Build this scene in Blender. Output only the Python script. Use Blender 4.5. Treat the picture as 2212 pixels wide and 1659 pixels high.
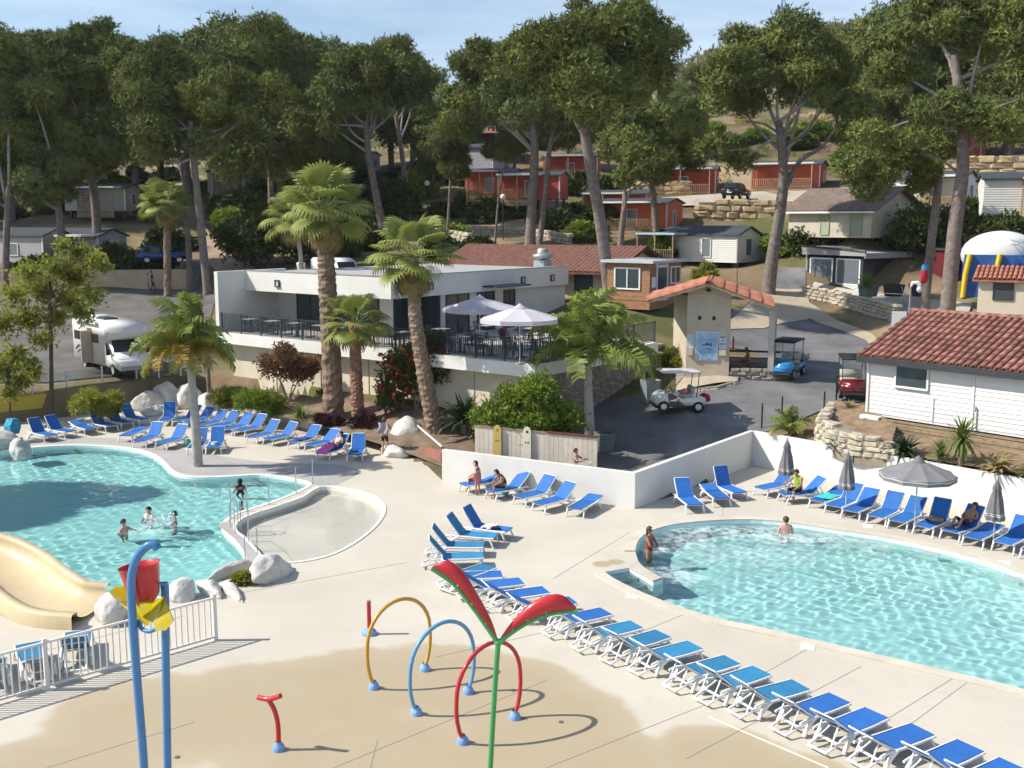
import bpy, bmesh, math, random
import numpy as np
from mathutils import Vector, Matrix
from mathutils.geometry import tessellate_polygon
random.seed(7); RNG = np.random.default_rng(7)
R = math.radians; PI = math.pi
for o in list(bpy.data.objects): bpy.data.objects.remove(o, do_unlink=True)
SC = bpy.context.scene; COL = SC.collection

# ------------------------------------------------------------------ camera, sky, sun, exposure
FPX, CX, CY, CAMZ, TILT = 2280.0, 1106.0, 829.5, 10.5, R(8.85)
cam = bpy.data.cameras.new('camera'); cam.sensor_width = 36; cam.lens = 36*FPX/2212
cam.clip_start = .1; cam.clip_end = 4000
camo = bpy.data.objects.new('camera', cam); COL.objects.link(camo)
camo.location = (0, 0, CAMZ); camo.rotation_euler = (PI/2-TILT, 0, 0); SC.camera = camo
SUN_EL, SUN_AZ = R(43), R(-92)            # azimuth clockwise from +Y: the sun stands to the left
world = bpy.data.worlds.new('World'); SC.world = world; world.use_nodes = True
wn, wl = world.node_tree.nodes, world.node_tree.links
for n in list(wn): wn.remove(n)
wout = wn.new('ShaderNodeOutputWorld'); bg = wn.new('ShaderNodeBackground'); bg.inputs[1].default_value = .125
sky = wn.new('ShaderNodeTexSky'); sky.sky_type = 'NISHITA'; sky.sun_disc = False
sky.sun_elevation = SUN_EL; sky.sun_rotation = SUN_AZ; sky.altitude = 50; sky.air_density = 1.0; sky.dust_density = .6; sky.ozone_density = 1.6
wtc = wn.new('ShaderNodeTexCoord'); wmp = wn.new('ShaderNodeMapping'); wmp.inputs['Scale'].default_value = (1.2, 3, 9)
wno = wn.new('ShaderNodeTexNoise'); wno.inputs['Scale'].default_value = 1.6; wno.inputs['Detail'].default_value = 6; wno.inputs['Roughness'].default_value = .6
wrp = wn.new('ShaderNodeValToRGB'); wrp.color_ramp.elements[0].position = .42; wrp.color_ramp.elements[1].position = .78
wrp.color_ramp.elements[0].color = (0, 0, 0, 1); wrp.color_ramp.elements[1].color = (.42, .42, .42, 1)
wmx = wn.new('ShaderNodeMix'); wmx.data_type = 'RGBA'; wmx.inputs[7].default_value = (8.2, 9.0, 10.2, 1)
wl.new(wtc.outputs['Generated'], wmp.inputs[0]); wl.new(wmp.outputs[0], wno.inputs['Vector']); wl.new(wno.outputs['Fac'], wrp.inputs[0])
wl.new(wrp.outputs[0], wmx.inputs[0]); wl.new(sky.outputs[0], wmx.inputs[6]); wl.new(wmx.outputs[2], bg.inputs[0]); wl.new(bg.outputs[0], wout.inputs[0])
sun = bpy.data.lights.new('sun', 'SUN'); sun.energy = 5.0; sun.angle = R(.53); sun.color = (1, .94, .84)
suno = bpy.data.objects.new('sun', sun); COL.objects.link(suno)
SUNV = Vector((math.sin(SUN_AZ)*math.cos(SUN_EL), math.cos(SUN_AZ)*math.cos(SUN_EL), math.sin(SUN_EL)))
suno.rotation_euler = SUNV.to_track_quat('Z', 'Y').to_euler(); suno.location = (-30, 20, 40)
SC.view_settings.view_transform = 'Standard'; SC.view_settings.look = 'None'; SC.view_settings.exposure = .3; SC.view_settings.gamma = 1
SC.render.engine = 'CYCLES'; SC.cycles.use_denoising = True; SC.cycles.use_adaptive_sampling = True; SC.cycles.adaptive_threshold = .05
SC.cycles.max_bounces = 5; SC.cycles.diffuse_bounces = 2; SC.cycles.glossy_bounces = 2; SC.cycles.transmission_bounces = 4; SC.cycles.transparent_max_bounces = 8
SC.cycles.caustics_reflective = False; SC.cycles.caustics_refractive = True

# ------------------------------------------------------------------ sight lines: where a measured point of the picture stands
def ray(x, y):
    a = (x-CX)/FPX; b = -(y-CY)/FPX
    return Vector((a, math.cos(TILT)+b*math.sin(TILT), -math.sin(TILT)+b*math.cos(TILT)))
def P(x, y, z=0.0):
    d = ray(x, y); t = (z-CAMZ)/d.z
    return Vector((d.x*t, d.y*t, z))
def D(x, y, Y):
    d = ray(x, y); t = Y/d.y
    return Vector((d.x*t, Y, CAMZ+d.z*t))

# ------------------------------------------------------------------ materials
MATS = {}
def mat(name, col, rough=.75, var=.12, scale=2.0, bump=0.0, bscale=25.0, metal=0.0, spec=.3, detail=5, alpha=None, coat=0.0, tint=False, sss=0, transl=0.0, world_co=False, dark=None, emit=None, rnd=(.9, 1.08)):
    if name in MATS: return MATS[name]
    m = bpy.data.materials.new(name); m.use_nodes = True; nt = m.node_tree; N, L = nt.nodes, nt.links
    b = N['Principled BSDF']; b.inputs['Roughness'].default_value = rough; b.inputs['Metallic'].default_value = metal
    b.inputs['Specular IOR Level'].default_value = spec
    if coat: b.inputs['Coat Weight'].default_value = coat; b.inputs['Coat Roughness'].default_value = .08
    co = None
    if world_co: g = N.new('ShaderNodeNewGeometry'); co = g.outputs['Position']
    else: g = N.new('ShaderNodeTexCoord'); co = g.outputs['Object']
    c = (*col, 1)
    if var > 0:
        no = N.new('ShaderNodeTexNoise'); no.inputs['Scale'].default_value = scale; no.inputs['Detail'].default_value = detail; no.inputs['Roughness'].default_value = .62
        L.new(co, no.inputs['Vector'])
        rp = N.new('ShaderNodeValToRGB'); rp.color_ramp.elements[0].position = .3; rp.color_ramp.elements[1].position = .7
        lo = dark or tuple(v*(1-var) for v in col)
        rp.color_ramp.elements[0].color = (*lo, 1); rp.color_ramp.elements[1].color = (*[min(1, v*(1+var)) for v in col], 1)
        L.new(no.outputs['Fac'], rp.inputs[0]); out = rp.outputs[0]
    else:
        rgb = N.new('ShaderNodeRGB'); rgb.outputs[0].default_value = c; out = rgb.outputs[0]
    if tint:
        at = N.new('ShaderNodeAttribute'); at.attribute_name = 'tint'
        mm = N.new('ShaderNodeMix'); mm.data_type = 'RGBA'; mm.blend_type = 'MULTIPLY'; mm.inputs[0].default_value = 1
        L.new(out, mm.inputs[6]); L.new(at.outputs['Color'], mm.inputs[7]); out = mm.outputs[2]
    else:
        oi = N.new('ShaderNodeObjectInfo'); hv = N.new('ShaderNodeHueSaturation')     # alike pieces differ a little
        mr = N.new('ShaderNodeMapRange'); mr.inputs[3].default_value = rnd[0]; mr.inputs[4].default_value = rnd[1]
        L.new(oi.outputs['Random'], mr.inputs[0]); L.new(mr.outputs[0], hv.inputs['Value']); hv.inputs['Hue'].default_value = .5; L.new(out, hv.inputs['Color']); out = hv.outputs[0]
    L.new(out, b.inputs['Base Color'])
    if bump > 0:
        n2 = N.new('ShaderNodeTexNoise'); n2.inputs['Scale'].default_value = bscale; n2.inputs['Detail'].default_value = 4
        L.new(co, n2.inputs['Vector']); bp = N.new('ShaderNodeBump'); bp.inputs['Strength'].default_value = bump; bp.inputs['Distance'].default_value = .05
        L.new(n2.outputs['Fac'], bp.inputs['Height']); L.new(bp.outputs[0], b.inputs['Normal'])
    if transl:
        tr = N.new('ShaderNodeBsdfTranslucent'); L.new(out, tr.inputs[0]); mx = N.new('ShaderNodeMixShader'); mx.inputs[0].default_value = transl
        L.new(b.outputs[0], mx.inputs[1]); L.new(tr.outputs[0], mx.inputs[2]); L.new(mx.outputs[0], N['Material Output'].inputs[0])
    if alpha is not None:
        b.inputs['Alpha'].default_value = alpha
    m['n_out'] = out.name if False else ''
    MATS[name] = m; return m
def glass(name, col=(.05, .07, .08), rough=.06, spec=.6): return mat(name, col, rough, 0, spec=spec)

# ------------------------------------------------------------------ mesh helpers
class MB:
    def __init__(s): s.v = []; s.f = []; s.sm = []
    def add(s, vs, fs, smooth=False):
        k = len(s.v); s.v += [tuple(v) for v in vs]; s.f += [tuple(k+i for i in f) for f in fs]; s.sm += [smooth]*len(fs); return s
    def box(s, c, d, rz=0, M=None):
        hx, hy, hz = d[0]/2, d[1]/2, d[2]/2
        vs = [Vector((x, y, z)) for z in (-hz, hz) for x, y in ((-hx, -hy), (hx, -hy), (hx, hy), (-hx, hy))]
        if M is None: M = Matrix.Rotation(rz, 3, 'Z')
        return s.add([M@v+Vector(c) for v in vs], [(3, 2, 1, 0), (4, 5, 6, 7), (0, 1, 5, 4), (1, 2, 6, 5), (2, 3, 7, 6), (3, 0, 4, 7)])
    def bar(s, a, b, w, h=None):
        a, b = Vector(a), Vector(b); d = b-a
        q = d.to_track_quat('X', 'Z').to_matrix()
        return s.box((a+b)/2, (d.length, w, h or w), M=q)
    def tube(s, pts, r, n=8, cap=True, closed=False, flat=1.0):
        pts = [Vector(p) for p in pts]; k = len(pts); rs = r if isinstance(r, (list, tuple)) else [r]*k
        vs, fs = [], []; up = None
        for i, p in enumerate(pts):
            if closed: t = pts[(i+1) % k]-pts[i-1]
            else: t = pts[min(i+1, k-1)]-pts[max(i-1, 0)]
            t.normalize()
            if up is None: up = t.orthogonal().normalized()
            up = (up-t*up.dot(t))
            up = up.normalized() if up.length > 1e-6 else t.orthogonal().normalized()
            w = t.cross(up)
            for j in range(n):
                a = 2*PI*j/n; vs.append(p+(up*math.cos(a)+w*math.sin(a)*flat)*rs[i])
        m = k if closed else k-1
        for i in range(m):
            for j in range(n):
                i2 = (i+1) % k; fs.append((i*n+j, i*n+(j+1) % n, i2*n+(j+1) % n, i2*n+j))
        s.add(vs, fs, True)
        if cap and not closed: s.add(vs[:n], [tuple(range(n))[::-1]]); s.add(vs[-n:], [tuple(range(n))])
        return s
    def cyl(s, c, r, h, n=12, r2=None): return s.tube([c, (c[0], c[1], c[2]+h)], [r, r if r2 is None else r2], n)
    def lathe(s, prof, n=16, c=(0, 0, 0), M=None):
        vs, fs = [], []
        for r, z in prof:
            for j in range(n):
                v = Vector((r*math.cos(2*PI*j/n), r*math.sin(2*PI*j/n), z))
                vs.append((M@v if M else v)+Vector(c))
        for i in range(len(prof)-1):
            for j in range(n): fs.append((i*n+j, i*n+(j+1) % n, (i+1)*n+(j+1) % n, (i+1)*n+j))
        return s.add(vs, fs, True)
    def prism(s, poly, z0, z1):
        n = len(poly); vs = [(p[0], p[1], z0) for p in poly]+[(p[0], p[1], z1) for p in poly]
        tr = [tuple(t) for t in tessellate_polygon([[Vector((p[0], p[1], 0)) for p in poly]])]
        fs = []
        for t in tr:
            a, b, c = [Vector(poly[i][:2]).to_3d() for i in t]
            if (b-a).cross(c-a).z < 0: t = t[::-1]
            fs += [tuple(i+n for i in t), t[::-1]]
        area = sum(poly[i][0]*poly[(i+1) % n][1]-poly[(i+1) % n][0]*poly[i][1] for i in range(n))
        for i in range(n):
            j = (i+1) % n; fs.append((i, j, j+n, i+n) if area > 0 else (j, i, i+n, j+n))
        return s.add(vs, fs)
    def plate(s, poly, o, u, v, t):
        """outline in the plane o + u,v with thickness t along its normal"""
        o, u, v = Vector(o), Vector(u), Vector(v); w = u.cross(v).normalized(); n = len(poly)
        A = [o+u*p[0]+v*p[1]-w*t/2 for p in poly]; B = [a+w*t for a in A]
        tr = [tuple(q) for q in tessellate_polygon([[Vector((p[0], p[1], 0)) for p in poly]])]; fs = []
        for q in tr:
            a, b, c = [Vector((*poly[i], 0)) for i in q]
            if (b-a).cross(c-a).z < 0: q = q[::-1]
            fs += [tuple(i+n for i in q), q[::-1]]
        area = sum(poly[i][0]*poly[(i+1) % n][1]-poly[(i+1) % n][0]*poly[i][1] for i in range(n))
        for i in range(n):
            j = (i+1) % n; fs.append((i, j, j+n, i+n) if area > 0 else (j, i, i+n, j+n))
        return s.add(A+B, fs)
    def ell(s, c, r, n=10, k=6, M=None):
        return s.lathe([(max(.001, math.sin(PI*i/k))*1.0, -math.cos(PI*i/k)) for i in range(k+1)], n, (0, 0, 0)) if False else s._ell(c, r, n, k, M)
    def _ell(s, c, r, n, k, M):
        vs, fs = [], []
        for i in range(k+1):
            for j in range(n):
                q = max(.02, math.sin(PI*i/k)); v = Vector((r[0]*q*math.cos(2*PI*j/n), r[1]*q*math.sin(2*PI*j/n), -r[2]*math.cos(PI*i/k)))
                vs.append((M@v if M else v)+Vector(c))
        for i in range(k):
            for j in range(n): fs.append((i*n+j, i*n+(j+1) % n, (i+1)*n+(j+1) % n, (i+1)*n+j))
        fs.append(tuple(range(n))[::-1]); fs.append(tuple(k*n+j for j in range(n)))
        return s.add(vs, fs, True)
    def mesh(s, name, m):
        me = bpy.data.meshes.new(name); me.from_pydata(s.v, [], s.f)
        me.polygons.foreach_set('use_smooth', s.sm); me.materials.append(m); me.update(); return me
    def build(s, name, m, parent=None, loc=(0, 0, 0), rz=0): return put(name, s.mesh(name, m), parent, loc, (0, 0, rz))
def put(name, me, parent=None, loc=(0, 0, 0), rot=(0, 0, 0), scale=(1, 1, 1)):
    o = bpy.data.objects.new(name, me); COL.objects.link(o); o.location = loc; o.rotation_euler = rot; o.scale = scale
    if parent is not None: o.parent = parent
    return o
def tag(o, label=None, cat=None, group=None, kind=None):
    if label: o['label'] = label
    if cat: o['category'] = cat
    if group: o['group'] = group
    if kind: o['kind'] = kind
    return o
def thing(name, label, cat, loc=(0, 0, 0), rz=0, group=None):
    o = bpy.data.objects.new(name, None); o.empty_display_size = .2; COL.objects.link(o); o.location = loc; o.rotation_euler = (0, 0, rz)
    return tag(o, label, cat, group)
def copy_tree(o, parent=None):
    c = o.copy(); COL.objects.link(c); c.parent = parent
    for ch in [x for x in o.children]: copy_tree(ch, c)
    return c
def dup(o, label, loc, rz=None, sc=None):
    c = copy_tree(o); c['label'] = label; c.location = loc
    if rz is not None: c.rotation_euler = (0, 0, rz)
    if sc is not None: c.scale = (sc, sc, sc)
    return c
def npmesh(name, V, F, m, smooth=False, tint=None):
    """numpy verts (n,3), faces (k,3|4)"""
    me = bpy.data.meshes.new(name); n, k = len(V), len(F); w = F.shape[1]
    me.vertices.add(n); me.vertices.foreach_set('co', np.ascontiguousarray(V, dtype=np.float32).ravel())
    me.loops.add(k*w); me.loops.foreach_set('vertex_index', np.ascontiguousarray(F, dtype=np.int32).ravel())
    me.polygons.add(k); me.polygons.foreach_set('loop_start', np.arange(0, k*w, w, dtype=np.int32))
    if smooth: me.polygons.foreach_set('use_smooth', np.ones(k, dtype=bool))
    if tint is not None:
        a = me.color_attributes.new('tint', 'FLOAT_COLOR', 'POINT'); c = np.ones((n, 4), dtype=np.float32); c[:, :3] = tint; a.data.foreach_set('color', c.ravel())
    me.materials.append(m); me.update(calc_edges=True); return me
def smooth_poly(pts, n=4, closed=True):
    """Catmull-Rom through the points"""
    pts = [Vector(p) for p in pts]; k = len(pts); out = []
    for i in range(k if closed else k-1):
        g = lambda j: pts[j % k] if closed else pts[max(0, min(k-1, j))]
        p0, p1, p2, p3 = g(i-1), g(i), g(i+1), g(i+2)
        for q in range(n):
            t = q/n; out.append(.5*((2*p1)+(p2-p0)*t+(2*p0-5*p1+4*p2-p3)*t*t+(3*p1-p0-3*p2+p3)*t**3))
    if not closed: out.append(pts[-1])
    return out
def inside(p, poly):
    x, y = p[0], p[1]; r = False; j = len(poly)-1
    for i in range(len(poly)):
        xi, yi, xj, yj = poly[i][0], poly[i][1], poly[j][0], poly[j][1]
        if (yi > y) != (yj > y) and x < (xj-xi)*(y-yi)/(yj-yi)+xi: r = not r
        j = i
    return r

# ------------------------------------------------------------------ terrain
# measured ground points: (picture x, picture y, height) on known levels, then (picture x, picture y, distance)
CP = [P(*q) for q in [(0, 852, 1.35), (-200, 870, 1.3), (170, 846, 1.35), (300, 826, 1.4), (420, 806, 1.5), (210, 800, 1.9), (60, 760, 2.3), (-200, 760, 2.3), (250, 700, 3.3), (0, 690, 3.4), (250, 650, 4.3), (420, 640, 4.4), (450, 700, 3.2),
    (520, 838, 1.4), (640, 850, 1.5), (760, 862, 1.5), (850, 872, 1.6), (930, 885, 1.5), (1000, 905, 1.2), (500, 872, .7), (640, 890, .7), (760, 912, .7), (850, 932, .7), (930, 945, .6), (1050, 965, .2), (1130, 980, .1), (1300, 1000, .15), (1450, 975, .5), (1300, 900, 1.2), (1350, 870, 1.6), (1465, 890, 1.7), (1600, 870, 1.9), (1700, 820, 2.6), (1550, 815, 2.75), (1840, 850, 2.3), (1640, 935, 1.1), (1700, 945, 1.3), (1780, 960, 1.4), (1770, 890, 2.0),
    (2000, 1005, 1.4), (2212, 1055, 1.4), (1900, 940, 1.75), (2050, 960, 1.75), (2260, 1000, 1.75), (2400, 900, 2.6), (1950, 850, 2.6), (1750, 700, 3.8), (1650, 760, 3.1), (1900, 740, 3.3), (1500, 740, 3.5), (1650, 650, 5.1), (1740, 640, 5.1), (1700, 590, 6.6), (1900, 690, 4.0), (1780, 655, 4.7), (2100, 740, 3.6), (2300, 760, 3.4)]]
CP += [D(*q) for q in [(1950, 640, 72), (2060, 668, 64), (2212, 660, 66), (1440, 645, 66), (1330, 650, 66), (1200, 610, 78), (1000, 590, 80), (750, 600, 80), (600, 610, 80), (1560, 580, 85), (1700, 560, 85), (1450, 545, 90), (1850, 505, 78), (2050, 465, 84), (2212, 470, 82), (1750, 520, 84),
    (1470, 505, 98), (1620, 490, 101), (1350, 540, 96), (1620, 436, 107), (1780, 436, 106), (1450, 425, 116), (1700, 395, 120), (1900, 400, 112), (2100, 385, 110), (2212, 375, 112),
    (1540, 320, 150), (1700, 300, 150), (1560, 255, 180), (1800, 250, 170), (2100, 300, 150),
    (290, 624, 86.8), (100, 624, 86.8), (-200, 624, 88), (75, 578, 90), (300, 575, 92), (440, 520, 110), (600, 540, 100), (430, 440, 140), (200, 470, 112), (520, 412, 130), (700, 470, 118), (900, 500, 110), (1050, 490, 108), (1150, 520, 100), (1200, 470, 112), (1090, 408, 130), (1230, 400, 132), (1080, 335, 155), (900, 400, 140), (700, 380, 150)]]
CP += [Vector(q) for q in [(-150, 150, 13), (150, 150, 32), (-200, 450, 30), (0, 450, 46), (95, 450, 77), (130, 450, 84), (260, 450, 100), (-400, 900, 30), (400, 900, 120), (0, 900, 60), (-100, 20, 0), (-60, 60, 1.5), (-70, 90, 5), (100, 20, 3), (60, 60, 6), (75, 90, 12), (0, -60, -1), (-100, -60, 0), (100, -60, 1), (40, 30, 1.6), (-30, 30, 0), (-35, 50, .5)]]
_c = np.array([[p.x, p.y] for p in CP]); _z = np.array([p.z for p in CP])
_A = np.sqrt(((_c[:, None]-_c[None])**2).sum(-1)); _n = len(_c)
_M = np.zeros((_n+3, _n+3)); _M[:_n, :_n] = _A+np.eye(_n)*-.8; _M[:_n, _n:] = np.c_[_c, np.ones(_n)]; _M[_n:, :_n] = _M[:_n, _n:].T
_w = np.linalg.solve(_M, np.r_[_z, 0, 0, 0])
def hgt(x, y):
    r = np.sqrt((x-_c[:, 0])**2+(y-_c[:, 1])**2)
    return float(r@_w[:_n]+_w[_n]*x+_w[_n+1]*y+_w[_n+2])
def hgts(X, Y):
    out = np.zeros(X.shape)
    for i in range(_n): out += _w[i]*np.sqrt((X-_c[i, 0])**2+(Y-_c[i, 1])**2)
    return out+_w[_n]*X+_w[_n+1]*Y+_w[_n+2]
def T(x, y, near=38.0):
    """the ground point seen at picture x, y"""
    d = ray(x, y); t = near
    while t < 700:
        p = Vector((0, 0, CAMZ))+d*t
        if p.z < hgt(p.x, p.y): break
        t += .5
    for _ in range(12):
        t -= .05
        if (CAMZ+d.z*t) > hgt(d.x*t, d.y*t): break
    p = Vector((0, 0, CAMZ))+d*t; return Vector((p.x, p.y, hgt(p.x, p.y)))
def G(x, Y):
    """ground point at picture column x, distance Y"""
    X = (x-CX)/FPX*Y*1.0; p = Vector((X, Y, hgt(X, Y)))
    d = ray(x, 600); X = d.x/d.y*Y; return Vector((X, Y, hgt(X, Y)))
# ------------------------------------------------------------------ the setting: deck outline and pools
WA, WB, WC = P(958, 1040), P(1368, 1097), P(1622, 1003)
_d = (P(2212, 1034, 1.5)-P(1621, 929, 1.5)); _d.z = 0; _d.normalize(); WD = WC+_d*26
DECK = [Vector((-46, -16, 0)), Vector((46, -16, 0)), Vector((46, WD.y-6, 0)), WD, WC, WB, WA] + [P(*q) for q in [(905, 990), (850, 975), (800, 955), (740, 938), (690, 922), (640, 900), (560, 886), (480, 880), (400, 872), (300, 882), (150, 900), (0, 916), (-300, 938)]] + [Vector((-46, 52, 0))]
LP = smooth_poly([P(*q) for q in [(-330, 995), (-120, 983), (0, 974), (100, 965), (180, 963), (260, 968), (320, 980), (350, 1000), (367, 1018), (395, 1029), (440, 1032), (500, 1030), (560, 1027), (620, 1034), (665, 1045), (640, 1062), (580, 1086), (520, 1105), (487, 1122), (478, 1136), (484, 1152), (505, 1172), (524, 1195), (530, 1225), (490, 1252), (430, 1282), (340, 1290), (230, 1290), (100, 1290), (-100, 1280), (-330, 1280)]], 4)
BP = smooth_poly([P(*q) for q in [(692, 1053), (655, 1074), (600, 1094), (540, 1114), (514, 1130), (512, 1146), (534, 1164), (556, 1188), (580, 1210), (640, 1214), (720, 1196), (790, 1154), (826, 1112), (822, 1086), (790, 1067), (740, 1056)]], 4)
_r1 = smooth_poly([P(*q) for q in [(1372, 1192), (1378, 1172), (1400, 1152), (1450, 1136), (1530, 1127), (1620, 1124), (1700, 1130), (1800, 1145), (1900, 1160), (2000, 1180), (2100, 1206), (2212, 1243), (2320, 1285), (2380, 1340), (2400, 1420), (2370, 1500), (2300, 1516), (2212, 1492), (2073, 1458), (1906, 1419), (1767, 1387), (1654, 1360), (1562, 1341), (1491, 1321), (1419, 1295), (1370, 1274), (1330, 1254), (1303, 1236)]], 3, closed=False)
RP = _r1+[P(1359, 1226), P(1411, 1258), P(1432, 1251)]+[P(*q) for q in [(1412, 1242), (1392, 1228), (1379, 1212)]]
def ccw(poly):
    a = sum(poly[i].x*poly[(i+1) % len(poly)].y-poly[(i+1) % len(poly)].x*poly[i].y for i in range(len(poly)))
    return poly if a > 0 else poly[::-1]
DECK, LP, BP, RP = [ccw(q) for q in (DECK, LP, BP, RP)]

# terrain sheet
def _rng(*seg):
    out = []
    for a, b, s in seg: out += list(np.arange(a, b, s))
    return np.array(out)
GX = _rng((-420, -140, 35), (-140, -60, 6), (-60, -34, 1.2), (-34, 28, .4), (28, 60, 1.2), (60, 140, 6), (140, 430, 35))
GY = _rng((-80, 20, 10), (20, 32, 1), (32, 64, .4), (64, 135, 1.1), (135, 230, 4), (230, 1000, 30))
gx, gy = np.meshgrid(GX, GY); gz = hgts(gx, gy)
def npinside(X, Y, poly):
    r = np.zeros(X.shape, bool); n = len(poly); j = n-1
    for i in range(n):
        xi, yi, xj, yj = poly[i].x, poly[i].y, poly[j].x, poly[j].y
        with np.errstate(divide='ignore', invalid='ignore'):
            c = ((yi > Y) != (yj > Y)) & (X < (xj-xi)*(Y-yi)/(yj-yi+1e-12)+xi)
        r ^= c; j = i
    return r
ins = npinside(gx, gy, DECK) | ((gy < 20) & (np.abs(gx) < 120))
gz = gz+.12*np.sin(gx*.9+gy*.35)*np.clip((gy-75)/40, 0, 1)+.25*np.sin(gx*.31-gy*.4)*np.clip((gy-100)/60, 0, 1)
_dm = np.full(gx.shape, 1e9)
for _i in range(len(DECK)):
    _a, _b = DECK[_i], DECK[(_i+1) % len(DECK)]; _dx, _dy = _b.x-_a.x, _b.y-_a.y; _t = np.clip(((gx-_a.x)*_dx+(gy-_a.y)*_dy)/(_dx*_dx+_dy*_dy), 0, 1); _dm = np.minimum(_dm, np.hypot(gx-_a.x-_t*_dx, gy-_a.y-_t*_dy))
gz[~ins & (_dm < .5) & (gz > .5) & (gy > 25)] = -.03; gz[ins] = np.where((_dm < 1.3) & (gy > 25), -.03, -2.4)[ins]
ny, nx = gx.shape; idx = np.arange(nx*ny).reshape(ny, nx)
F = np.stack([idx[:-1, :-1], idx[:-1, 1:], idx[1:, 1:], idx[1:, :-1]], -1).reshape(-1, 4)
def ground_mat():
    m = mat('ground_earth', (.17, .125, .078), .95, .35, .22, .5, 3.0, spec=.1, world_co=True)
    nt = m.node_tree; N, L = nt.nodes, nt.links; b = N['Principled BSDF']; src = b.inputs['Base Color'].links[0].from_socket
    g = N.new('ShaderNodeNewGeometry'); n1 = N.new('ShaderNodeTexNoise'); n1.inputs['Scale'].default_value = .14; n1.inputs['Detail'].default_value = 7; L.new(g.outputs['Position'], n1.inputs['Vector'])
    rp = N.new('ShaderNodeValToRGB'); rp.color_ramp.elements[0].position = .46; rp.color_ramp.elements[1].position = .56; L.new(n1.outputs['Fac'], rp.inputs[0])
    mx = N.new('ShaderNodeMix'); mx.data_type = 'RGBA'; mx.inputs[7].default_value = (.10, .11, .04, 1); L.new(rp.outputs[0], mx.inputs[0]); L.new(src, mx.inputs[6])
    n2 = N.new('ShaderNodeTexNoise'); n2.inputs['Scale'].default_value = .06; n2.inputs['Detail'].default_value = 6; L.new(g.outputs['Position'], n2.inputs['Vector'])
    r2 = N.new('ShaderNodeValToRGB'); r2.color_ramp.elements[0].position = .5; r2.color_ramp.elements[1].position = .62; L.new(n2.outputs['Fac'], r2.inputs[0])
    m2 = N.new('ShaderNodeMix'); m2.data_type = 'RGBA'; m2.inputs[7].default_value = (.34, .26, .16, 1); L.new(r2.outputs[0], m2.inputs[0]); L.new(mx.outputs[2], m2.inputs[6]); L.new(m2.outputs[2], b.inputs['Base Color'])
    return m
ground = put('ground', npmesh('ground', np.c_[gx.ravel(), gy.ravel(), gz.ravel()], F, ground_mat(), True)); tag(ground, kind='structure')

# pool deck with its wet splash area
def deck_mat():
    m = bpy.data.materials.new('deck_concrete'); m.use_nodes = True; N, L = m.node_tree.nodes, m.node_tree.links; b = N['Principled BSDF']
    g = N.new('ShaderNodeNewGeometry'); pos = g.outputs['Position']
    def noise(s, d=5, rough=.6):
        n = N.new('ShaderNodeTexNoise'); n.inputs['Scale'].default_value = s; n.inputs['Detail'].default_value = d; n.inputs['Roughness'].default_value = rough; L.new(pos, n.inputs['Vector']); return n.outputs['Fac']
    def mth(op, a, c, d=None):
        n = N.new('ShaderNodeMath'); n.operation = op
        for i, q in enumerate((a, c, d)):
            if q is None: continue
            if isinstance(q, (int, float)): n.inputs[i].default_value = q
            else: L.new(q, n.inputs[i])
        return n.outputs[0]
    def ramp(f, p0, p1, c0, c1):
        r = N.new('ShaderNodeValToRGB'); r.color_ramp.elements[0].position = p0; r.color_ramp.elements[1].position = p1; r.color_ramp.elements[0].color = (*c0, 1); r.color_ramp.elements[1].color = (*c1, 1); L.new(f, r.inputs[0]); return r.outputs[0]
    def mix(f, a, c, blend='MIX'):
        n = N.new('ShaderNodeMix'); n.data_type = 'RGBA'; n.blend_type = blend
        for s, q in ((0, f), (6, a), (7, c)):
            if isinstance(q, (int, float)): n.inputs[s].default_value = q
            elif isinstance(q, tuple): n.inputs[s].default_value = (*q, 1)
            else: L.new(q, n.inputs[s])
        return n.outputs[2]
    dry = ramp(noise(.25, 7), .3, .7, (.50, .46, .392), (.585, .545, .47))
    dry = mix(.22, dry, ramp(noise(14, 3), .3, .7, (.42, .40, .36), (.62, .60, .56)), 'OVERLAY')
    dry = mix(ramp(noise(1.1, 6, .7), .56, .74, (0, 0, 0), (.30, .30, .30)), dry, (.40, .355, .28))
    # paler band of deck round the shallow pool: the newer coating ends along a straight joint
    dist = None
    for (x, y, r) in WET:
        v = N.new('ShaderNodeVectorMath'); v.operation = 'DISTANCE'; L.new(pos, v.inputs[0]); v.inputs[1].default_value = (x, y, 0)
        q = mth('DIVIDE', v.outputs['Value'], r); dist = q if dist is None else mth('SMOOTH_MIN', dist, q, .12)
    wob = mth('MULTIPLY_ADD', noise(.8, 6), .42, -.21); dist = mth('ADD', dist, wob)
    wet = ramp(dist, .88, 1.08, (1, 1, 1), (0, 0, 0)); core = ramp(dist, .55, 1.02, (1, 1, 1), (0, 0, 0))
    wcol = mix(core, (.47, .395, .275), (.42, .34, .225))
    wcol = mix(ramp(noise(.5, 5), .35, .7, (0, 0, 0), (.5, .5, .5)), wcol, (.45, .375, .26))
    col = mix(wet, dry, wcol); L.new(col, b.inputs['Base Color'])
    L.new(ramp(wet, 0, 1, (.8, .8, .8), (.5, .5, .5)), b.inputs['Roughness']); b.inputs['Specular IOR Level'].default_value = .25
    bp = N.new('ShaderNodeBump'); bp.inputs['Strength'].default_value = .15; bp.inputs['Distance'].default_value = .02; L.new(noise(22, 4), bp.inputs['Height']); L.new(bp.outputs[0], b.inputs['Normal'])
    return m
WET = []
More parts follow.
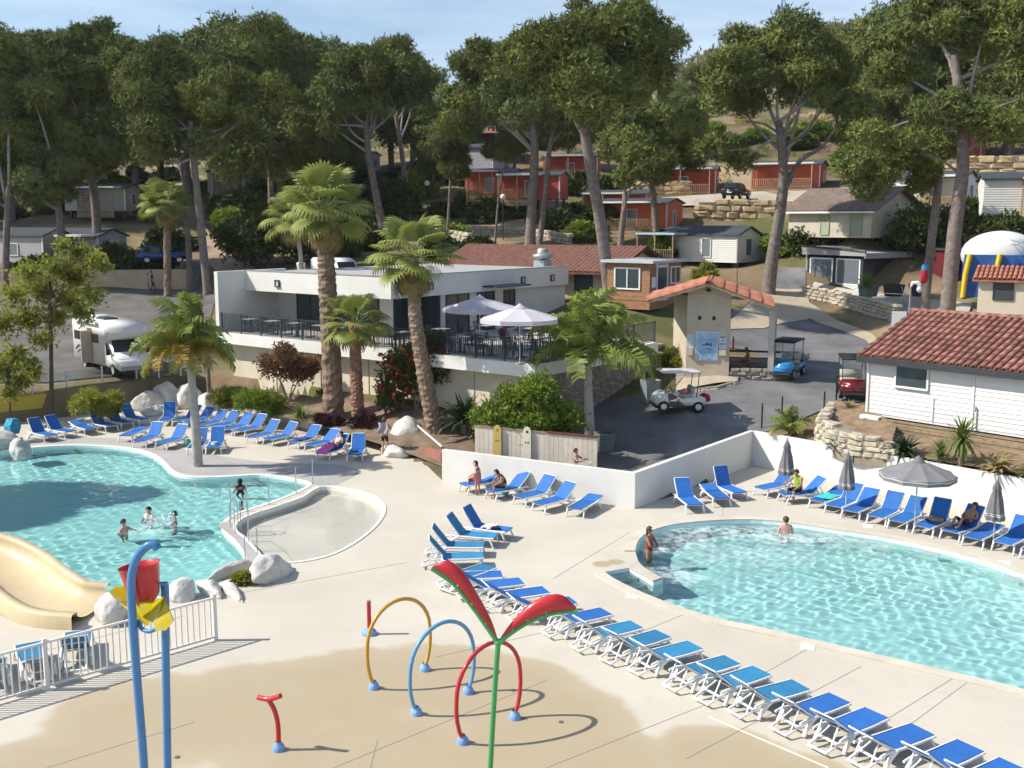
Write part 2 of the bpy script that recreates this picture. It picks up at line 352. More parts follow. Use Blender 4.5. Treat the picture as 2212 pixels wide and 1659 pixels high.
for q in [(120, 1690, 2.4), (330, 1560, 2.5), (560, 1530, 2.7), (760, 1490, 2.5), (930, 1470, 2.3), (1080, 1500, 2.2), (1180, 1560, 2.1), (800, 1660, 3.2), (1100, 1680, 3.0), (1300, 1640, 1.6), (1560, 1650, 1.7), (1720, 1700, 1.5), (1300, 1218, .32), (1330, 1214, .28)]:
    w = P(q[0], q[1]); WET.append((w.x, w.y, q[2]))
MDECK = deck_mat()
def sheet_with_holes(name, outer, holes, z, m):
    loops = [outer]+holes; flat = [p for l in loops for p in l]
    tris = tessellate_polygon([[Vector((p.x, p.y, 0)) for p in l] for l in loops])
    me = bpy.data.meshes.new(name); fs = []
    for t in tris:
        a, b, c = [flat[i] for i in t]
        n = (b.x-a.x)*(c.y-a.y)-(b.y-a.y)*(c.x-a.x); fs.append(tuple(t) if n > 0 else tuple(t)[::-1])
    me.from_pydata([(p.x, p.y, z) for p in flat], [], fs); me.materials.append(m); return me
deck = put('pool_deck', sheet_with_holes('pool_deck', DECK, [LP, BP, RP], 0, MDECK)); tag(deck, kind='structure')
MPAINT = mat('pool_paint', (.80, .95, .94), .6, .04, .6, world_co=True)
MSANDP = mat('shallow_pool_coating', (.86, .83, .75), .6, .06, .9, world_co=True)
def basin(name, poly, depth, mw, mf, parent):
    n = len(poly); b = MB()
    b.add([(p.x, p.y, 0) for p in poly]+[(p.x, p.y, -depth) for p in poly], [(i, i+n, (i+1) % n+n, (i+1) % n) for i in range(n)])
    b.build('basin_wall', mw, parent)
    me = sheet_with_holes('basin_floor', poly, [], -depth, mf); put('basin_floor', me, parent)
def water_mat(name, tintc, lo, sc, bumpy=.35, amp=1.0, milk=.0, mcol=(.5, .85, .87)):
    m = bpy.data.materials.new(name); m.use_nodes = True; N, L = m.node_tree.nodes, m.node_tree.links
    N.remove(N['Principled BSDF']); out = N['Material Output']; g = N.new('ShaderNodeNewGeometry'); pos = g.outputs['Position']
    n0 = N.new('ShaderNodeTexNoise'); n0.inputs['Scale'].default_value = 1.3*sc; n0.inputs['Detail'].default_value = 3; L.new(pos, n0.inputs['Vector'])
    mp = N.new('ShaderNodeVectorMath'); mp.operation = 'MULTIPLY_ADD'; mp.inputs[1].default_value = (.75/sc, .75/sc, 0); L.new(n0.outputs['Color'], mp.inputs[0]); L.new(pos, mp.inputs[2])
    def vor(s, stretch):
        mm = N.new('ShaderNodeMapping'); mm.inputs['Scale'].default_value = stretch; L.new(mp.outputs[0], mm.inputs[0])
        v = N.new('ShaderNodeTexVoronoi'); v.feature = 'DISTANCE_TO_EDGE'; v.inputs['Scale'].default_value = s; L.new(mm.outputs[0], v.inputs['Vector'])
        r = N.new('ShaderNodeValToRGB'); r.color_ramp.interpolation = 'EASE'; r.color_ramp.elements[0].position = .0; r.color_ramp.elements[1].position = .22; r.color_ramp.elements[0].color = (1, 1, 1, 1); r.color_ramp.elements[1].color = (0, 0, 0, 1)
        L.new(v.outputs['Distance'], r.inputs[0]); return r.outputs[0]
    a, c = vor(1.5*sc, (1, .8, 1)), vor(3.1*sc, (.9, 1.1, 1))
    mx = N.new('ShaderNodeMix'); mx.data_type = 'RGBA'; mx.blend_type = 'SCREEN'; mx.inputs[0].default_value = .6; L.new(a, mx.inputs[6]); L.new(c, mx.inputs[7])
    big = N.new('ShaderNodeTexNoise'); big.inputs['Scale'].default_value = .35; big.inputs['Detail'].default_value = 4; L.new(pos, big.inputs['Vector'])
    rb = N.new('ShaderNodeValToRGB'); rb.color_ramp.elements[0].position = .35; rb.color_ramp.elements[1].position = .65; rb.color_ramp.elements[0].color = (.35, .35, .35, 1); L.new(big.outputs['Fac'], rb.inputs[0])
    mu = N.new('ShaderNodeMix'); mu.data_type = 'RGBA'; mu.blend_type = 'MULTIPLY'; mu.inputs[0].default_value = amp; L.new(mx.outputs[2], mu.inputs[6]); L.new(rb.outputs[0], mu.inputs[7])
    tc = N.new('ShaderNodeMix'); tc.data_type = 'RGBA'; L.new(mu.outputs[2], tc.inputs[0]); tc.inputs[6].default_value = (*[v*lo[i] for i, v in enumerate(tintc)], 1); tc.inputs[7].default_value = (*[min(1, v*1.18) for v in tintc], 1)  # sun caustics imitated: cell-edge web painted into the transparent tint
    tr = N.new('ShaderNodeBsdfTransparent'); L.new(tc.outputs[2], tr.inputs[0])
    gl = N.new('ShaderNodeBsdfGlossy'); gl.inputs['Roughness'].default_value = .08
    nb = N.new('ShaderNodeTexNoise'); nb.inputs['Scale'].default_value = 3.2*sc; nb.inputs['Detail'].default_value = 5; L.new(mp.outputs[0], nb.inputs['Vector'])
    bp = N.new('ShaderNodeBump'); bp.inputs['Strength'].default_value = bumpy; bp.inputs['Distance'].default_value = .25; L.new(nb.outputs['Fac'], bp.inputs['Height']); L.new(bp.outputs[0], gl.inputs['Normal'])
    fr = N.new('ShaderNodeFresnel'); fr.inputs['IOR'].default_value = 1.33; L.new(bp.outputs[0], fr.inputs['Normal'])
    df = N.new('ShaderNodeBsdfDiffuse'); mk = N.new('ShaderNodeMixShader'); mk.inputs[0].default_value = milk      # diffuse share, its colour paler along the painted caustic web
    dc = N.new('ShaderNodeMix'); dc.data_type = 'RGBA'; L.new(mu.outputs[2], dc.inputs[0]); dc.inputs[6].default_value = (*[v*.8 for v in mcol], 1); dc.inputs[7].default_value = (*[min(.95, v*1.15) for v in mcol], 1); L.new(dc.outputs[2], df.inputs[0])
    L.new(tr.outputs[0], mk.inputs[1]); L.new(df.outputs[0], mk.inputs[2])
    ms = N.new('ShaderNodeMixShader'); L.new(fr.outputs[0], ms.inputs[0]); L.new(mk.outputs[0], ms.inputs[1]); L.new(gl.outputs[0], ms.inputs[2]); L.new(ms.outputs[0], out.inputs[0])
    return m
def clear_water(name, col):
    m = bpy.data.materials.new(name); m.use_nodes = True; b = m.node_tree.nodes['Principled BSDF']; b.inputs['Base Color'].default_value = (*col, 1); b.inputs['Roughness'].default_value = .0; b.inputs['IOR'].default_value = 1.33; b.inputs['Transmission Weight'].default_value = 1; return m
def wave_sheet(name, poly, z, m, step, amp, seed, lam=(.23, .95), calm=None):
    """rippled water as real geometry: the sun is focused through it"""
    g = np.random.default_rng(seed); xs = [p.x for p in poly]; ys = [p.y for p in poly]; lo, hi = max(min(xs), -30)-.3, max(xs)+.3
    X, Y = np.meshgrid(np.arange(lo, hi, step), np.arange(min(ys)-.3, max(ys)+.3, step)); H = np.zeros(X.shape); n = 34
    for i in range(n):
        L_ = lam[0]*(lam[1]/lam[0])**g.random(); k = 2*PI/L_; a = g.random()*2*PI; H += amp*L_*np.sin(k*(X*math.cos(a)+Y*math.sin(a))+g.random()*6.28+1.3*np.sin(.35*X*math.sin(i)+.3*Y*math.cos(i)))
    w = .75+.35*np.sin(X*.45+1.3*np.sin(Y*.3))*np.cos(Y*.5)
    if calm is not None: w = w*calm(X, Y)
    ny, nx = X.shape; ix = np.arange(nx*ny).reshape(ny, nx); F = np.stack([ix[:-1, :-1], ix[:-1, 1:], ix[1:, 1:], ix[1:, :-1]], -1).reshape(-1, 4)
    big = offset(poly, .12); cx, cy = (X[:-1, :-1]+step/2), (Y[:-1, :-1]+step/2); F = F[npinside(cx, cy, big).ravel()]
    V = np.c_[X.ravel(), Y.ravel(), (z+H*w).ravel()]; used = np.unique(F); re = np.zeros(len(V), int); re[used] = np.arange(len(used))
    return npmesh(name, V[used], re[F], m, True)
MWAT = clear_water('pool_water', (.58, .955, .945)); MWATL = clear_water('lagoon_water', (.50, .935, .935))
MBABY = water_mat('shallow_water', (.97, .985, .965), (.975, .985, .985), 1.8, .012, .5)
def offset(poly, w):
    n = len(poly); out = []
    for i in range(n):
        t = (poly[(i+1) % n]-poly[i-1]); t.z = 0
        if t.length < 1e-6: t = Vector((1, 0, 0))
        t.normalize(); out.append(poly[i]+Vector((t.y, -t.x, 0))*w)
    return out
lagoon = tag(thing('lagoon_pool', None, None), kind='structure'); basin('lagoon', LP, 1.35, MPAINT, MPAINT, lagoon)
paddle = tag(thing('paddling_pool', None, None), kind='structure'); basin('paddling', BP, .30, MSANDP, MSANDP, paddle)
swim = tag(thing('swimming_pool', None, None), kind='structure'); basin('swim', RP, 1.25, MPAINT, MPAINT, swim)
wl_ = put('water_surface', wave_sheet('water_surface', LP, -.09, MWATL, .052, .0019, 3), lagoon)
put('water_surface', sheet_with_holes('water_surface', BP, [], -.14, MBABY), paddle)
wr_ = put('water_surface', wave_sheet('water_surface', RP, -.12, MWAT, .052, .0021, 4), swim)
for o in (wl_, wr_): o.cycles.is_caustics_caster = True
for o in list(lagoon.children)+list(swim.children):
    if o.name.startswith('basin'): o.cycles.is_caustics_receiver = True
sun.cycles.is_caustics_light = True
MCOPE = mat('coping_stone', (.56, .51, .42), .75, .12, 1.2, .2, 30, world_co=True)
MCOPEW = mat('white_coping', (.80, .78, .73), .65, .06, 2, world_co=True)
MGREYDECK = mat('grey_resin_deck', (.37, .355, .345), .8, .12, .7, .15, 30, world_co=True)
def rim(name, poly, w, z0, z1, m, parent, seg=None, closed=True):
    """a kerb that follows the pool edge, on its outer side"""
    o = offset(poly, w); idx = range(len(poly)) if seg is None else seg; idx = list(idx); b = MB(); k = len(idx); vs = []
    for i in idx: vs += [(poly[i].x, poly[i].y, z0), (poly[i].x, poly[i].y, z1), (o[i].x, o[i].y, z1), (o[i].x, o[i].y, z0)]
    fs = []
    for j in range(k if (seg is None and closed) else k-1):
        a, c = j*4, ((j+1) % k)*4
        for q in range(4): fs.append((a+q, a+(q+1) % 4, c+(q+1) % 4, c+q))
    if seg is not None: fs += [(0, 1, 2, 3), tuple((k-1)*4+q for q in (3, 2, 1, 0))]
    b.add(vs, fs); bm = bmesh.new(); me = b.mesh(name, m); bm.from_mesh(me); bmesh.ops.recalc_face_normals(bm, faces=bm.faces); bm.to_mesh(me); bm.free()
    return put(name, me, parent)
_k = [i for i, p in enumerate(RP) if min((p-q).length for q in _r1) < 1e-4]; _w0 = [i for i in range(len(RP)) if i not in _k]
_st = (max(_w0)+1) % len(RP) if max(_w0)-min(_w0) < len(RP)/2 else None; _seg = [(_st+i) % len(RP) for i in range(len(_k))] if _st is not None else _k
rim('coping', RP, .34, .004, .045, MCOPE, swim, _seg)
MB().prism([(q.x, q.y) for q in [P(*z) for z in [(1357, 1227), (1411, 1257.5), (1430, 1251), (1408, 1239.5), (1388, 1226), (1374, 1212), (1366, 1216)]]], .005, .05).build('coping', MCOPE, swim)
rim('coping', BP, .10, .003, .03, MCOPEW, paddle)
rim('coping', LP, .16, .003, .02, MCOPEW, lagoon)
# grey resin strip along the lagoon
gd = ccw([P(*q) for q in [(40, 952), (110, 945), (260, 948), (330, 958), (420, 975), (520, 992), (620, 1000), (730, 1004), (775, 1018), (742, 1040), (700, 1050), (672, 1043), (625, 1028), (565, 1021), (505, 1024), (442, 1026), (398, 1023), (372, 1013), (356, 995), (325, 975), (262, 962), (182, 957), (90, 959), (40, 963)]])
tag(put('grey_deck_strip', sheet_with_holes('grey_deck_strip', smooth_poly(gd, 3), [], .006, MGREYDECK)), kind='structure')
gd2 = ccw([P(*q) for q in [(470, 1136), (484, 1128), (500, 1130), (508, 1147), (530, 1168), (552, 1192), (570, 1212), (536, 1222), (528, 1192), (508, 1166), (488, 1150)]])
tag(put('grey_deck_strip', sheet_with_holes('grey_deck_strip', gd2, [], .026, MGREYDECK)), kind='structure')
# raised kerb wall between the lagoon and the paddling pool
# steps in the swimming pool's corner
for i in range(3):
    a, b_, c, d = [P(*q) for q in [(1303, 1236), (1359, 1226), (1411, 1258), (1370, 1274)]]
    f0, f1 = i*.3, min(1, i*.3+.42)
    q = [a.lerp(d, f0), b_.lerp(c, f0), b_.lerp(c, f1), a.lerp(d, f1)]
    MB().prism([(p.x, p.y) for p in q], -1.2, -.16-i*.22).build('step', MCOPEW, swim)
# skimmer mouths and square skimmer lids
MLID = mat('skimmer_lid', (.85, .83, .78), .6, .05); MDARK = mat('dark_void', (.03, .035, .04), .8, 0)
for x, y in [(2010, 1190), (2185, 1243)]:
    p = P(x, y); tag(MB().box((0, 0, 0), (.5, .06, .12)).build('skimmer_mouth', mat('skimmer_grey', (.45, .5, .5), .5, 0), swim, (p.x, p.y-.05, -.06), R(-38)))
for x, y in [(1365, 1288), (1745, 1398), (1875, 1137), (2170, 1216)]:
    p = P(x, y); tag(MB().box((0, 0, 0), (.34, .34, .012)).build('skimmer_lid', MLID, swim, (p.x, p.y, .008), R(-20)))
# expansion joints of the deck
MJ = mat('joint_sealant', (.30, .27, .225), .9, .15)
def joint(a, b, w=.015, m=None):
    a, b = P(*a), P(*b); d = b-a
    MB().box((0, 0, 0), (d.length, w, .004)).build('expansion_joint', m or MJ, deck, ((a.x+b.x)/2, (a.y+b.y)/2, .003), math.atan2(d.y, d.x))
for q in [((2070, 1458), (1890, 1570)), ((2100, 1466), (1930, 1592)), ((1770, 1388), (1640, 1460)), ((1490, 1322), (1360, 1375)), ((1560, 1005), (1562, 1124)), ((940, 1420), (1330, 1330)), ((1480, 1640), (1860, 1440)), ((1180, 1659), (1530, 1520)), ((720, 1659), (1180, 1470)), ((800, 1659), (815, 1600)), ((470, 1290), (880, 1215)), ((0, 1430), (400, 1330)), ((1195, 1250), (1360, 1150)), ((100, 1659), (420, 1560)), ((420, 1060), (430, 1010))]: joint(*q)
joint((1530, 1548), (1790, 1659), .05, mat('white_line', (.78, .72, .6), .8, .1))
# floor nozzles and drain
MDRAIN = mat('drain_metal', (.16, .13, .10), .5, .1)
for x, y in [(383, 1636), (1212, 1560), (1108, 1492), (1134, 1552)]:
    p = P(x, y); MB().cyl((0, 0, 0), .055, .012).build('floor_nozzle', MDRAIN, deck, (p.x, p.y, .001))

# draped roads and yards
def drape(name, poly, m, dz=.05, step=1.0):
    bm = bmesh.new(); bm.faces.new([bm.verts.new((p.x, p.y, 0)) for p in poly])
    xs = [p.x for p in poly]; ys = [p.y for p in poly]
    for ax, lo, hi in ((0, min(xs), max(xs)), (1, min(ys), max(ys))):
        v = lo+step/2
        while v < hi:
            co = [0, 0, 0]; co[ax] = v; no = [0, 0, 0]; no[ax] = 1
            bmesh.ops.bisect_plane(bm, geom=bm.verts[:]+bm.edges[:]+bm.faces[:], plane_co=co, plane_no=no); v += step
    for v in bm.verts: v.co.z = hgt(v.co.x, v.co.y)+dz
    bmesh.ops.recalc_face_normals(bm, faces=bm.faces)
    if sum(f.normal.z for f in bm.faces) < 0: bmesh.ops.reverse_faces(bm, faces=bm.faces)
    me = bpy.data.meshes.new(name); bm.to_mesh(me); bm.free(); me.materials.append(m)
    o = put(name, me); tag(o, kind='structure'); return o
MASPH = mat('asphalt', (.185, .183, .187), .9, .32, .5, .4, 40, world_co=True, spec=.2)
MPALE = mat('pale_concrete_road', (.36, .335, .295), .9, .16, .4, .25, 30, world_co=True)
MSAND = mat('sandy_yard', (.44, .37, .27), .95, .15, .5, .3, 20, world_co=True)
asph = [T(*q) for q in [(1270, 1012), (1240, 960), (1262, 900), (1300, 862), (1420, 846), (1560, 835), (1640, 815), (1640, 760), (1560, 752), (1470, 748), (1450, 700), (1600, 672), (1655, 620), (1668, 580), (1740, 580), (1742, 640), (1745, 662), (1880, 735), (1960, 790), (1860, 868), (1765, 893), (1690, 925), (1632, 940)]]
_wbc = (WC-WB).normalized(); _nbc = Vector((-_wbc.y, _wbc.x, 0))
asph = [WB.lerp(WC, .98)+_nbc*.3, WB+_nbc*.3+_wbc*.3]+[p for p in asph]
drape('road', asph, MASPH, .06, .8)
sandy = [T(*q) for q in [(1600, 676), (1655, 625), (1745, 625), (1748, 655), (1880, 722), (1960, 772), (1930, 790), (1870, 738), (1750, 690), (1650, 712), (1560, 715)]]
drape('road_shoulder', sandy, MSAND, .10, .8)
left_road = [T(*q) for q in [(-300, 838), (100, 828), (300, 812), (400, 797), (447, 760), (455, 690), (470, 640), (425, 625), (436, 570), (452, 500), (442, 450), (425, 450), (418, 500), (398, 560), (388, 618), (290, 628), (100, 628), (-300, 640)]]
drape('road', left_road, mat('grey_gravel_road', (.135, .125, .115), .95, .35, .4, .4, 25, world_co=True), .06, 1.2)
path = [T(*q) for q in [(430, 470), (530, 560), (560, 590), (470, 590), (440, 560)]]
drape('path', path, mat('earth_path', (.36, .27, .19), .95, .2, .4, .3, 15, world_co=True), .10, 1.2)
up_road = [D(*q) for q in [(1400, 437, 112), (1560, 434, 108), (1660, 432, 106), (1830, 436, 106), (1835, 418, 112), (1400, 418, 116)]]
drape('upper_yard', up_road, mat('gravel_yard', (.42, .37, .30), .95, .15, .5, .3, 15, world_co=True), .12, 1.5)
bed = ccw([WC+Vector((.35, .3, 0))]+[WC+_d*s+Vector((.2, .22, 0)) for s in (4, 8, 12, 16, 20)]+[T(*q) for q in [(2330, 1000), (2212, 985), (2050, 950), (1930, 935), (1780, 950), (1690, 935)]])
drape('planting_bed', bed, mat('bark_mulch', (.27, .19, .12), .95, .4, 2.0, .8, 30, world_co=True), .05, .8)

drape('planting_bed', [T(*q) for q in [(465, 868), (560, 886), (690, 922), (800, 955), (900, 988), (955, 1010), (1030, 975), (1010, 905), (930, 887), (760, 864), (520, 840)]], mat('garden_soil', (.20, .145, .10), .95, .35, 1.5, .6, 20, world_co=True), .05, .8)
# ------------------------------------------------------------------ builders for walls, stones, tiles, windows
MWHITE = mat('white_render', (.70, .685, .645), .85, .05, .8, .1, 30, world_co=True)
MCREAM = mat('cream_render', (.60, .53, .41), .9, .10, .7, .15, 20, world_co=True)
MGREYT = mat('anthracite_metal', (.045, .05, .055), .5, .1, 3)
MWFR = mat('white_frame', (.78, .78, .76), .5, .03)
MPANE = glass('dark_window_pane'); MPANEB = glass('grey_window_pane', (.16, .19, .21), .12)
MTILE = mat('terracotta_tile', (.30, .135, .098), .9, .45, 5.0, .3, 20, rnd=(.62, 1.22), dark=(.15, .075, .062)); MTILE2 = mat('orange_clay_tile', (.42, .175, .11), .88, .28, 3.0, .2, 20, rnd=(.78, 1.12))
MWOOD = mat('weathered_timber', (.30, .22, .14), .85, .25, 6); MWOODL = mat('pine_timber', (.46, .33, .19), .8, .2, 6); MWOODR = mat('cedar_cladding', (.33, .18, .095), .7, .2, 4)
MSTONE = mat('limestone', (.50, .44, .34), .95, .25, 2.5, .5, 14); MOCHRE = mat('ochre_boulder', (.52, .38, .21), .95, .28, 1.6, .6, 9); MGSTONE = mat('grey_stone', (.30, .27, .23), .95, .3, 2.5, .5, 14)
MMORTAR = mat('mortar', (.27, .23, .175), .95, .2, 3); MROCK = mat('sculpted_rock', (.60, .565, .51), .9, .32, 1.6, 1.0, 5)
def wall_run(name, pts, h, th, m, z0=-.3, label=None, cat=None, h2=None):
    """a wall that follows a line of ground points; pts carry their own base height"""
    pts = [Vector(p) for p in pts]; n = len(pts); b = MB(); L_, R_ = [], []
    for i, p in enumerate(pts):
        t = (pts[min(i+1, n-1)]-pts[max(i-1, 0)]); t.z = 0; t.normalize(); k = 1.0
        if 0 < i < n-1:
            a = (pts[i]-pts[i-1]); a.z = 0; a.normalize(); k = 1/max(.5, a.dot(t))
        nn = Vector((-t.y, t.x, 0))*th/2*k; L_.append(p+nn); R_.append(p-nn)
    hs = h if isinstance(h, (list, tuple)) else [h]*n; vs = []
    for i in range(n): vs += [(L_[i].x, L_[i].y, pts[i].z+z0), (R_[i].x, R_[i].y, pts[i].z+z0), (R_[i].x, R_[i].y, pts[i].z+hs[i]), (L_[i].x, L_[i].y, pts[i].z+hs[i])]
    fs = []
    for i in range(n-1):
        a, c = i*4, i*4+4
        for q in range(4): fs.append((a+q, c+q, c+(q+1) % 4, a+(q+1) % 4))
    fs += [(0, 1, 2, 3), tuple((n-1)*4+q for q in (3, 2, 1, 0))]
    b.add(vs, fs); o = b.build(name, m)
    if label: tag(o, label, cat)
    return o
def _stone_mesh(seed, m, lump=.13):
    rr = random.Random(seed); bm = bmesh.new(); bmesh.ops.create_cube(bm, size=1); bmesh.ops.bevel(bm, geom=bm.edges[:], offset=.16, segments=1, affect='EDGES')
    for v in bm.verts: v.co += Vector((rr.uniform(-lump, lump), rr.uniform(-lump, lump), rr.uniform(-lump, lump)))*.62
    me = bpy.data.meshes.new('stone'); bm.to_mesh(me); bm.free(); me.materials.append(m); return me
STONES = {m.name: [_stone_mesh(i, m) for i in range(7)] for m in (MSTONE, MOCHRE, MGSTONE)}
def stone_wall(name, label, pts, h, th, m, size=(.45, .24), cat='stone wall', jit=.35, core=True, cap=None, parent=None):
    pts = [Vector(p) for p in pts]; root = parent or thing(name, label, cat, pts[0]); o0 = Vector((0, 0, 0)) if parent else pts[0]; rr = random.Random(len(label)*7)
    hs = h if isinstance(h, (list, tuple)) else [h]*len(pts)
    for i in range(len(pts)-1):
        a, c = pts[i]-o0, pts[i+1]-o0; d = Vector((c.x-a.x, c.y-a.y, 0)); ln = d.length; ang = math.atan2(d.y, d.x); u = d.normalized(); h0, h1 = hs[i], hs[i+1]
        if core:
            b = MB(); nn = Vector((-u.y, u.x, 0))*(th/2-.05)
            b.add([a+nn+Vector((0, 0, -.4)), a-nn+Vector((0, 0, -.4)), a-nn+Vector((0, 0, h0-.05)), a+nn+Vector((0, 0, h0-.05)), c+nn+Vector((0, 0, -.4)), c-nn+Vector((0, 0, -.4)), c-nn+Vector((0, 0, h1-.05)), c+nn+Vector((0, 0, h1-.05))], [(0, 4, 5, 1), (1, 5, 6, 2), (2, 6, 7, 3), (3, 7, 4, 0), (0, 1, 2, 3), (7, 6, 5, 4)]); b.build('core', MMORTAR, root)
        nr = max(1, round((max(h0, h1)+.1)/size[1])); z = -.1
        for r in range(nr):
            s = rr.uniform(-.5, 0)*size[0]; rh = size[1]*rr.uniform(.9, 1.1)
            while s < ln:
                w = size[0]*rr.uniform(1-jit, 1+jit*1.5); mid = min(max(s+w/2, .05), ln-.05); f = mid/ln; top = h0+(h1-h0)*f; zz = z+rh/2
                if zz < top:
                    p = a.lerp(c, f); p.z += zz; me = rr.choice(STONES[m.name])
                    put('stone', me, root, p, (rr.uniform(-.06, .06), rr.uniform(-.06, .06), ang+rr.choice((0, PI))), (w*.97, th*rr.uniform(.98, 1.12), rh*rr.uniform(.86, 1.0)))
                s += w
            z += rh
    return root
def boulder(loc, size, seed, m=None, name='boulder', rz=None, parent=None, sub=4):
    rr = random.Random(seed); bm = bmesh.new(); bmesh.ops.create_icosphere(bm, subdivisions=sub, radius=1)
    offs = [(Vector((rr.uniform(-1, 1), rr.uniform(-1, 1), rr.uniform(-1, 1))).normalized(), rr.uniform(.55, .95)) for _ in range(9)]
    from mathutils import noise as mn
    for v in bm.verts:
        p = v.co.copy()
        for d, k in offs:
            q = p.dot(d)-k
            if q > 0: p -= d*q*.8
        p *= 1+.16*mn.noise(p*1.7+Vector((seed, 0, 0)))+.06*mn.noise(p*5+Vector((0, seed, 0)))
        v.co = Vector((p.x*size[0], p.y*size[1], p.z*size[2]))
    for f in bm.faces: f.smooth = True
    me = bpy.data.meshes.new(name); bm.to_mesh(me); bm.free(); me.materials.append(m or MROCK)
    return put(name, me, parent, loc, (0, 0, rz if rz is not None else rr.uniform(0, 6)))
def tile_mesh(name, m, w, ln, hump=.5):
    b = MB(); n = 6; vs = []
    for k, (y, s) in enumerate(((0, 1.0), (ln, .84))):
        for j in range(n+1):
            a = PI*j/n; vs.append((-math.cos(a)*w/2*s, y, math.sin(a)*w*hump*s))
    for j in range(n+1):
        a = PI*j/n; vs.append((-math.cos(a)*w/2*.8, 0, math.sin(a)*w*hump*.8))
    fs = [(j+1, j, n+1+j, n+2+j) for j in range(n)]
    b.add(vs, fs, True); b.add(vs, [(j, j+1, 2*n+3+j, 2*n+2+j) for j in range(n)])
    return b.mesh(name, m)
def lay_tiles(parent, o, ux, us, cols, rows, pitch, step, me, lift=.03, jit=.012, skew=0.0):
    ux, us = Vector(ux).normalized(), Vector(us).normalized(); un = ux.cross(us); rr = random.Random(cols*rows)
    tilt = Matrix.Rotation(.06, 3, ux); M = Matrix((ux, us, un)).transposed()
    for r in range(rows):
        for c in range(cols):
            p = Vector(o)+ux*(pitch*(c+.5)+rr.uniform(-jit, jit))+us*(step*r+rr.uniform(-jit, jit))+un*(lift+rr.uniform(0, .008))
            rot = (M@Matrix.Rotation(-.045+rr.uniform(-.02, .02), 3, 'X')@Matrix.Rotation(rr.uniform(-.015, .015), 3, 'Z')).to_euler()
            put('tile', me, parent, p, rot)
def win(t, c, u, w, h, frame=.06, mf=None, mp=None, proud=.03, mull=0, name='window'):
    """window centred at c on a wall that runs along u; outward = u x z"""
    c, u = Vector(c), Vector(u).normalized(); n = u.cross(Vector((0, 0, 1))); z = Vector((0, 0, 1)); b = MB(); M = Matrix((u, -n, z)).transposed()
    for s in (-1, 1):
        b.box(c+u*s*(w/2)+n*proud, (frame, .09, h+frame), M=M); b.box(c+z*s*(h/2)+n*proud, (w-frame, .088, frame), M=M)
    for k in range(mull): b.box(c+u*(-w/2+w*(k+1)/(mull+1))+n*proud, (frame*.7, .08, h-frame), M=M)
    o = b.build(name, mf or MWFR, t); MB().box(c+n*(proud-.01), (w-frame*.5, .03, h-frame*.5), M=M).build('pane', mp or MPANE, o); return o
def gable(t, L, W, h, rise, mw, mr, ov=.3, z0=0.0, lap=0.0, rth=.1, roof_name='roof', corr=None):
    """walls x 0..L, y 0..W, ridge along x; lap>0 gives real lapped boards"""
    b = MB(); pr = [(0, z0), (W, z0), (W, z0+h), (W/2, z0+h+rise), (0, z0+h)]
    b.add([(0, y, z) for y, z in pr]+[(L, y, z) for y, z in pr], [(0, 1, 2, 3, 4)[::-1], (5, 6, 7, 8, 9), (0, 5, 9, 4), (1, 2, 7, 6)])
    if lap:
        k = int(h/lap)
        for i in range(k):
            z = z0+i*lap
            b.add([(0, -.004, z+lap), (L, -.004, z+lap), (L, -.028, z+.012), (0, -.028, z+.012), (L, -.003, z), (0, -.003, z)], [(0, 1, 2, 3)[::-1], (3, 2, 4, 5)[::-1]])
            for X, s in ((L, 1), (0, -1)):
                vs = [(X+s*.004, 0, z+lap), (X+s*.004, W, z+lap), (X+s*.028, W, z+.012), (X+s*.028, 0, z+.012), (X+s*.003, W, z), (X+s*.003, 0, z)]
                f = [(0, 1, 2, 3)[::-1], (3, 2, 4, 5)[::-1]]; b.add(vs, f if s > 0 else [q[::-1] for q in f])
    b.build('wall', mw, t)
    r = MB(); sl = rise/(W/2); e = z0+h-sl*ov
    for sy in (0, 1):
        y0, y1 = (-ov, W/2) if sy == 0 else (W+ov, W/2); zr = z0+h+rise
        if corr:      # corrugated tile slope
            n = int((L+2*ov)/corr*4); cols = n+1; vs = []
            for j in range(cols):
                x = -ov+(L+2*ov)*j/n; dz = .09*abs(math.sin(PI*j/4)); vs += [(x, y0, e+.04+dz), (x, y1, zr+.04+dz)]
            fs = [(2*j, 2*j+2, 2*j+3, 2*j+1) if sy == 0 else (2*j, 2*j+1, 2*j+3, 2*j+2) for j in range(n)]; r.add(vs, fs, True)
        q = [(-ov, y0, e), (L+ov, y0, e), (L+ov, y1, zr), (-ov, y1, zr)]; lo = [(x, y, z-rth) for x, y, z in q]; hi = [(x, y, z+.03) for x, y, z in q]
        f = [(0, 1, 5, 4), (4, 5, 6, 7), (3, 2, 1, 0), (1, 2, 6, 5), (3, 0, 4, 7)]
        r.add(lo+hi, f if sy == 0 else [g[::-1] for g in f])
    return r.build(roof_name, mr, t)

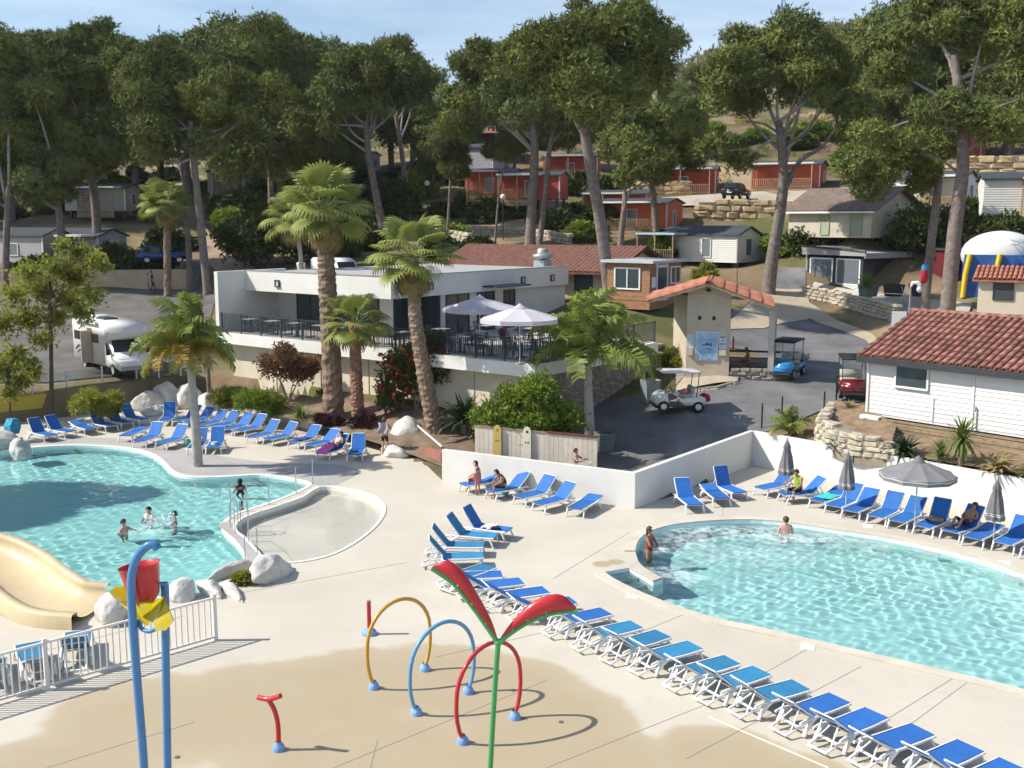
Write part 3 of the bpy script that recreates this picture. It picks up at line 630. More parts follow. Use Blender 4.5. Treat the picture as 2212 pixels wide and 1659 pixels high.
# ------------------------------------------------------------------ pool walls
wall_run('pool_wall', [WA, WB, WC], [1.34, 1.34, 1.5], .2, MWHITE, -.3, 'white rendered pool wall that bends behind the loungers beside the road', 'wall')
wall_run('pool_wall', [WC+_d*.12, WC+_d*.6, WC+_d*25], 1.5, .2, MWHITE, -.3, 'white rendered pool wall behind the grey umbrellas under the white house', 'wall')
_sh = Vector((0, -.12, 0)); yl = [P(-300, 938)+_sh, P(0, 912)+_sh, P(150, 893)+_sh]
wall_run('garden_wall', yl, [1.25, 1.25, 1.3], .25, mat('yellow_render', (.60, .48, .08), .85, .12, .8, world_co=True), -.3, 'mustard yellow retaining wall behind the left loungers', 'wall')
stone_wall('stone_wall', 'dark dry stone wall between the yellow wall and the pale rocks', [P(152, 893)+_sh, P(300, 874)+_sh, P(395, 866)+_sh], [1.3, 1.3, 1.35], .35, MGSTONE, (.55, .26))
# clear glass windbreak on the yellow wall
gt = thing('glass_windbreak', 'clear glass windbreak with slim white posts above the yellow wall', 'fence', (0, 0, 0))
MCLEAR = bpy.data.materials.new('clear_glass_panel'); MCLEAR.use_nodes = True
_N, _L = MCLEAR.node_tree.nodes, MCLEAR.node_tree.links; _N.remove(_N['Principled BSDF'])
_t, _g, _m, _f = _N.new('ShaderNodeBsdfTransparent'), _N.new('ShaderNodeBsdfGlossy'), _N.new('ShaderNodeMixShader'), _N.new('ShaderNodeFresnel')
_t.inputs[0].default_value = (.82, .86, .86, 1); _g.inputs['Roughness'].default_value = .03; _L.new(_f.outputs[0], _m.inputs[0]); _L.new(_t.outputs[0], _m.inputs[1]); _L.new(_g.outputs[0], _m.inputs[2]); _L.new(_m.outputs[0], _N['Material Output'].inputs[0])
gl = [yl[0], yl[1], yl[2], P(300, 874)+_sh, P(395, 866)+_sh]; seg = []
for i in range(4):
    k = 3 if i == 0 else 2
    for q in range(k): seg.append(gl[i].lerp(gl[i+1], q/k))
seg.append(gl[-1])
for i, p in enumerate(seg):
    MB().box((p.x, p.y, 1.3+.55), (.07, .07, 1.15)).build('post', MWFR, gt)
    if i < len(seg)-1:
        q = seg[i+1]; MB().bar((p.x, p.y, 1.86), (q.x, q.y, 1.86), .015, 1.0).build('glass_panel', MCLEAR, gt); MB().bar((p.x, p.y, 1.34), (q.x, q.y, 1.34), .06, .04).build('bottom_rail', mat('aluminium', (.6, .6, .6), .4, .05, metal=.6), gt)

# ------------------------------------------------------------------ restaurant with terrace
TZ = 4.2
_A, _Lp = P(1156, 787, TZ), P(474, 717, TZ)
rx = (_A-_Lp); rx.z = 0; RW = rx.length; rrz = math.atan2(rx.y, rx.x); RD = 10.8
rest = thing('restaurant', 'flat roofed white restaurant with railed terrace above the palms', 'building', (_Lp.x, _Lp.y, 0), rrz)
Rm = Matrix.Rotation(rrz, 3, 'Z'); Ro = Vector((_Lp.x, _Lp.y, 0))
def RL(x, y, z=0): return Rm@Vector((x, y, z))+Ro
MTERR = mat('terrace_paving', (.42, .40, .37), .8, .1, 1.5)
MB().prism([(-.3, 0), (RW, 0), (RW, RD), (11.4, RD), (11.4, 17), (-.3, 17)], TZ-.62, TZ-.02).build('terrace_slab', MWHITE, rest)
MB().prism([(.05, .3), (RW-.3, .3), (RW-.3, RD-.1), (.05, RD-.1)], TZ-.02, TZ+.01).build('terrace_floor', MTERR, rest)
MB().prism([(.2, .7), (RW-.9, .7), (RW-.9, 1.6), (RW-2, 1.6), (RW-2, 15), (.2, 15)], -1, TZ-.62).build('basement_wall', MCREAM, rest)
for x in (4, 7.6, 11.2, 14.8, 18.2): MB().box((x, .69, 1.6), (.05, .04, 3.9)).build('wall_joint', mat('cream_joint', (.38, .33, .26), .9, 0), rest)
# building on the terrace
BX, BY0, BH = 11.6, 2.0, 3.4
MB().prism([(-.05, 4.4), (BX-2.2, 4.4), (BX-2.2, 6.2), (BX-.25, 6.2), (BX-.25, 18), (-.05, 18)], TZ, TZ+BH-.3).build('wall', MWHITE, rest)
MB().prism([(-.3, .02), (0, .02), (0, 5), (-.3, 5)], TZ, TZ+BH+.005).build('side_wall', MWHITE, rest)
fas = MB(); fas.box(((BX)/2, BY0+.15, TZ+BH-.57), (BX, .3, 1.14)); fas.box((BX-.15, (BY0+.3+18)/2, TZ+BH-.57), (.3, 18-BY0-.3, 1.14)); fas.build('fascia', MWHITE, rest)
MB().box((BX/2-.15, (BY0+.3+4.4)/2, TZ+BH-1.1), (BX-.3, 4.1-BY0, .06)).build('soffit', MWHITE, rest)
MB().prism([(-.2, BY0+.3), (BX-.3, BY0+.3), (BX-.3, 18), (-.2, 18)], TZ+BH-.3, TZ+BH-.12).build('roof', mat('grey_roof_membrane', (.36, .36, .36), .85, .12, 1.2, world_co=True), rest)
e = MB(); e.box((BX/2, BY0+.14, TZ+BH+.02), (BX+.06, .34, .04)); e.box((BX-.15, 10.2, TZ+BH+.024), (.36, 16, .04)); e.build('parapet_cap', mat('parapet_grey', (.34, .35, .36), .6, .05), rest)
# glazing: dark sliding panes under the overhang
for i in range(6): win(rest, (2.2+i*1.12, 4.4, TZ+1.15), (1, 0, 0), 1.08, 2.25, .07, MGREYT, MPANE)
for i in range(2): win(rest, (BX-2.2+.02, 4.95+i*.001+i*.0, TZ+1.15), (0, 1, 0), 1.0, 2.25, .07, MGREYT, MPANE) if i == 0 else win(rest, (BX-1.2, 6.2, TZ+1.15), (1, 0, 0), 1.6, 2.25, .07, MGREYT, MPANE)
for y, w in ((7.5, 1.9), (10.0, 1.5), (12.2, 1.0)): win(rest, (BX-.25, y, TZ+1.12), (0, 1, 0), w, 2.2, .08, MGREYT, MPANE, mull=1, name='glazed_door')
MB().box((BX+.5, 11.0, TZ+2.55), (1.2, 3.2, .08)).build('awning', mat('dark_blue_awning', (.03, .05, .09), .6, .1), rest)
MLAMP = mat('lamp_dark', (.06, .06, .065), .5, 0); MLAMPG = mat('lamp_glass', (.6, .6, .58), .3, 0)
for c, u in (((2.8, BY0, TZ+2.75), (1, 0, 0)), ((7.2, BY0, TZ+2.75), (1, 0, 0)), ((BX, 5.0, TZ+2.8), (0, 1, 0)), ((BX, 13.2, TZ+2.75), (0, 1, 0)), ((BX, 16.2, TZ+2.75), (0, 1, 0))):
    win(rest, c, u, .3, .34, .06, MLAMP, MLAMPG, .06, name='wall_lamp')
# railing
MRAIL = mat('railing_steel', (.05, .065, .075), .5, .05)
rail = MB()
def rail_run(a, c):
    a, c = Vector(a), Vector(c)
    for z in (.12, 1.06): rail.bar(a+Vector((0, 0, z)), c+Vector((0, 0, z)), .045, .035)
rail_run((.1, .12, TZ), (RW-.12, .12, TZ)); rail_run((RW-.12, .16, TZ), (RW-.12, RD-.2, TZ))
railing = rail.build('railing', MRAIL, rest)
pm = MB().box((0, 0, .56), (.07, .07, 1.12)).mesh('post', MRAIL); bmsh = MB().box((0, 0, 0), (.022, .022, .9)).mesh('baluster', MRAIL)
n = 13
for i in range(n+1): put('post', pm, railing, (.1+(RW-.22)*i/n, .12, TZ))
for i in range(1, 6): put('post', pm, railing, (RW-.12, .12+(RD-.3)*i/5, TZ))
k = 190
for i in range(k): put('baluster', bmsh, railing, (.16+(RW-.3)*(i+.5)/k, .12, TZ+.59))
k = 92
for i in range(k): put('baluster', bmsh, railing, (RW-.12, .2+(RD-.45)*(i+.5)/k, TZ+.59))
# roof extractor cowl
cw = thing('extractor_cowl', 'galvanised kitchen extractor cowl on the restaurant roof', 'extractor cowl', RL(BX-1.3, 17, TZ+BH-.12), rrz)
MGALV = mat('galvanised_steel', (.40, .42, .43), .45, .12, 4, metal=.5)
MB().box((0, 0, .25), (.8, .8, .5)).build('duct', MGALV, cw); b = MB(); b.lathe([(.45, .5), (.8, .72), (.8, .82), (.42, .9), (.42, 1.15), (.3, 1.25), (.01, 1.26)], 4); b.build('hood', MGALV, cw)
# stone facing under the terrace's road side
c0, c1 = RL(RW-.65, 1.6), RL(RW-.65, RD+1.5)
c0.z, c1.z = hgt(c0.x, c0.y)-.2, hgt(c1.x, c1.y)-.1
stone_wall('stone_wall', 'grey stone facing below the restaurant terrace on the road side', [c0, c1], [TZ-.66-c0.z, TZ-.66-c1.z], .4, MGSTONE, (.5, .24))

# parasols of the terrace
def parasol(label, loc, dia, h, m, rz=0, sides=8, closed=False, stripes=False, rise=.55, group=None):
    t = thing('parasol', label, 'parasol', loc, rz, group); MB().cyl((0, 0, 0), .025, h+.12, 8).build('pole', mat('grey_pole', (.55, .56, .57), .4, .05, metal=.3), t)
    MB().cyl((0, 0, 0), .2, .07, 12).build('base', mat('parasol_base', (.3, .3, .3), .7, .1), t)
    r = dia/2
    if not closed:
        b = MB(); vs = [(0, 0, h+.06)]; N_ = sides*4
        for k, (f, dz) in enumerate(((.12, -.02), (.4, -.17), (.7, -.38), (1.0, -.55))):
            for j in range(N_):
                a = 2*PI*j/N_; q = (a*sides/(2*PI)) % 1; flat = math.cos(PI/sides)/math.cos((q-.5)*2*PI/sides); sag = -.05*f*math.sin(PI*q)
                rr_ = r*f*(flat*.96+.04); vs.append((rr_*math.cos(a), rr_*math.sin(a), h+dz*rise/.55+sag*.6))
        for j in range(N_):
            a = 2*PI*j/N_; q = (a*sides/(2*PI)) % 1; flat = math.cos(PI/sides)/math.cos((q-.5)*2*PI/sides); rr_ = r*flat; vs.append((rr_*math.cos(a), rr_*math.sin(a), h-(.55*rise/.55)-.2))
        fs = [(0, 1+j, 1+(j+1) % N_) for j in range(N_)]
        for k in range(4): fs += [(1+k*N_+j, 1+(k+1)*N_+j, 1+(k+1)*N_+(j+1) % N_, 1+k*N_+(j+1) % N_) for j in range(N_)]
        b.add(vs, fs); cp = b.build('canopy', m, t)
        b = MB(); b.lathe([(.34*r*.5, h-.02), (.1, h+.12), (.01, h+.2)], sides); b.build('vent', m, cp)
        for j in range(sides):
            a = 2*PI*j/sides; MB().bar((.05*math.cos(a), .05*math.sin(a), h-.1), (r*.97*math.cos(a), r*.97*math.sin(a), h-rise-.03), .015).build('rib', MGALV, t)
        if stripes:
            for f, z in ((1.0, -.66), (.985, -.60)):
                b = MB(); N2 = sides*4; vs = []
                for j in range(N2):
                    a = 2*PI*j/N2; q = (a*sides/(2*PI)) % 1; flat = math.cos(PI/sides)/math.cos((q-.5)*2*PI/sides)*1.012; vs += [(r*flat*math.cos(a)*f, r*flat*math.sin(a)*f, h+z*rise/.55), (r*flat*math.cos(a)*f, r*flat*math.sin(a)*f, h+z*rise/.55+.025)]
                b.add(vs, [(2*j, (2*j+2) % (2*N2), (2*j+3) % (2*N2), 2*j+1) for j in range(N2)]); b.build('stripe', MWFR, cp)
    else:
        b = MB(); N_ = 32; vs = []; prof = [(.03, 0), (.07, -.10), (.13, -.28), (.11, -.31), (.17, -.62), (.235, -1.0), (.27, -1.22), (.24, -1.32)]
        for rr_, dz in prof:
            for j in range(N_):
                a = 2*PI*j/N_; w = 1+.24*math.sin(a*8+dz*2)+.08*math.sin(a*3+dz*5); vs.append((rr_*w*math.cos(a), rr_*w*math.sin(a), h+dz))
        fs = []
        for k in range(len(prof)-1): fs += [(k*N_+j, k*N_+(j+1) % N_, (k+1)*N_+(j+1) % N_, (k+1)*N_+j)[::-1] for j in range(N_)]
        b.add(vs, fs, True); cp = b.build('folded_canopy', m, t)
        for z, rr_ in ((-1.10, .262), (-1.16, .268)):
            b = MB(); vs = []
            for j in range(N_):
                a = 2*PI*j/N_; w = 1+.24*math.sin(a*8+z*2)+.08*math.sin(a*3+z*5); vs += [((rr_*w+.006)*math.cos(a), (rr_*w+.006)*math.sin(a), h+z), ((rr_*w+.006)*math.cos(a), (rr_*w+.006)*math.sin(a), h+z+.02)]
            b.add(vs, [(2*j, (2*j+2) % (2*N_), (2*j+3) % (2*N_), 2*j+1) for j in range(N_)]); b.build('stripe', MWFR, cp)
        MB().lathe([(.02, h+.1), (.035, h+.05), (.03, h)], 8).build('finial', MGALV, t)
    return t
MLILAC = mat('white_lilac_canvas', (.66, .62, .68), .8, .06, 1.5, transl=.25)
MGREYC = mat('grey_canvas', (.215, .21, .215), .85, .1, 3, transl=.12)
for (x, y, dm, lab) in ((1036, 660, 3.8, 'pale lilac white parasol on the terrace, the one nearer the restaurant wall'), (1123, 682, 3.6, 'pale lilac white parasol on the terrace, the one nearer the railing')):
    p = P(x, y, 6.35); parasol(lab, (p.x, p.y, TZ+.01), dm, 2.5, MLILAC, .3, 8, rise=.45)

# tables and chairs of the terrace
MTAB = mat('table_top', (.42, .41, .40), .5, .1); MCH = mat('dark_chair', (.055, .058, .065), .55, .1)
def mk_table():
    t = thing('terrace_table', 'small square grey terrace table behind the dark railing', 'table', group='restaurant terrace tables'); MB().box((0, 0, .735), (.72, .72, .03)).build('table_top', MTAB, t); MB().box((0, 0, .36), (.07, .07, .72)).build('leg', MCH, t); MB().box((0, 0, .012), (.5, .5, .024)).build('base', MCH, t); return t
def mk_chair():
    t = thing('terrace_chair', 'dark slatted terrace armchair drawn up to a grey table', 'chair', group='restaurant terrace chairs'); MB().box((0, 0, .44), (.46, .46, .035)).build('seat', MCH, t)
    b = MB(); [b.bar((-.21+.105*i, .21, .46), (-.21+.105*i, .27, .86), .03, .02) for i in range(5)]; b.box((0, .27, .87), (.48, .03, .05)); b.build('backrest', MCH, t)
    b = MB()
    for x in (-.2, .2):
        for y in (-.2, .2): b.box((x, y, .215), (.03, .03, .43))
        b.bar((x*1.1, -.2, .64), (x*1.1, .24, .64), .035, .025)
    b.build('leg_frame', MCH, t); return t
NTH = ['first', 'second', 'third', 'fourth', 'fifth', 'sixth', 'seventh', 'eighth', 'ninth', 'tenth', 'eleventh']
t0, c0_ = mk_table(), mk_chair(); first = [True, True]
spots = [(1.5+i*1.95, 1.05) for i in range(6)]+[(13.2, 1.2), (15.0, 1.3), (16.9, 1.2), (18.8, 1.3), (20.4, 1.5), (13.6, 3.6), (16.0, 3.8), (18.4, 3.6), (20.5, 4.2), (14.4, 6.4), (17.2, 6.6), (20.3, 6.8), (19.8, 9.2)]
for i, (x, y) in enumerate(spots):
    p = RL(x, y, TZ+.01); a = rrz+random.uniform(-.15, .15)
    where = ('%s from the left along the front railing' % NTH[i] if i < 11 else '%s from the wall in the %s parasol row' % (NTH[i-11 if i < 15 else i-15], 'nearer' if i < 15 else 'farther'))
    c = t0 if first[0] else copy_tree(t0); first[0] = False; c.location = p; c.rotation_euler = (0, 0, a); c['label'] = 'small square grey terrace table, '+where
    for s in ((0, 1) if y < 1.4 and x < 12 else (0, 1, 2) if i % 3 else (0, 2)):
        ang = a+(PI/2, -PI/2, PI)[s]+random.uniform(-.25, .25); off = Matrix.Rotation(ang, 3, 'Z')@Vector((0, .62, 0))
        q = p+off
        if first[1]: ch = c0_; first[1] = False
        else: ch = copy_tree(c0_)
        ch.location = q; ch.rotation_euler = (0, 0, ang); ch['label'] = 'dark chair at the terrace table '+where

# ------------------------------------------------------------------ tiled hall and timber hut behind
a, c = D(1074, 528, 77.4), D(1389, 531.6, 72.5); d = c-a; rz = math.atan2(d.y, d.x); L = math.hypot(d.x, d.y)+2.2; un = Vector((-math.sin(rz), math.cos(rz), 0)); ud = Vector((math.cos(rz), math.sin(rz), 0))
o = c-ud*(L-.4)-un*5.2; gz = 4.8
hall = thing('tiled_hall', 'long low hall with terracotta tiled gable roof behind the restaurant', 'building', (o.x, o.y, gz), rz)
gable(hall, L-.8, 10.4, 2.5, 1.35, MCREAM, MTILE, .7, 0, corr=.34, roof_name='tiled_roof')
win(hall, (L-2.6, 0, 1.2), (1, 0, 0), 1.2, 1.9, .08, MGREYT, MPANE, name='door'); win(hall, (L-5.6, 0, 1.5), (1, 0, 0), 1.6, 1.2)
win(hall, (L-8.5, 0, 1.5), (1, 0, 0), 1.6, 1.2)
p = D(1403, 652, 63.5); hz = p.z
hut = thing('timber_hut', 'cedar clad reception hut with white windows beside the tiled hall', 'hut', (p.x, p.y, hz), rrz)
MB().prism([(-3.0, 0), (0, 0), (0, 3.8), (-3.0, 3.8)], -.5, 2.3).build('wall', MWOODR, hut)
for i in range(9):
    MB().box((-1.5, -.012, .15+i*.25), (3.0, .03, .235)).build('cladding_board', MWOODR, hut); MB().box((.012, 1.9, .15+i*.25), (.03, 3.8, .235)).build('cladding_board', MWOODR, hut)
MB().box((-1.45, 1.9, 2.38), (3.7, 4.5, .16)).build('roof', mat('zinc_roof', (.5, .52, .54), .5, .1), hut)
win(hut, (-1.55, -.03, 1.35), (1, 0, 0), 1.75, 1.25, .09, mull=1); win(hut, (.03, 3.0, 1.5), (0, 1, 0), 1.15, 1.0, .09, mull=1); win(hut, (.03, 1.35, 1.05), (0, 1, 0), 1.25, 2.0, .07, MWFR, MPANE, name='door')
MB().box((.06, 1.3, 2.22), (.06, 1.4, .28)).build('name_board', mat('sign_white', (.75, .76, .74), .6, .05), hut)
b = MB(); [b.box((.095, .78+i*.11, 2.22), (.01, .07, .09)) for i in range(10)]; b.build('lettering', mat('sign_blue', (.12, .28, .42), .6, 0), hut)
MB().box((.06, .35, 1.15), (.02, .45, .62)).build('notice', MWFR, hut)

# ------------------------------------------------------------------ kiosk
KD = 52.5; kg = 2.72
kx0, kx1 = D(1481, 811, KD).x, D(1572, 811, KD).x
kio = thing('kiosk', 'small cream kiosk with terracotta tiled gable roof and notice boards', 'kiosk', (kx0, KD, kg), R(-12))
KR = Matrix.Rotation(R(-12), 3, 'Z')
def KM(x, y, z=0): return KR@Vector((x, y, z))+Vector((kx0, KD, kg))
kw = kx1-kx0; rdx = D(1531, 600, KD).x-kx0; rdz = 7.42-kg; lex, rex = D(1401, 646, KD).x-kx0, D(1664, 651, KD).x-kx0; lez, rez = 6.52-kg, 6.32-kg
wz = lambda x: rdz-.12-(rdz-lez)*(rdx-x)/(rdx-lex) if x < rdx else rdz-.12-(rdz-rez)*(x-rdx)/(rex-rdx)
b = MB(); b.plate([(0, -.6), (kw, -.6), (kw, wz(kw)), (rdx, wz(rdx)), (0, wz(0))], (0, .2, 0), (1, 0, 0), (0, 0, 1), .4); b.build('wall', mat('kiosk_render', (.55, .475, .36), .9, .1, 1.2, .2, 20), kio)
MB().prism([(0, .4), (.3, .4), (-.55, 3.3), (-.85, 3.3)], -.6, wz(-.9)).build('side_wall', MATS['kiosk_render'], kio)
MB().prism([(-.85, 3.3), (kw, 3.3), (kw, 3.5), (-.85, 3.5)], -.3, wz(-.9)+.1).build('back_wall', MATS['kiosk_render'], kio)
px = D(1629, 781, 55.6).x-kx0
for yy, xx in ((.25, px), (3.3, px+.2)): MB().box((xx, yy, (wz(px)-.1)/2), (.28, .28, wz(px)-.1)).build('pillar', mat('pillar_paint', (.50, .46, .40), .85, .1), kio)
for s in (0, 1):
    xe, ze = (lex, lez) if s == 0 else (rex, rez); b = MB(); q = [(xe, -.75, ze), (rdx, -.75, rdz), (rdx, 4.6, rdz), (xe, 4.6, ze)]
    if s: q = [q[1], q[0], q[3], q[2]]
    lo = [(x, y, z-.12) for x, y, z in q]; b.add(lo+q, [(4, 5, 6, 7), (3, 2, 1, 0), (0, 1, 5, 4), (1, 2, 6, 5), (2, 3, 7, 6), (3, 0, 4, 7)]); ro = b.build('roof', MWOOD, kio)
    us = Vector((rdx-xe, 0, rdz-ze)); sl = us.length
    tm = tile_mesh('tile', MTILE2, .64, .80, .26)
    if s == 0: lay_tiles(ro, (xe-.05, 4.6, ze), (0, -1, 0), us, 9, 5, .594, sl/5, tm, .02, .005)
    else: lay_tiles(ro, (xe+.05, -.75, ze), (0, 1, 0), us, 9, 5, .594, sl/5, tm, .02, .005)
rt = tile_mesh('ridge_tile', MTILE2, .36, .62, .45)
for i in range(10): put('ridge_tile', rt, kio, (rdx, -.8+i*.55, rdz+.02), (0, 0, 0))
for xx in (.62, 1.32): MB().box((xx, -.002, 2.95), (.15, .02, .2)).build('vent_hole', MDARK, kio)
pos = MB().box((1.0, -.03, 1.55), (1.06, .05, 1.38)).build('poster', mat('poster_blue', (.42, .58, .76), .4, .3, 2.5, dark=(.22, .38, .6)), kio)
MB().box((1.0, -.02, 1.55), (1.12, .03, 1.44)).build('poster_frame', MWFR, kio)
b = MB(); rr = random.Random(3)
for (xx, zz, w, h) in [(.86, 1.62, .16, .05), (.98, 1.66, .06, .17), (1.08, 1.64, .12, .1), (1.2, 1.67, .1, .06), (1.22, 1.6, .05, .16), (1.0, 1.42, .12, .04), (1.2, 1.38, .04, .12), (1.12, 1.42, .05, .05)]: b.box((xx, -.062, zz), (w, .008, h))
b.build('poster_mark', mat('poster_navy', (.06, .1, .18), .5, 0), pos)
b = MB(); [b.box((.62+rr.uniform(0, .75), -.0612, .92+rr.uniform(0, .38)), (rr.uniform(.05, .2), .006, rr.uniform(.03, .1))) for _ in range(12)]; b.build('poster_mark', mat('poster_teal', (.20, .46, .55), .5, .1), pos)
for xx, m_ in ((.2, 'notice_pale'), (1.78, 'notice_blue')):
    MB().box((xx, -.02, 1.78), (.38, .03, .7)).build('notice', mat('notice_pale', (.60, .68, .74), .5, .1), kio)
b = MB(); b.box((1.78, -.04, 2.02), (.3, .01, .05)); b.box((1.78, -.04, 1.68), (.3, .01, .04)); b.box((1.8, -.04, 1.86), (.08, .01, .06)); b.build('notice_print', MATS['poster_navy'], kio)
MB().box((1.78, -.05, 1.25), (.34, .06, .3)).build('leaflet_box', MCREAM, kio); MB().box((.2, -.07, 1.25), (.24, .14, .32)).build('letter_box', MCREAM, kio)
MB().lathe([(.1, .02), (.12, .12), (.03, .16)], 10, (rdx, -.12, rdz-.45)).build('wall_lamp', MLAMP, kio)
MB().cyl((rdx+1.35, 1.8, rdz-.3), .02, 1.7, 6).build('aerial_rod', MLAMP, kio)
MB().box((2.6, 2.6, .45), (2.4, .45, .06)).build('bench_seat', MWOOD, kio)
b = MB(); b.bar((1.9, 3.25, .95), (5.6, 3.25, .95), .06, .1); b.bar((1.9, 3.25, .6), (5.6, 3.25, .6), .06, .06); [b.box((1.9+i*1.2, 3.25, .5), (.06, .06, 1.0)) for i in range(4)]; b.build('rail', MLAMP, kio)
kb = [KM(kw+.15, .2, -.2), KM(px+.1, .3, -.2), KM(px+1.2, 1.2, -.1)]
stone_wall('stone_wall', 'low grey stone plinth under the kiosk pillar beside the blue cart', kb, .62, .4, MGSTONE, (.4, .2))
pv = [T(1460, 850), T(1592, 830), T(1598, 815), T(1570, 806), T(1460, 806)]; drape('kiosk_pavement', pv, mat('paving', (.42, .36, .28), .9, .15, 1, world_co=True), .16, .5)
stone_wall('stone_kerb', 'low curved stone kerb in front of the kiosk', [T(1480, 848), T(1545, 842), T(1593, 828)], .22, .3, MSTONE, (.4, .22), 'kerb')
# hanging clothes on the kiosk's open side
for i, cc in enumerate([(.55, .05, .07), (.62, .6, .6), (.10, .16, .20), (.6, .35, .36)]):
    tag(MB().box((0, 0, 0), (.05, .22, .55)).build('beach_towel', mat('towel_%d' % i, cc, .9, .15, 8)), 'beach towel hung at the open side of the kiosk, %s' % ['red', 'white', 'dark teal', 'pink'][i], 'towel').location = KM(kw+.18, .3+i*.3, 1.65)

# ------------------------------------------------------------------ white house on the right
hc = D(1873, 890, 44.6); hdir = Vector((.657, -.754, 0)).normalized(); hrz = math.atan2(hdir.y, hdir.x)
house = thing('white_house', 'white boarded house with terracotta tile roof above the right pool wall', 'house', hc, hrz)
HL, HWd, HH = 13.0, 8.0, 2.62
MBOARD = mat('white_board', (.74, .73, .71), .55, .03, 2)
b = MB(); b.add([(0, y, z) for y, z in [(0, -.1), (HWd, -.1), (HWd, HH), (HWd/2, HH+1.45), (0, HH)]]+[(HL, y, z) for y, z in [(0, -.1), (HWd, -.1), (HWd, HH), (HWd/2, HH+1.45), (0, HH)]], [(4, 3, 2, 1, 0), (5, 6, 7, 8, 9), (0, 5, 9, 4), (1, 2, 7, 6)]); b.build('wall', MBOARD, house)
nb = 14
for i in range(nb):
    z = HH*i/nb; h = HH/nb
    segs = [(0.02, 4.55), (4.6, 9.2), (9.25, HL)]
    if 1.2 < z+h/2 < 2.42: segs = [(0.02, 1.2), (2.72, 4.55), (4.6, 9.2), (9.25, HL)]
    for x0, x1 in segs:
        bb = MB(); bb.add([(x0, -.002, z+h), (x1, -.002, z+h), (x1, -.026, z+.012), (x0, -.026, z+.012), (x0, -.002, z+.012), (x1, -.002, z+.012)], [(3, 2, 1, 0), (4, 5, 2, 3), (3, 0, 4), (2, 5, 1)]); bb.build('siding_board', MBOARD, house)
MB().box((0, -.03, HH/2), (.1, .09, HH)).build('corner_trim', MBOARD, house); MB().box((4.575, -.03, HH/2), (.08, .05, HH)).build('corner_trim', MBOARD, house)
win(house, (1.96, -.02, 1.82), (1, 0, 0), 1.42, 1.08, .08, MWFR, MPANE, .03)
MB().box((1.96, -.07, 1.26), (1.5, .12, .04)).build('window_sill', MWFR, house)
ov = .45; sl = 1.45/4; e0 = HH-sl*ov
for s in (0, 1):
    y0, y1 = (-ov, 4) if s == 0 else (8+ov, 4); b = MB(); q = [(-.35, y0, e0), (HL, y0, e0), (HL, y1, HH+1.45), (-.35, y1, HH+1.45)]
    if s: q = q[::-1]
    b.add([(x, y, z-.1) for x, y, z in q]+q, [(4, 5, 6, 7), (3, 2, 1, 0), (0, 1, 5, 4), (1, 2, 6, 5), (2, 3, 7, 6), (3, 0, 4, 7)])
    ro = b.build('roof', MTILE, house)
    if s == 0:
        us = Vector((0, 4+ov, 1.45+sl*ov)); slen = us.length; tm = tile_mesh('tile', MTILE, .27, slen/9+.07, .42); rows, cols, pit = 9, 33, .305
        lay_tiles(ro, (-.35, -ov-.05, e0), (1, 0, 0), us, cols, rows, pit, slen/rows, tm, .02, .01)
rt = tile_mesh('ridge_tile', MTILE, .3, .5, .42)
for i in range(24): put('ridge_tile', rt, house, (-.4+i*.44, 4, HH+1.45+.05), (0, -.03, -PI/2))
MB().box((HL/2-.2, -ov-.02, e0-.14), (HL+.3, .05, .26)).build('fascia_board', MGREYT, house); MB().box((HL/2, -ov/2-.01, e0-.05), (HL, ov, .03)).build('soffit_board', MGREYT, house)
b = MB(); b.tube([(2.95, -.05, 1.0), (2.95, -.05, .02)], .02, 6); b.build('conduit', MWFR, house); b = MB(); b.tube([(4.75, -.06, .75), (4.75, -.06, -.05)], .03, 6); b.build('downpipe', MWFR, house)
MB().box((4.68, -.07, .8), (.1, .1, .16)).build('wall_socket', mat('box_grey', (.4, .42, .44), .5, 0), house)
sk = thing('slatted_skirt', 'low horizontal timber slat fence along the foot of the white house', 'fence', hc, hrz)
for i in range(5): MB().box((6.2, -.75, -.6+i*.135), (10.6, .025, .10)).build('slat', MWOOD, sk)
for i in range(7): MB().box((1.0+i*1.6, -.71, -.4), (.07, .05, .75)).build('post', MWOOD, sk)
MB().box((6.2, -.35, -.56), (10.8, .62, .05)).build('ledge', mat('ledge_concrete', (.5, .48, .44), .9, .1), sk)
hm = lambda x, y, z=0: hc+Matrix.Rotation(hrz, 3, 'Z')@Vector((x, y, z))
ac = thing('air_conditioner', 'white outdoor air conditioner unit at the corner of the white house', 'air conditioner', hm(.62, -.75, -.68), hrz)
MB().box((0, 0, .38), (.86, .34, .64)).build('casing', MBOARD, ac); b = MB(); b.lathe([(.24, 0), (.24, .03), (.2, .03), (.2, .0)], 20, (-.12, -.19, .38), Matrix.Rotation(PI/2, 3, 'X')); b.build('fan_ring', mat('fan_grey', (.35, .36, .37), .5, 0), ac)
b = MB(); [b.box((-.12, -.185, .38), (.38, .015, .05), M=Matrix.Rotation(PI*i/3, 3, 'Y')) for i in range(3)]; b.build('fan_blade', MATS['fan_grey'], ac); [MB().box((x, 0, .03), (.05, .3, .06)).build('foot', MATS['fan_grey'], ac) for x in (-.3, .3)]
stone_wall('stone_wall', 'pale dry stone terrace wall at the corner of the white house', [T(1772, 950), T(1800, 965), T(1850, 978), T(1925, 985)], [.95, .95, .8, .55], .5, MSTONE, (.5, .22))
stone_wall('stone_wall', 'short pale stone wall running up to the road by the white house', [T(1772, 950), T(1800, 885)], [.95, .35], .45, MSTONE, (.5, .22))
drape('planting_bed', [T(*q) for q in [(1775, 946), (1870, 972), (1925, 980), (1935, 940), (1870, 895), (1805, 884)]], MATS['bark_mulch'], .42, .6)

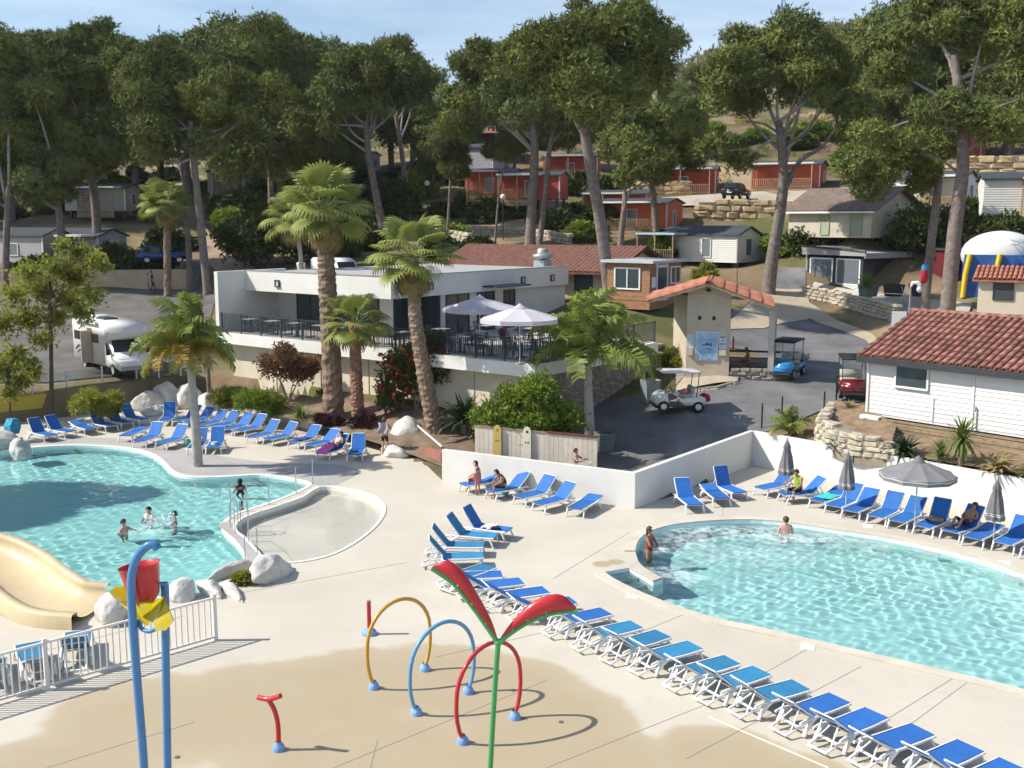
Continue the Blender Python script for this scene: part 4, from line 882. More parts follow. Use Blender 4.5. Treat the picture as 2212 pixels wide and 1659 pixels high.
# ------------------------------------------------------------------ bar pavilion, stone wall, hut, sign
K = D(1861, 634, 73.5); pz = K.z; prz = R(33); pv_ = thing('bar_pavilion', 'flat roofed bar pavilion with big glass panels beside the pines', 'pavilion', (K.x, K.y, pz), prz)
MB().prism([(-.1, -.1), (8.5, -.1), (8.5, 5.2), (-.1, 5.2)], -.5, .02).build('floor_slab', MCREAM, pv_)
for xx, yy in ((0, 0), (4, 0), (8, 0), (0, 4.8), (0, 2.4)): MB().box((xx, yy, 1.35), (.16, .16, 2.7)).build('post', MGREYT, pv_)
b = MB(); b.add([(-.3, -.4, 2.62), (8.6, -.4, 2.62), (8.6, 5.3, 3.0), (-.3, 5.3, 3.0)]+[(-.3, -.4, 2.8), (8.6, -.4, 2.8), (8.6, 5.3, 3.16), (-.3, 5.3, 3.16)], [(4, 5, 6, 7), (3, 2, 1, 0), (0, 1, 5, 4), (1, 2, 6, 5), (2, 3, 7, 6), (3, 0, 4, 7)]); rf = b.build('roof', mat('canvas_roof', (.46, .44, .41), .8, .08), pv_)
for i in range(4): MB().bar((-.3+i*2.95, -.42, 2.86), (-.3+i*2.95, 5.3, 3.22), .14, .12).build('roof_beam', MGREYT, rf)
MB().box((4.1, -.42, 2.6), (8.9, .08, .36)).build('roof_fascia', mat('fascia_grey', (.34, .33, .32), .7, .05), rf); MB().box((-.32, 2.4, 2.78), (.08, 5.6, .4)).build('roof_fascia', MATS['fascia_grey'], rf)
for i in range(2): win(pv_, (-.02, 3.6-i*2.4, 1.45), (0, -1, 0), 2.0, 1.75, .1, MWFR, MPANEB); MB().box((-.02, 3.6-i*2.4, .3), (.1, 2.1, .6)).build('parapet_panel', MWHITE, pv_)
for i in range(3): win(pv_, (1.5+i*2.5, .3, 1.5), (1, 0, 0), 2.2, 1.6, .08, MGREYT, MPANE)
MB().box((4.2, .3, .35), (8, .08, .7)).build('parapet_panel', mat('counter_cream', (.55, .52, .46), .8, .1), pv_)
MB().box((4.2, 5.0, 1.4), (8.4, .2, 2.8)).build('back_wall', mat('dim_wall', (.30, .29, .27), .85, .1), pv_)
rc = D(2104, 592, 70); red = thing('red_storage_cabin', 'dark red flat topped storage cabin behind the pine trunks', 'cabin', (rc.x+.4, rc.y+2, rc.z-2.0), R(20)); MB().box((0, 1.2, 1.75), (2.4, 2.4, 3.5)).build('wall', mat('dark_red_panel', (.12, .016, .02), .6, .15, 2), red); MB().box((0, 1.2, 3.55), (2.7, 2.7, .14)).build('roof', MGREYT, red)
b = MB(); [b.box((-1.0+i*.4, -.012, 1.7), (.02, .03, 3.4)) for i in range(6)]; b.build('panel_rib', MATS['dark_red_panel'], red)
stone_wall('stone_wall', 'pale dry stone wall in front of the bar pavilion', [T(1737, 640), T(1800, 652), T(1857, 670), T(1935, 692)], [.75, .75, .95, 1.0], .5, MSTONE, (.55, .24))
drape('pavilion_yard', [T(*q) for q in [(1740, 634), (1800, 645), (1857, 660), (1935, 680), (2090, 690), (2100, 660), (1960, 640), (1850, 632), (1760, 612)]], mat('pale_paving', (.5, .46, .40), .9, .12, 1, world_co=True), .14, .8)
p = D(2110, 672, 60); th_ = thing('tiled_shed', 'small cream shed with orange tile roof below the bouncy castle', 'shed', (p.x, p.y, p.z-.1), R(-30))
rf = gable(th_, 2.9, 3.0, 2.0, .55, MCREAM, MTILE2, .3); tm = tile_mesh('tile', MTILE2, .22, .5, .42); us = Vector((0, 1.8, .66)); lay_tiles(rf, (-.3, -.33, 1.9), (1, 0, 0), us, 14, 4, .25, us.length/4, tm, .06, .01)
win(th_, (1.3, 0, 1.25), (1, 0, 0), 1.0, .9, .07, MGREYT, MPANE)
sp = D(1942, 690, 55); sg = thing('notice_panel', 'blank white notice panel behind the tiled house roof', 'sign', (sp.x, sp.y, sp.z-.9), R(-15)); MB().box((0, 0, .9), (.72, .05, .85)).build('panel', MBOARD, sg); [MB().box((x, 0, .25), (.05, .05, .6)).build('post', MGALV, sg) for x in (-.3, .3)]
mp = D(1963, 690, 52); ms = thing('camera_mast', 'steel mast with white dome camera and aerial behind the house', 'mast', (mp.x, mp.y, mp.z-1.2), 0)
MB().cyl((0, 0, 0), .05, 2.85, 8).build('pole', MGALV, ms); b = MB(); b.tube([(0, 0, 2.8), (.1, 0, 3.0), (.3, -.05, 3.02), (.42, -.05, 2.85)], [.05, .09, .11, .12], 8); b.ell((.42, -.05, 2.7), (.15, .15, .17)); b.build('dome_camera', MBOARD, ms)
b = MB(); b.bar((-1.6, 0, 2.5), (.1, 0, 2.42), .03); [b.bar((-1.5+i*.22, -.22, 2.5-i*.01), (-1.5+i*.22, .22, 2.5-i*.01), .015) for i in range(7)]; b.bar((-.2, 0, 2.1), (-.45, 0, 2.85), .02); b.bar((-.45, 0, 2.1), (-.2, 0, 2.85), .02); b.build('aerial', MGALV, ms)

# bouncy castle
p = D(2165, 590, 68); bc = thing('bouncy_castle', 'white domed inflatable castle with blue walls and yellow bands', 'bouncy castle', (p.x, p.y, p.z-.6), R(-20))
MBLUE = mat('inflatable_blue', (.05, .13, .42), .4, .2, 1.5); MYEL = mat('inflatable_yellow', (.80, .56, .03), .4, .05)
def vault(b, r0, r1, h0, w, cx, n=14):
    """an inflated arch of the given half width, running along y"""
    vs = []
    for y in (0, w):
        for i in range(n+1): a = PI*i/n; vs.append((cx-r0*math.cos(a), y, h0+r1*math.sin(a)))
    b.add(vs, [(i, n+1+i, n+2+i, i+1)[::-1] for i in range(n)], True); b.add(vs[:n+1]+[(cx+r0, 0, h0), (cx-r0, 0, h0)], [tuple(range(n+1))]); b.add(vs[n+1:], [tuple(range(n+1))[::-1]])
b = MB(); b.ell((0, 1.8, 1.85), (1.8, 1.66, 1.7), 24, 14); b.ell((2.7, 1.8, 1.85), (1.75, 1.62, 1.5), 24, 14); b.build('dome', MBOARD, bc)
b = MB(); b.box((0, 1.8, .4), (3.3, 3.5, 3.0)); b.box((2.7, 1.8, .4), (2.9, 3.4, 3.0)); b.build('wall', MBLUE, bc)
bc.scale = (1.35, 1.28, .92)
for x in (-1.66, -.35, 2.6): b = MB(); b.tube([(x, -.02, -1.1), (x+.05, -.06, .5), (x+.2, -.02, 1.95)], .12, 8); b.build('band', MYEL, bc)
b = MB(); b.tube([(1.0, -.05, 1.5), (.9, -.06, .9), (1.05, -.06, .5)], [.02, .07, .03], 6); b.build('swoosh', mat('inflatable_red', (.45, .12, .1), .4, .1), bc)

# ------------------------------------------------------------------ brown roofed house, mobile homes, red cabins
hd = R(-50); p = D(1881, 505, 76.0)
bh = thing('brown_roof_house', 'cream house with brown tiled gable roof among shrubs', 'house', (p.x-7*math.cos(hd), p.y-7*math.sin(hd), p.z-.3), hd)
MBROWN = mat('brown_roof', (.20, .15, .125), .9, .25, 2.0, .3, 12)
gable(bh, 7, 6.6, 2.1, 1.5, mat('aged_cream_wall', (.52, .48, .38), .9, .15, 1.0), MBROWN, .55, 0, corr=.3)
MB().box((3.5, -.52, 1.82), (8.1, .08, .14)).build('gutter', MBOARD, bh); win(bh, (3.2, 0, 1.0), (1, 0, 0), .7, 1.6, .07, mat('shutter_green', (.33, .38, .26), .7, .1), mat('shutter_leaf', (.36, .42, .30), .7, .1), name='shutter'); win(bh, (5.8, 0, 1.0), (1, 0, 0), .9, 1.6, .07, MATS['shutter_green'], MATS['shutter_leaf'], name='shutter'); win(bh, (7, 4.2, 1.1), (0, 1, 0), 1.3, 1.3, .07, MGREYT, MPANE)
MRED = mat('red_cabin_cladding', (.52, .10, .07), .7, .12, 2); MRED2 = mat('coral_cabin_cladding', (.64, .15, .085), .7, .12, 2)
MROOFD = mat('dark_sheet_roof', (.055, .065, .075), .6, .2, 1.5); MHOMEW = mat('mobile_home_white', (.74, .73, .70), .7, .05, 1.5); MHOMEG = mat('mobile_home_grey', (.40, .40, .40), .75, .06, 1.5); MHOMEB = mat('mobile_home_beige', (.52, .46, .37), .75, .08, 1.5)
def home(name, label, cat, corner, rz, L, W, h, rise, mw, lap=.14, porch=None, wins=(), gwins=(), lift=.35, group=None, mr=None, mdeck=None, awn=None):
    """corner = ground point of the front corner at local x=L (gable end turned to the road)"""
    ux = Vector((math.cos(rz), math.sin(rz), 0)); o = Vector(corner)-ux*L
    t = thing(name, label, cat, o, rz, group)
    gable(t, L, W, h, rise, mw, mr or MROOFD, .22, lift, lap)
    b = MB(); [b.box((x, y, lift/2-.25), (.25, .25, lift+.5)) for x in (.4, L/2, L-.4) for y in (.4, W-.4)]; b.build('plinth', mat('plinth_dark', (.09, .085, .08), .9, .1), t)
    MB().box((L-.04, -.01, lift+h/2), (.12, .1, h)).build('corner_trim', MHOMEW if mw is not MHOMEW else MHOMEG, t)
    for x, z, w, hh in wins: win(t, (x, -.02, lift+z), (1, 0, 0), w, hh, .07, MWFR, MPANEB)
    for y, z, w, hh in gwins: win(t, (L+.02, y, lift+z), (0, 1, 0), w, hh, .07, MWFR, MPANEB)
    if porch:
        x0, x1, dp = porch; md = mdeck or MWOODL; nb_ = max(3, int(dp/.3))
        for i in range(nb_): MB().box(((x0+x1)/2, -.03-dp*(i+.5)/nb_, lift-.03), (x1-x0, dp/nb_*.92, .04)).build('deck_board', md, t)
        MB().box(((x0+x1)/2, -dp/2-.05, lift+h-.02), (x1-x0+.2, dp+.1, .16)).build('porch_roof', awn or MBOARD, t)
        for x in (x0+.08, (x0+x1)/2, x1-.08): MB().box((x, -dp, (lift+h)/2-.25), (.09, .09, lift+h+.4)).build('porch_post', md, t)
        r_ = MB(); [r_.bar((x0, -dp, lift+z), (x1, -dp, lift+z), .05, .04) for z in (.12, .98)]; rl = r_.build('railing', md, t)
        k = int((x1-x0)/.2); b = MB(); [b.box((x0+(x1-x0)*(i+.5)/k, -dp, lift+.55), (.05, .03, .9)) for i in range(k)]; tag(b.build('pickets', md, rl), kind='stuff')
        b = MB(); [b.bar((x0, -dp-.02, z_), (x1, -dp-.02, z_), .03, .09) for z_ in (lift-.15, lift-.28, lift-.41, lift-.54, lift-.67)]; b.build('deck_skirt', md, t)
        b = MB(); [b.box((x0+.03, -dp/2, lift+.1+i*.16), (.03, dp*.95, .1)) for i in range(int(h/.16))]; tag(b.build('slat_screen', md, t), kind='stuff')
    return t
Z = Vector((0, 0, 1))
home('mobile_home', 'white lapped mobile home with blue grey awning beside the tall pine', 'mobile home', D(1592, 582, 83), R(-42), 7.0, 3.4, 2.25, .6, MHOMEW, .15, (-1.2, 2.4, 2.0), [(4.2, 1.15, .8, 1.5)], [(1.6, 1.2, .95, 1.35)], awn=mat('blue_grey_awning', (.30, .42, .50), .5, .1), mdeck=MWOOD, lift=.5)
home('mobile_home', 'white mobile home with dark porch above the brown roofed house', 'mobile home', D(2078, 462, 84), R(-35), 7.5, 4.6, 2.6, .5, MHOMEW, .16, (4.6, 7.4, 1.6), [(2.9, 1.3, .55, 1.2), (5.4, 1.1, .9, 2.0)], [(2.6, 1.4, .8, 1.1)], mdeck=mat('yellow_timber', (.50, .32, .10), .8, .15))
home('mobile_home', 'white lapped mobile home with yellow lattice porch at the right edge', 'mobile home', D(2206, 476, 78), R(-18), 2.6, 4.5, 2.7, .5, MHOMEW, .17, (2.62, 5.0, 1.2), mdeck=MATS['yellow_timber'])
CABS = [('coral red cabin with white windowed door above the white mobile home', (1440, 503, 100), -28, 7.0, 4.4, 2.55, .4, MRED2, (.6, 6.4, 2.2), [(1.9, .95, .7, 1.7)]),
        ('dull red cabin half hidden behind the front coral cabin and a pine', (1396, 478, 112), -20, 7.0, 4.0, 2.6, .4, MRED, (.6, 5.0, 2), [(1.9, 1.2, .8, .8)]),
        ('red cabin with timber lattice porch beside the parked dark car', (1545, 425, 117), -15, 7.0, 4.6, 2.7, .45, MRED, (.2, 6.6, 2.4), [(2.6, 1.3, 1.2, 1.2)]),
        ('bright coral red cabin with slatted porch above the brown roofed house', (1770, 413, 114), -25, 7.2, 4.2, 2.6, .45, MRED2, (.4, 6.8, 2.4), [(2.7, 1.2, .75, 1.5)]),
        ('red cabin with white awning behind the twin pine trunks', (1209, 436, 112), -15, 6.5, 4.2, 2.5, .4, MRED, (.3, 4.5, 2.0), []),
        ('orange red cabin with railed steps deck left of the twin pines', (1112, 428, 118), -10, 5.6, 4.0, 2.6, .4, MRED2, (.6, 3.6, 2.2), []),
        ('red cabin high on the slope behind the left twin pine', (1085, 337, 150), -10, 6.5, 4.2, 2.8, .4, MRED, (.5, 6.0, 2.2), []),
        ('pink red cabin high on the slope between the twin pine trunks', (1150, 322, 158), 5, 6.0, 4.2, 2.8, .4, MRED2, (.5, 5.5, 2.2), []),
        ('brown red cabin with flat white porch roof behind the big central pine', (1290, 392, 128), -10, 6.5, 4.2, 2.7, .4, MRED, (.5, 6.0, 2.2), []),
        ('coral red cabin on the top terrace behind the right pine trunk', (2118, 345, 118), -30, 5.5, 4.0, 2.7, .4, MRED2, (.4, 5.0, 2.2), [])]
for (lab, c, rz, L, W, h, ri, m_, po, gw) in CABS: home('holiday_cabin', lab, 'cabin', D(*c)-Z*.3, R(rz), L, W, h, ri, m_, 0, po, [(L*.5, 1.1, 1.0, 1.6)], gw, lift=.6, group='red holiday cabins on the hillside')
HOMES = [('grey sided mobile home end at the far left under the pines', (96, 574, 91), -20, 5.0, 0, 3.4, 2.45, .6, MHOMEG), ('grey gabled mobile home with white awning beside the blue car', (215, 570, 92), -20, 4.5, 0, 3.6, 2.3, .6, MHOMEG), ('mobile home with pale awning deep in the shade of the left pines', (272, 458, 112), -8, 6.8, 0, 3.4, 2.4, .4, MHOMEG), ('beige mobile home in sun behind the left trees', (530, 418, 132), -12, 5.0, 0, 4.0, 2.6, .4, MHOMEB), ('second beige mobile home behind the left hedge', (590, 404, 136), -8, 3.6, 0, 4.0, 2.4, .4, MHOMEB), ('grey mobile home behind the young pine in the middle', (1065, 366, 132), -20, 5.5, 0, 4.0, 2.6, .5, MHOMEG), ('pale mobile home far up between the left trunks', (200, 395, 140), -10, 6, 0, 3.6, 2.4, .4, MHOMEW), ('white mobile home high between dark trunks left of centre', (800, 372, 150), -15, 5, 0, 3.6, 2.4, .4, MHOMEW)]
for i, (lab, c, rz, L, _, W, h, ri, m_) in enumerate(HOMES): home('mobile_home', lab, 'mobile home', D(*c)-Z*.2, R(rz), L, W, h, ri, m_, .16, (L*.35, L*.95, 1.8) if i in (1, 2, 3) else None, [(L*.35, 1.2, 1.0, 1.0)], [(W*.5, 1.2, .9, 1.1)] if i else [], mdeck=MWOOD)
# hillside retaining walls of big ochre blocks
stone_wall('boulder_wall', 'ochre boulder retaining wall below the parked dark car', [D(1508, 497, 104), D(1620, 500, 103), D(1725, 502, 102)], [2.7, 2.9, 2.9], .9, MOCHRE, (1.15, .62), jit=.5)
stone_wall('boulder_wall', 'brown boulder retaining wall left of the red lattice cabin', [D(1375, 433, 118), D(1480, 432, 116)], 1.9, .8, MOCHRE, (1.1, .55), jit=.5)
stone_wall('boulder_wall', 'sunlit ochre boulder wall behind the white mobile homes on the right', [D(1960, 392, 104), D(2080, 392, 102), D(2250, 392, 100)], [1.6, 2.2, 2.6], .9, MOCHRE, (1.2, .62), jit=.5)
stone_wall('boulder_wall', 'low grey boulder wall under the brown red cabin behind the central pine', [D(1190, 404, 130), D(1340, 402, 128)], 1.2, .8, MSTONE, (1.1, .5), jit=.5)
stone_wall('stone_wall', 'rough stone edging below the hedge at the twin pines', [D(1010, 508, 106), D(1130, 512, 104), D(1230, 528, 98)], 1.0, .6, MSTONE, (.8, .36))
stone_wall('stone_wall', 'low pale stone wall behind the restaurant roof', [D(940, 520, 100), D(1010, 535, 96)], 1.2, .6, MSTONE, (.8, .36))
stone_wall('stone_wall', 'rubble wall at the foot of the shrubs beside the pavilion', [D(1700, 556, 86), D(1765, 560, 84), D(1830, 570, 82)], .9, .5, MSTONE, (.6, .3))
wall_run('garden_wall', [D(-100, 622, 87.5), D(200, 622, 87), D(405, 620, 86.5)], 1.45, .3, mat('tan_render', (.40, .32, .22), .9, .12, 1, world_co=True), -.4, 'long tan retaining wall below the left mobile homes', 'wall')

g = D(1997, 592, 66.4); t = thing('punch_bag', 'red and blue padded bag strapped to the dark slender pine', 'bag', g-Z*.6); MB().lathe([(.02, 0), (.2, .05), (.22, .5), (.2, .85)], 12).build('lower_bag', mat('bag_red', (.45, .02, .04), .5, .1), t); MB().lathe([(.2, .85), (.2, 1.1), (.1, 1.25), (.01, 1.28)], 12).build('upper_bag', mat('bag_blue', (.05, .25, .5), .5, .1), t)
# ------------------------------------------------------------------ vegetation
MPINE = mat('pine_needles', (.145, .178, .058), .9, .22, .5, tint=True, spec=.12)
MPINE2 = mat('young_pine_needles', (.17, .185, .075), .9, .2, .5, tint=True, spec=.12, transl=.3)
MLEAF = mat('green_leaves', (.185, .265, .038), .6, .2, 1.0, tint=True, spec=.3, transl=.28)
MLEAFD = mat('dark_green_leaves', (.062, .088, .026), .7, .25, 1.0, tint=True, spec=.2)
MLEAFY = mat('yellow_green_leaves', (.27, .30, .06), .6, .2, 1.0, tint=True, spec=.3, transl=.45)
MLEAFR = mat('reddish_leaves', (.22, .13, .085), .7, .25, 1.0, tint=True, spec=.2, transl=.2)
MBARK = mat('pine_bark', (.20, .165, .145), .95, .35, 3.0, .9, 7); MTWIG = mat('pale_branch', (.33, .29, .26), .9, .2, 3.0, .4, 10)
def leaves(clumps, n, size, aspect=.35, shell=.55, up=.35, seed=1, var=.35, fan=3, spread=.9, core=.12, form=False):
    """fans of small pointed leaves through the upper and outer parts of ellipsoid clumps -> V, F, tint"""
    g = np.random.default_rng(seed); C = np.array([c[:6] for c in clumps], float); vol = (C[:, 3]*C[:, 4]+C[:, 4]*C[:, 5]+C[:, 3]*C[:, 5]); k = g.choice(len(C), n, p=vol/vol.sum())
    d = g.normal(size=(n, 3)); d /= np.linalg.norm(d, axis=1)[:, None]; low = d[:, 2] < 0; flip = low & (g.random(n) < .35); d[flip, 2] *= -1
    r = shell+(1-shell)*g.random(n)**.7; inner = g.random(n) < core; r[inner] *= g.random(inner.sum())
    r *= 1+.2*np.sin(d[:, 0]*7+k)*np.cos(d[:, 1]*6+k*2)+.17*g.normal(size=n)
    p = C[k, :3]+d*C[k, 3:6]*r[:, None]
    out = d*.8+np.array([0, 0, up])+g.normal(size=(n, 3))*.35; out /= np.linalg.norm(out, axis=1)[:, None]
    ct = (1+var*(g.random(len(C))-.5))[k]; hue = g.random(len(C))[k]
    V, T_ = [], []
    for f in range(fan):
        if form:          # sprays lie over the clump, so each clump has its own lit and shaded side
            tg = g.normal(size=(n, 3)); tg -= d*(tg*d).sum(1)[:, None]; tg /= np.linalg.norm(tg, axis=1)[:, None]
            dirn = tg*.8+d*.5+np.array([0, 0, .25])+g.normal(size=(n, 3))*.25; dirn /= np.linalg.norm(dirn, axis=1)[:, None]; side = np.cross(dirn, d+g.normal(size=(n, 3))*.35)
        else:
            dirn = out+g.normal(size=(n, 3))*spread*.6; dirn /= np.linalg.norm(dirn, axis=1)[:, None]; side = np.cross(dirn, g.normal(size=(n, 3)))
        side /= np.linalg.norm(side, axis=1)[:, None]+1e-9
        s = size*(.65+.7*g.random(n))[:, None]; w = s*aspect/2
        V.append(np.stack([p-side*w, p+side*w, p+dirn*s] if form else [p-side*w, p+side*w, p+dirn*s+side*w*.4, p+dirn*s-side*w*.4], 1))
        tt = ct*(1+.3*(g.random(n)-.5)); T_.append(np.repeat(np.stack([tt*(1+.16*hue), tt*(1+.05*hue), tt*(1-.2*hue)], 1)[:, None], 3 if form else 4, 1))
    V = np.concatenate(V).reshape(-1, 3); Tn = np.concatenate(T_).reshape(-1, 3); F = np.arange(len(V)).reshape(-1, 3 if form else 4); return V, F, Tn
def leaf_obj(name, clumps, n, size, m, parent=None, loc=(0, 0, 0), **k):
    V, F, Tn = leaves(clumps, n, size, **k); return put(name, npmesh(name, V, F, m, False, Tn), parent, loc)
def crown_clumps(c, r, n, seed, cr=(.28, .44), flat=.74, dome=True):
    rr = random.Random(seed); out = []
    for i in range(n):
        while True:
            x, y, z = rr.uniform(-1, 1), rr.uniform(-1, 1), rr.uniform(-.75 if dome else -1, 1); q = math.sqrt(x*x+y*y+z*z)
            if .35 < q < 1: break
        s = rr.uniform(*cr); m_ = (r[0]+r[1])/2
        out.append((c[0]+x*r[0]*(1-s*.55), c[1]+y*r[1]*(1-s*.55), c[2]+z*r[2]*(1-s*.5), s*m_*rr.uniform(.9, 1.2), s*m_*rr.uniform(.9, 1.2), s*m_*flat*rr.uniform(.85, 1.15)))
    return out
def pine(name, label, path, radii, crowns, n, seed, size=.42, extra=(), limbs=7, cat='tree', group=None, m=None, mb=None, limbm=None, fork=()):
    """path: world points of the trunk; crowns: list of (world centre, radii, clump count)"""
    base = Vector(path[0]); t = thing(name, label, cat, base, 0, group); pp = [Vector(p)-base for p in path]
    pts = smooth_poly(pp, 4, closed=False); k = len(pts); rad = [radii[0]+(radii[1]-radii[0])*i/(k-1) for i in range(k)]; rad[0] *= 1.25
    b = MB(); b.tube(pts, rad, 10)
    for f, r0, r1 in fork: b.tube(smooth_poly([Vector(q)-base for q in f], 4, closed=False), [r0+(r1-r0)*i/((len(f)-1)*4) for i in range((len(f)-1)*4+1)], 8)
    tr = b.build('trunk', mb or MBARK, t)
    cl = []
    for i, (c, r, nc) in enumerate(crowns): cl += crown_clumps(Vector(c)-base, r, nc, seed*13+i)
    cl += [(*(Vector(e[:3])-base), *e[3:6]) for e in extra]
    rr = random.Random(seed); top = pts[-1]
    for i in range(limbs):
        e = cl[rr.randrange(len(cl))]; e = Vector(e[:3]); s = pts[rr.randrange(int(k*.62), k)]; mid = s.lerp(e, .5)+Vector((rr.uniform(-.5, .5), rr.uniform(-.5, .5), rr.uniform(-.6, .3)))
        q = smooth_poly([s, mid, e], 3, closed=False); MB().tube(q, [radii[1]*.62*(1-.75*j/(len(q)-1)) for j in range(len(q))], 6).build('limb', limbm or MTWIG, tr)
    leaf_obj('crown', cl, int(n*2.0), size*.74, m or MPINE, t, seed=seed, aspect=.27, fan=4, up=.45, shell=.62, var=.55, form=True)
    return t
def W(x, y, d): return D(x, y, d)
def ell(x0, x1, y0, y1, d, dr=None, n=14):
    """crown that fills a measured box at distance d"""
    c = D((x0+x1)/2, (y0+y1)/2, d); s = d/FPX*1.0; rx = (x1-x0)/2*s; rz = (y1-y0)/2*s
    return (c, (rx, dr or rx*.85, rz), n)
def E_(x, y, r, d, fl=.75):
    c = D(x, y, d); q = r*d/FPX; return (c.x, c.y, c.z, q, q, q*fl)
def gp(x, d): return G(x, d)-Vector((0, 0, .3))
# front pines, each its own shape
pine('pine_tree', 'tallest umbrella pine in the middle, leaning trunk in front of the hall', [gp(1320, 67), W(1300, 500, 67), W(1272, 340, 67), W(1258, 270, 67), W(1228, 215, 67)], (.42, .26), [ell(1085, 1330, 40, 240, 68, n=24), ell(1250, 1478, 5, 215, 69, n=24), ell(1180, 1400, 130, 290, 66, n=12), ell(1220, 1400, -10, 90, 69, n=10)], 15000, 11, .42, [E_(1480, 270, 40, 69), E_(1120, 250, 40, 66)], 9, fork=[([W(1262, 280, 67), W(1290, 235, 67.5), W(1330, 190, 68)], .24, .1), ([W(1290, 235, 67.5), W(1360, 200, 68.5), W(1410, 170, 69)], .14, .06)])
pine('pine_tree', 'tall pine with pale forked limbs standing by the road', [gp(1660, 75), W(1668, 560, 75), W(1690, 420, 75), W(1690, 330, 75), W(1682, 262, 75.5)], (.52, .24), [ell(1515, 1690, 70, 290, 76, n=20), ell(1640, 1850, 45, 250, 76, n=22), ell(1560, 1800, 40, 180, 77, n=12)], 13000, 12, .42, [E_(1545, 320, 40, 76), E_(1600, 350, 34, 77), E_(1825, 290, 36, 75), E_(1840, 230, 44, 76)], 8, fork=[([W(1700, 400, 75), W(1730, 345, 75), W(1775, 318, 74.6), W(1815, 262, 74.5)], .2, .07), ([W(1690, 300, 75), W(1710, 262, 75), W(1728, 240, 75)], .1, .05), ([W(1686, 290, 75), W(1650, 268, 75), W(1610, 262, 75)], .1, .04), ([W(1690, 310, 75), W(1740, 290, 75.3), W(1765, 240, 75.4)], .09, .04)])
pine('pine_tree', 'thick straight pine trunk beside the shed at the right', [gp(2050, 62), W(2062, 500, 62), W(2080, 360, 62), W(2075, 240, 62.5), W(2060, 120, 63)], (.46, .24), [ell(1940, 2120, -40, 120, 64, n=14), ell(2060, 2330, -60, 170, 64, n=22), ell(1850, 2030, 60, 190, 65, n=10)], 11500, 13, .38, [E_(2010, 245, 50, 61.5, .6), E_(2085, 250, 55, 61.5, .6), E_(2150, 270, 55, 61, .5), E_(2210, 290, 50, 61, .5), E_(1985, 295, 40, 61.5, .5), E_(1880, 290, 45, 63, .6), E_(1930, 310, 40, 63, .5), E_(2060, 215, 40, 61.5, .6)], 9, fork=[([W(2085, 330, 62), W(2110, 310, 61.8), W(2150, 280, 61.5)], .14, .05), ([W(2078, 380, 62), W(2040, 350, 62), W(2000, 330, 61.8)], .09, .03), ([W(2078, 280, 62), W(2140, 240, 62), W(2200, 215, 62)], .13, .05)])
pine('pine_tree', 'dark slender pine in front of the bar pavilion', [gp(2000, 67), W(2012, 520, 67), W(2025, 420, 67), W(2030, 330, 67), W(2010, 270, 67)], (.3, .16), [ell(1880, 2000, 280, 380, 66, n=8)], 5200, 14, .36, [E_(1850, 360, 42, 66), E_(1900, 380, 40, 66), E_(1880, 410, 34, 66), E_(2000, 370, 30, 66.5), E_(1985, 400, 26, 66.5), E_(1950, 340, 36, 66), E_(2040, 320, 36, 67)], 6, fork=[([W(2026, 400, 67), W(1980, 350, 66.5), W(1930, 325, 66.2), W(1895, 330, 66)], .1, .03)])
pine('pine_tree', 'left trunk of the twin pines left of the tall central pine', [gp(1143, 94), W(1150, 440, 94), W(1155, 330, 94), W(1152, 262, 94)], (.5, .3), [ell(950, 1130, 90, 300, 95, n=22), ell(1060, 1190, 60, 230, 96, n=14)], 11000, 15, .5, [E_(985, 270, 40, 94), E_(1190, 270, 30, 94)], 6, fork=[([W(1154, 300, 94), W(1110, 262, 94), W(1085, 255, 94)], .14, .06)])
pine('pine_tree', 'slim right trunk of the twin pines left of the tall central pine', [gp(1162, 93.4), W(1178, 420, 93.4), W(1186, 330, 93.4), W(1200, 262, 93.6)], (.28, .18), [ell(1150, 1290, 180, 300, 95, n=10)], 4200, 16, .5, (), 4)
pine('pine_tree', 'dark spreading pine behind the tall central pine', [gp(1420, 92), W(1412, 430, 92), W(1400, 330, 92)], (.34, .2), [ell(1290, 1530, 215, 380, 91, n=26), ell(1400, 1530, 260, 400, 90, n=12)], 11000, 17, .48, (), 5)
pine('pine_tree', 'small olive pine in front of the coral cabin', [gp(1335, 88), W(1345, 480, 88), W(1352, 400, 88)], (.3, .18), [ell(1295, 1450, 300, 405, 87, n=14)], 5200, 18, .44, (), 4)
pine('pine_tree', 'tall slim left pine beside the road past the restaurant', [gp(448, 83), W(432, 470, 83), W(418, 340, 83), W(412, 262, 83)], (.34, .2), [ell(240, 450, 85, 300, 85, n=24), ell(390, 590, 150, 350, 83, n=20), ell(270, 400, 230, 370, 84, n=10)], 12000, 19, .45, [E_(330, 290, 52, 82), E_(325, 335, 34, 82), E_(560, 210, 40, 84), E_(590, 190, 38, 84)], 7, fork=[([W(420, 350, 83), W(455, 300, 83), W(500, 280, 83), W(540, 255, 83)], .12, .05), ([W(414, 280, 83), W(380, 275, 83), W(350, 265, 83)], .1, .04)])
pine('pine_tree', 'leaning pine trunk behind the slim left pine', [gp(412, 86), W(405, 500, 86), W(398, 400, 86), W(392, 330, 86)], (.26, .16), [ell(230, 400, 60, 220, 92, n=14)], 5000, 20, .46, (), 4)
pine('pine_tree', 'big dark pine at the left over the shaded mobile homes', [gp(214, 93), W(205, 430, 93), W(190, 350, 93), W(178, 250, 93)], (.42, .28), [ell(50, 240, 25, 260, 94, n=26), ell(80, 280, 200, 400, 92, n=18)], 11500, 21, .48, [E_(235, 90, 26, 94), E_(225, 60, 24, 94), E_(245, 340, 36, 91)], 6, fork=[([W(185, 300, 93), W(205, 250, 93), W(220, 215, 93)], .16, .06)])
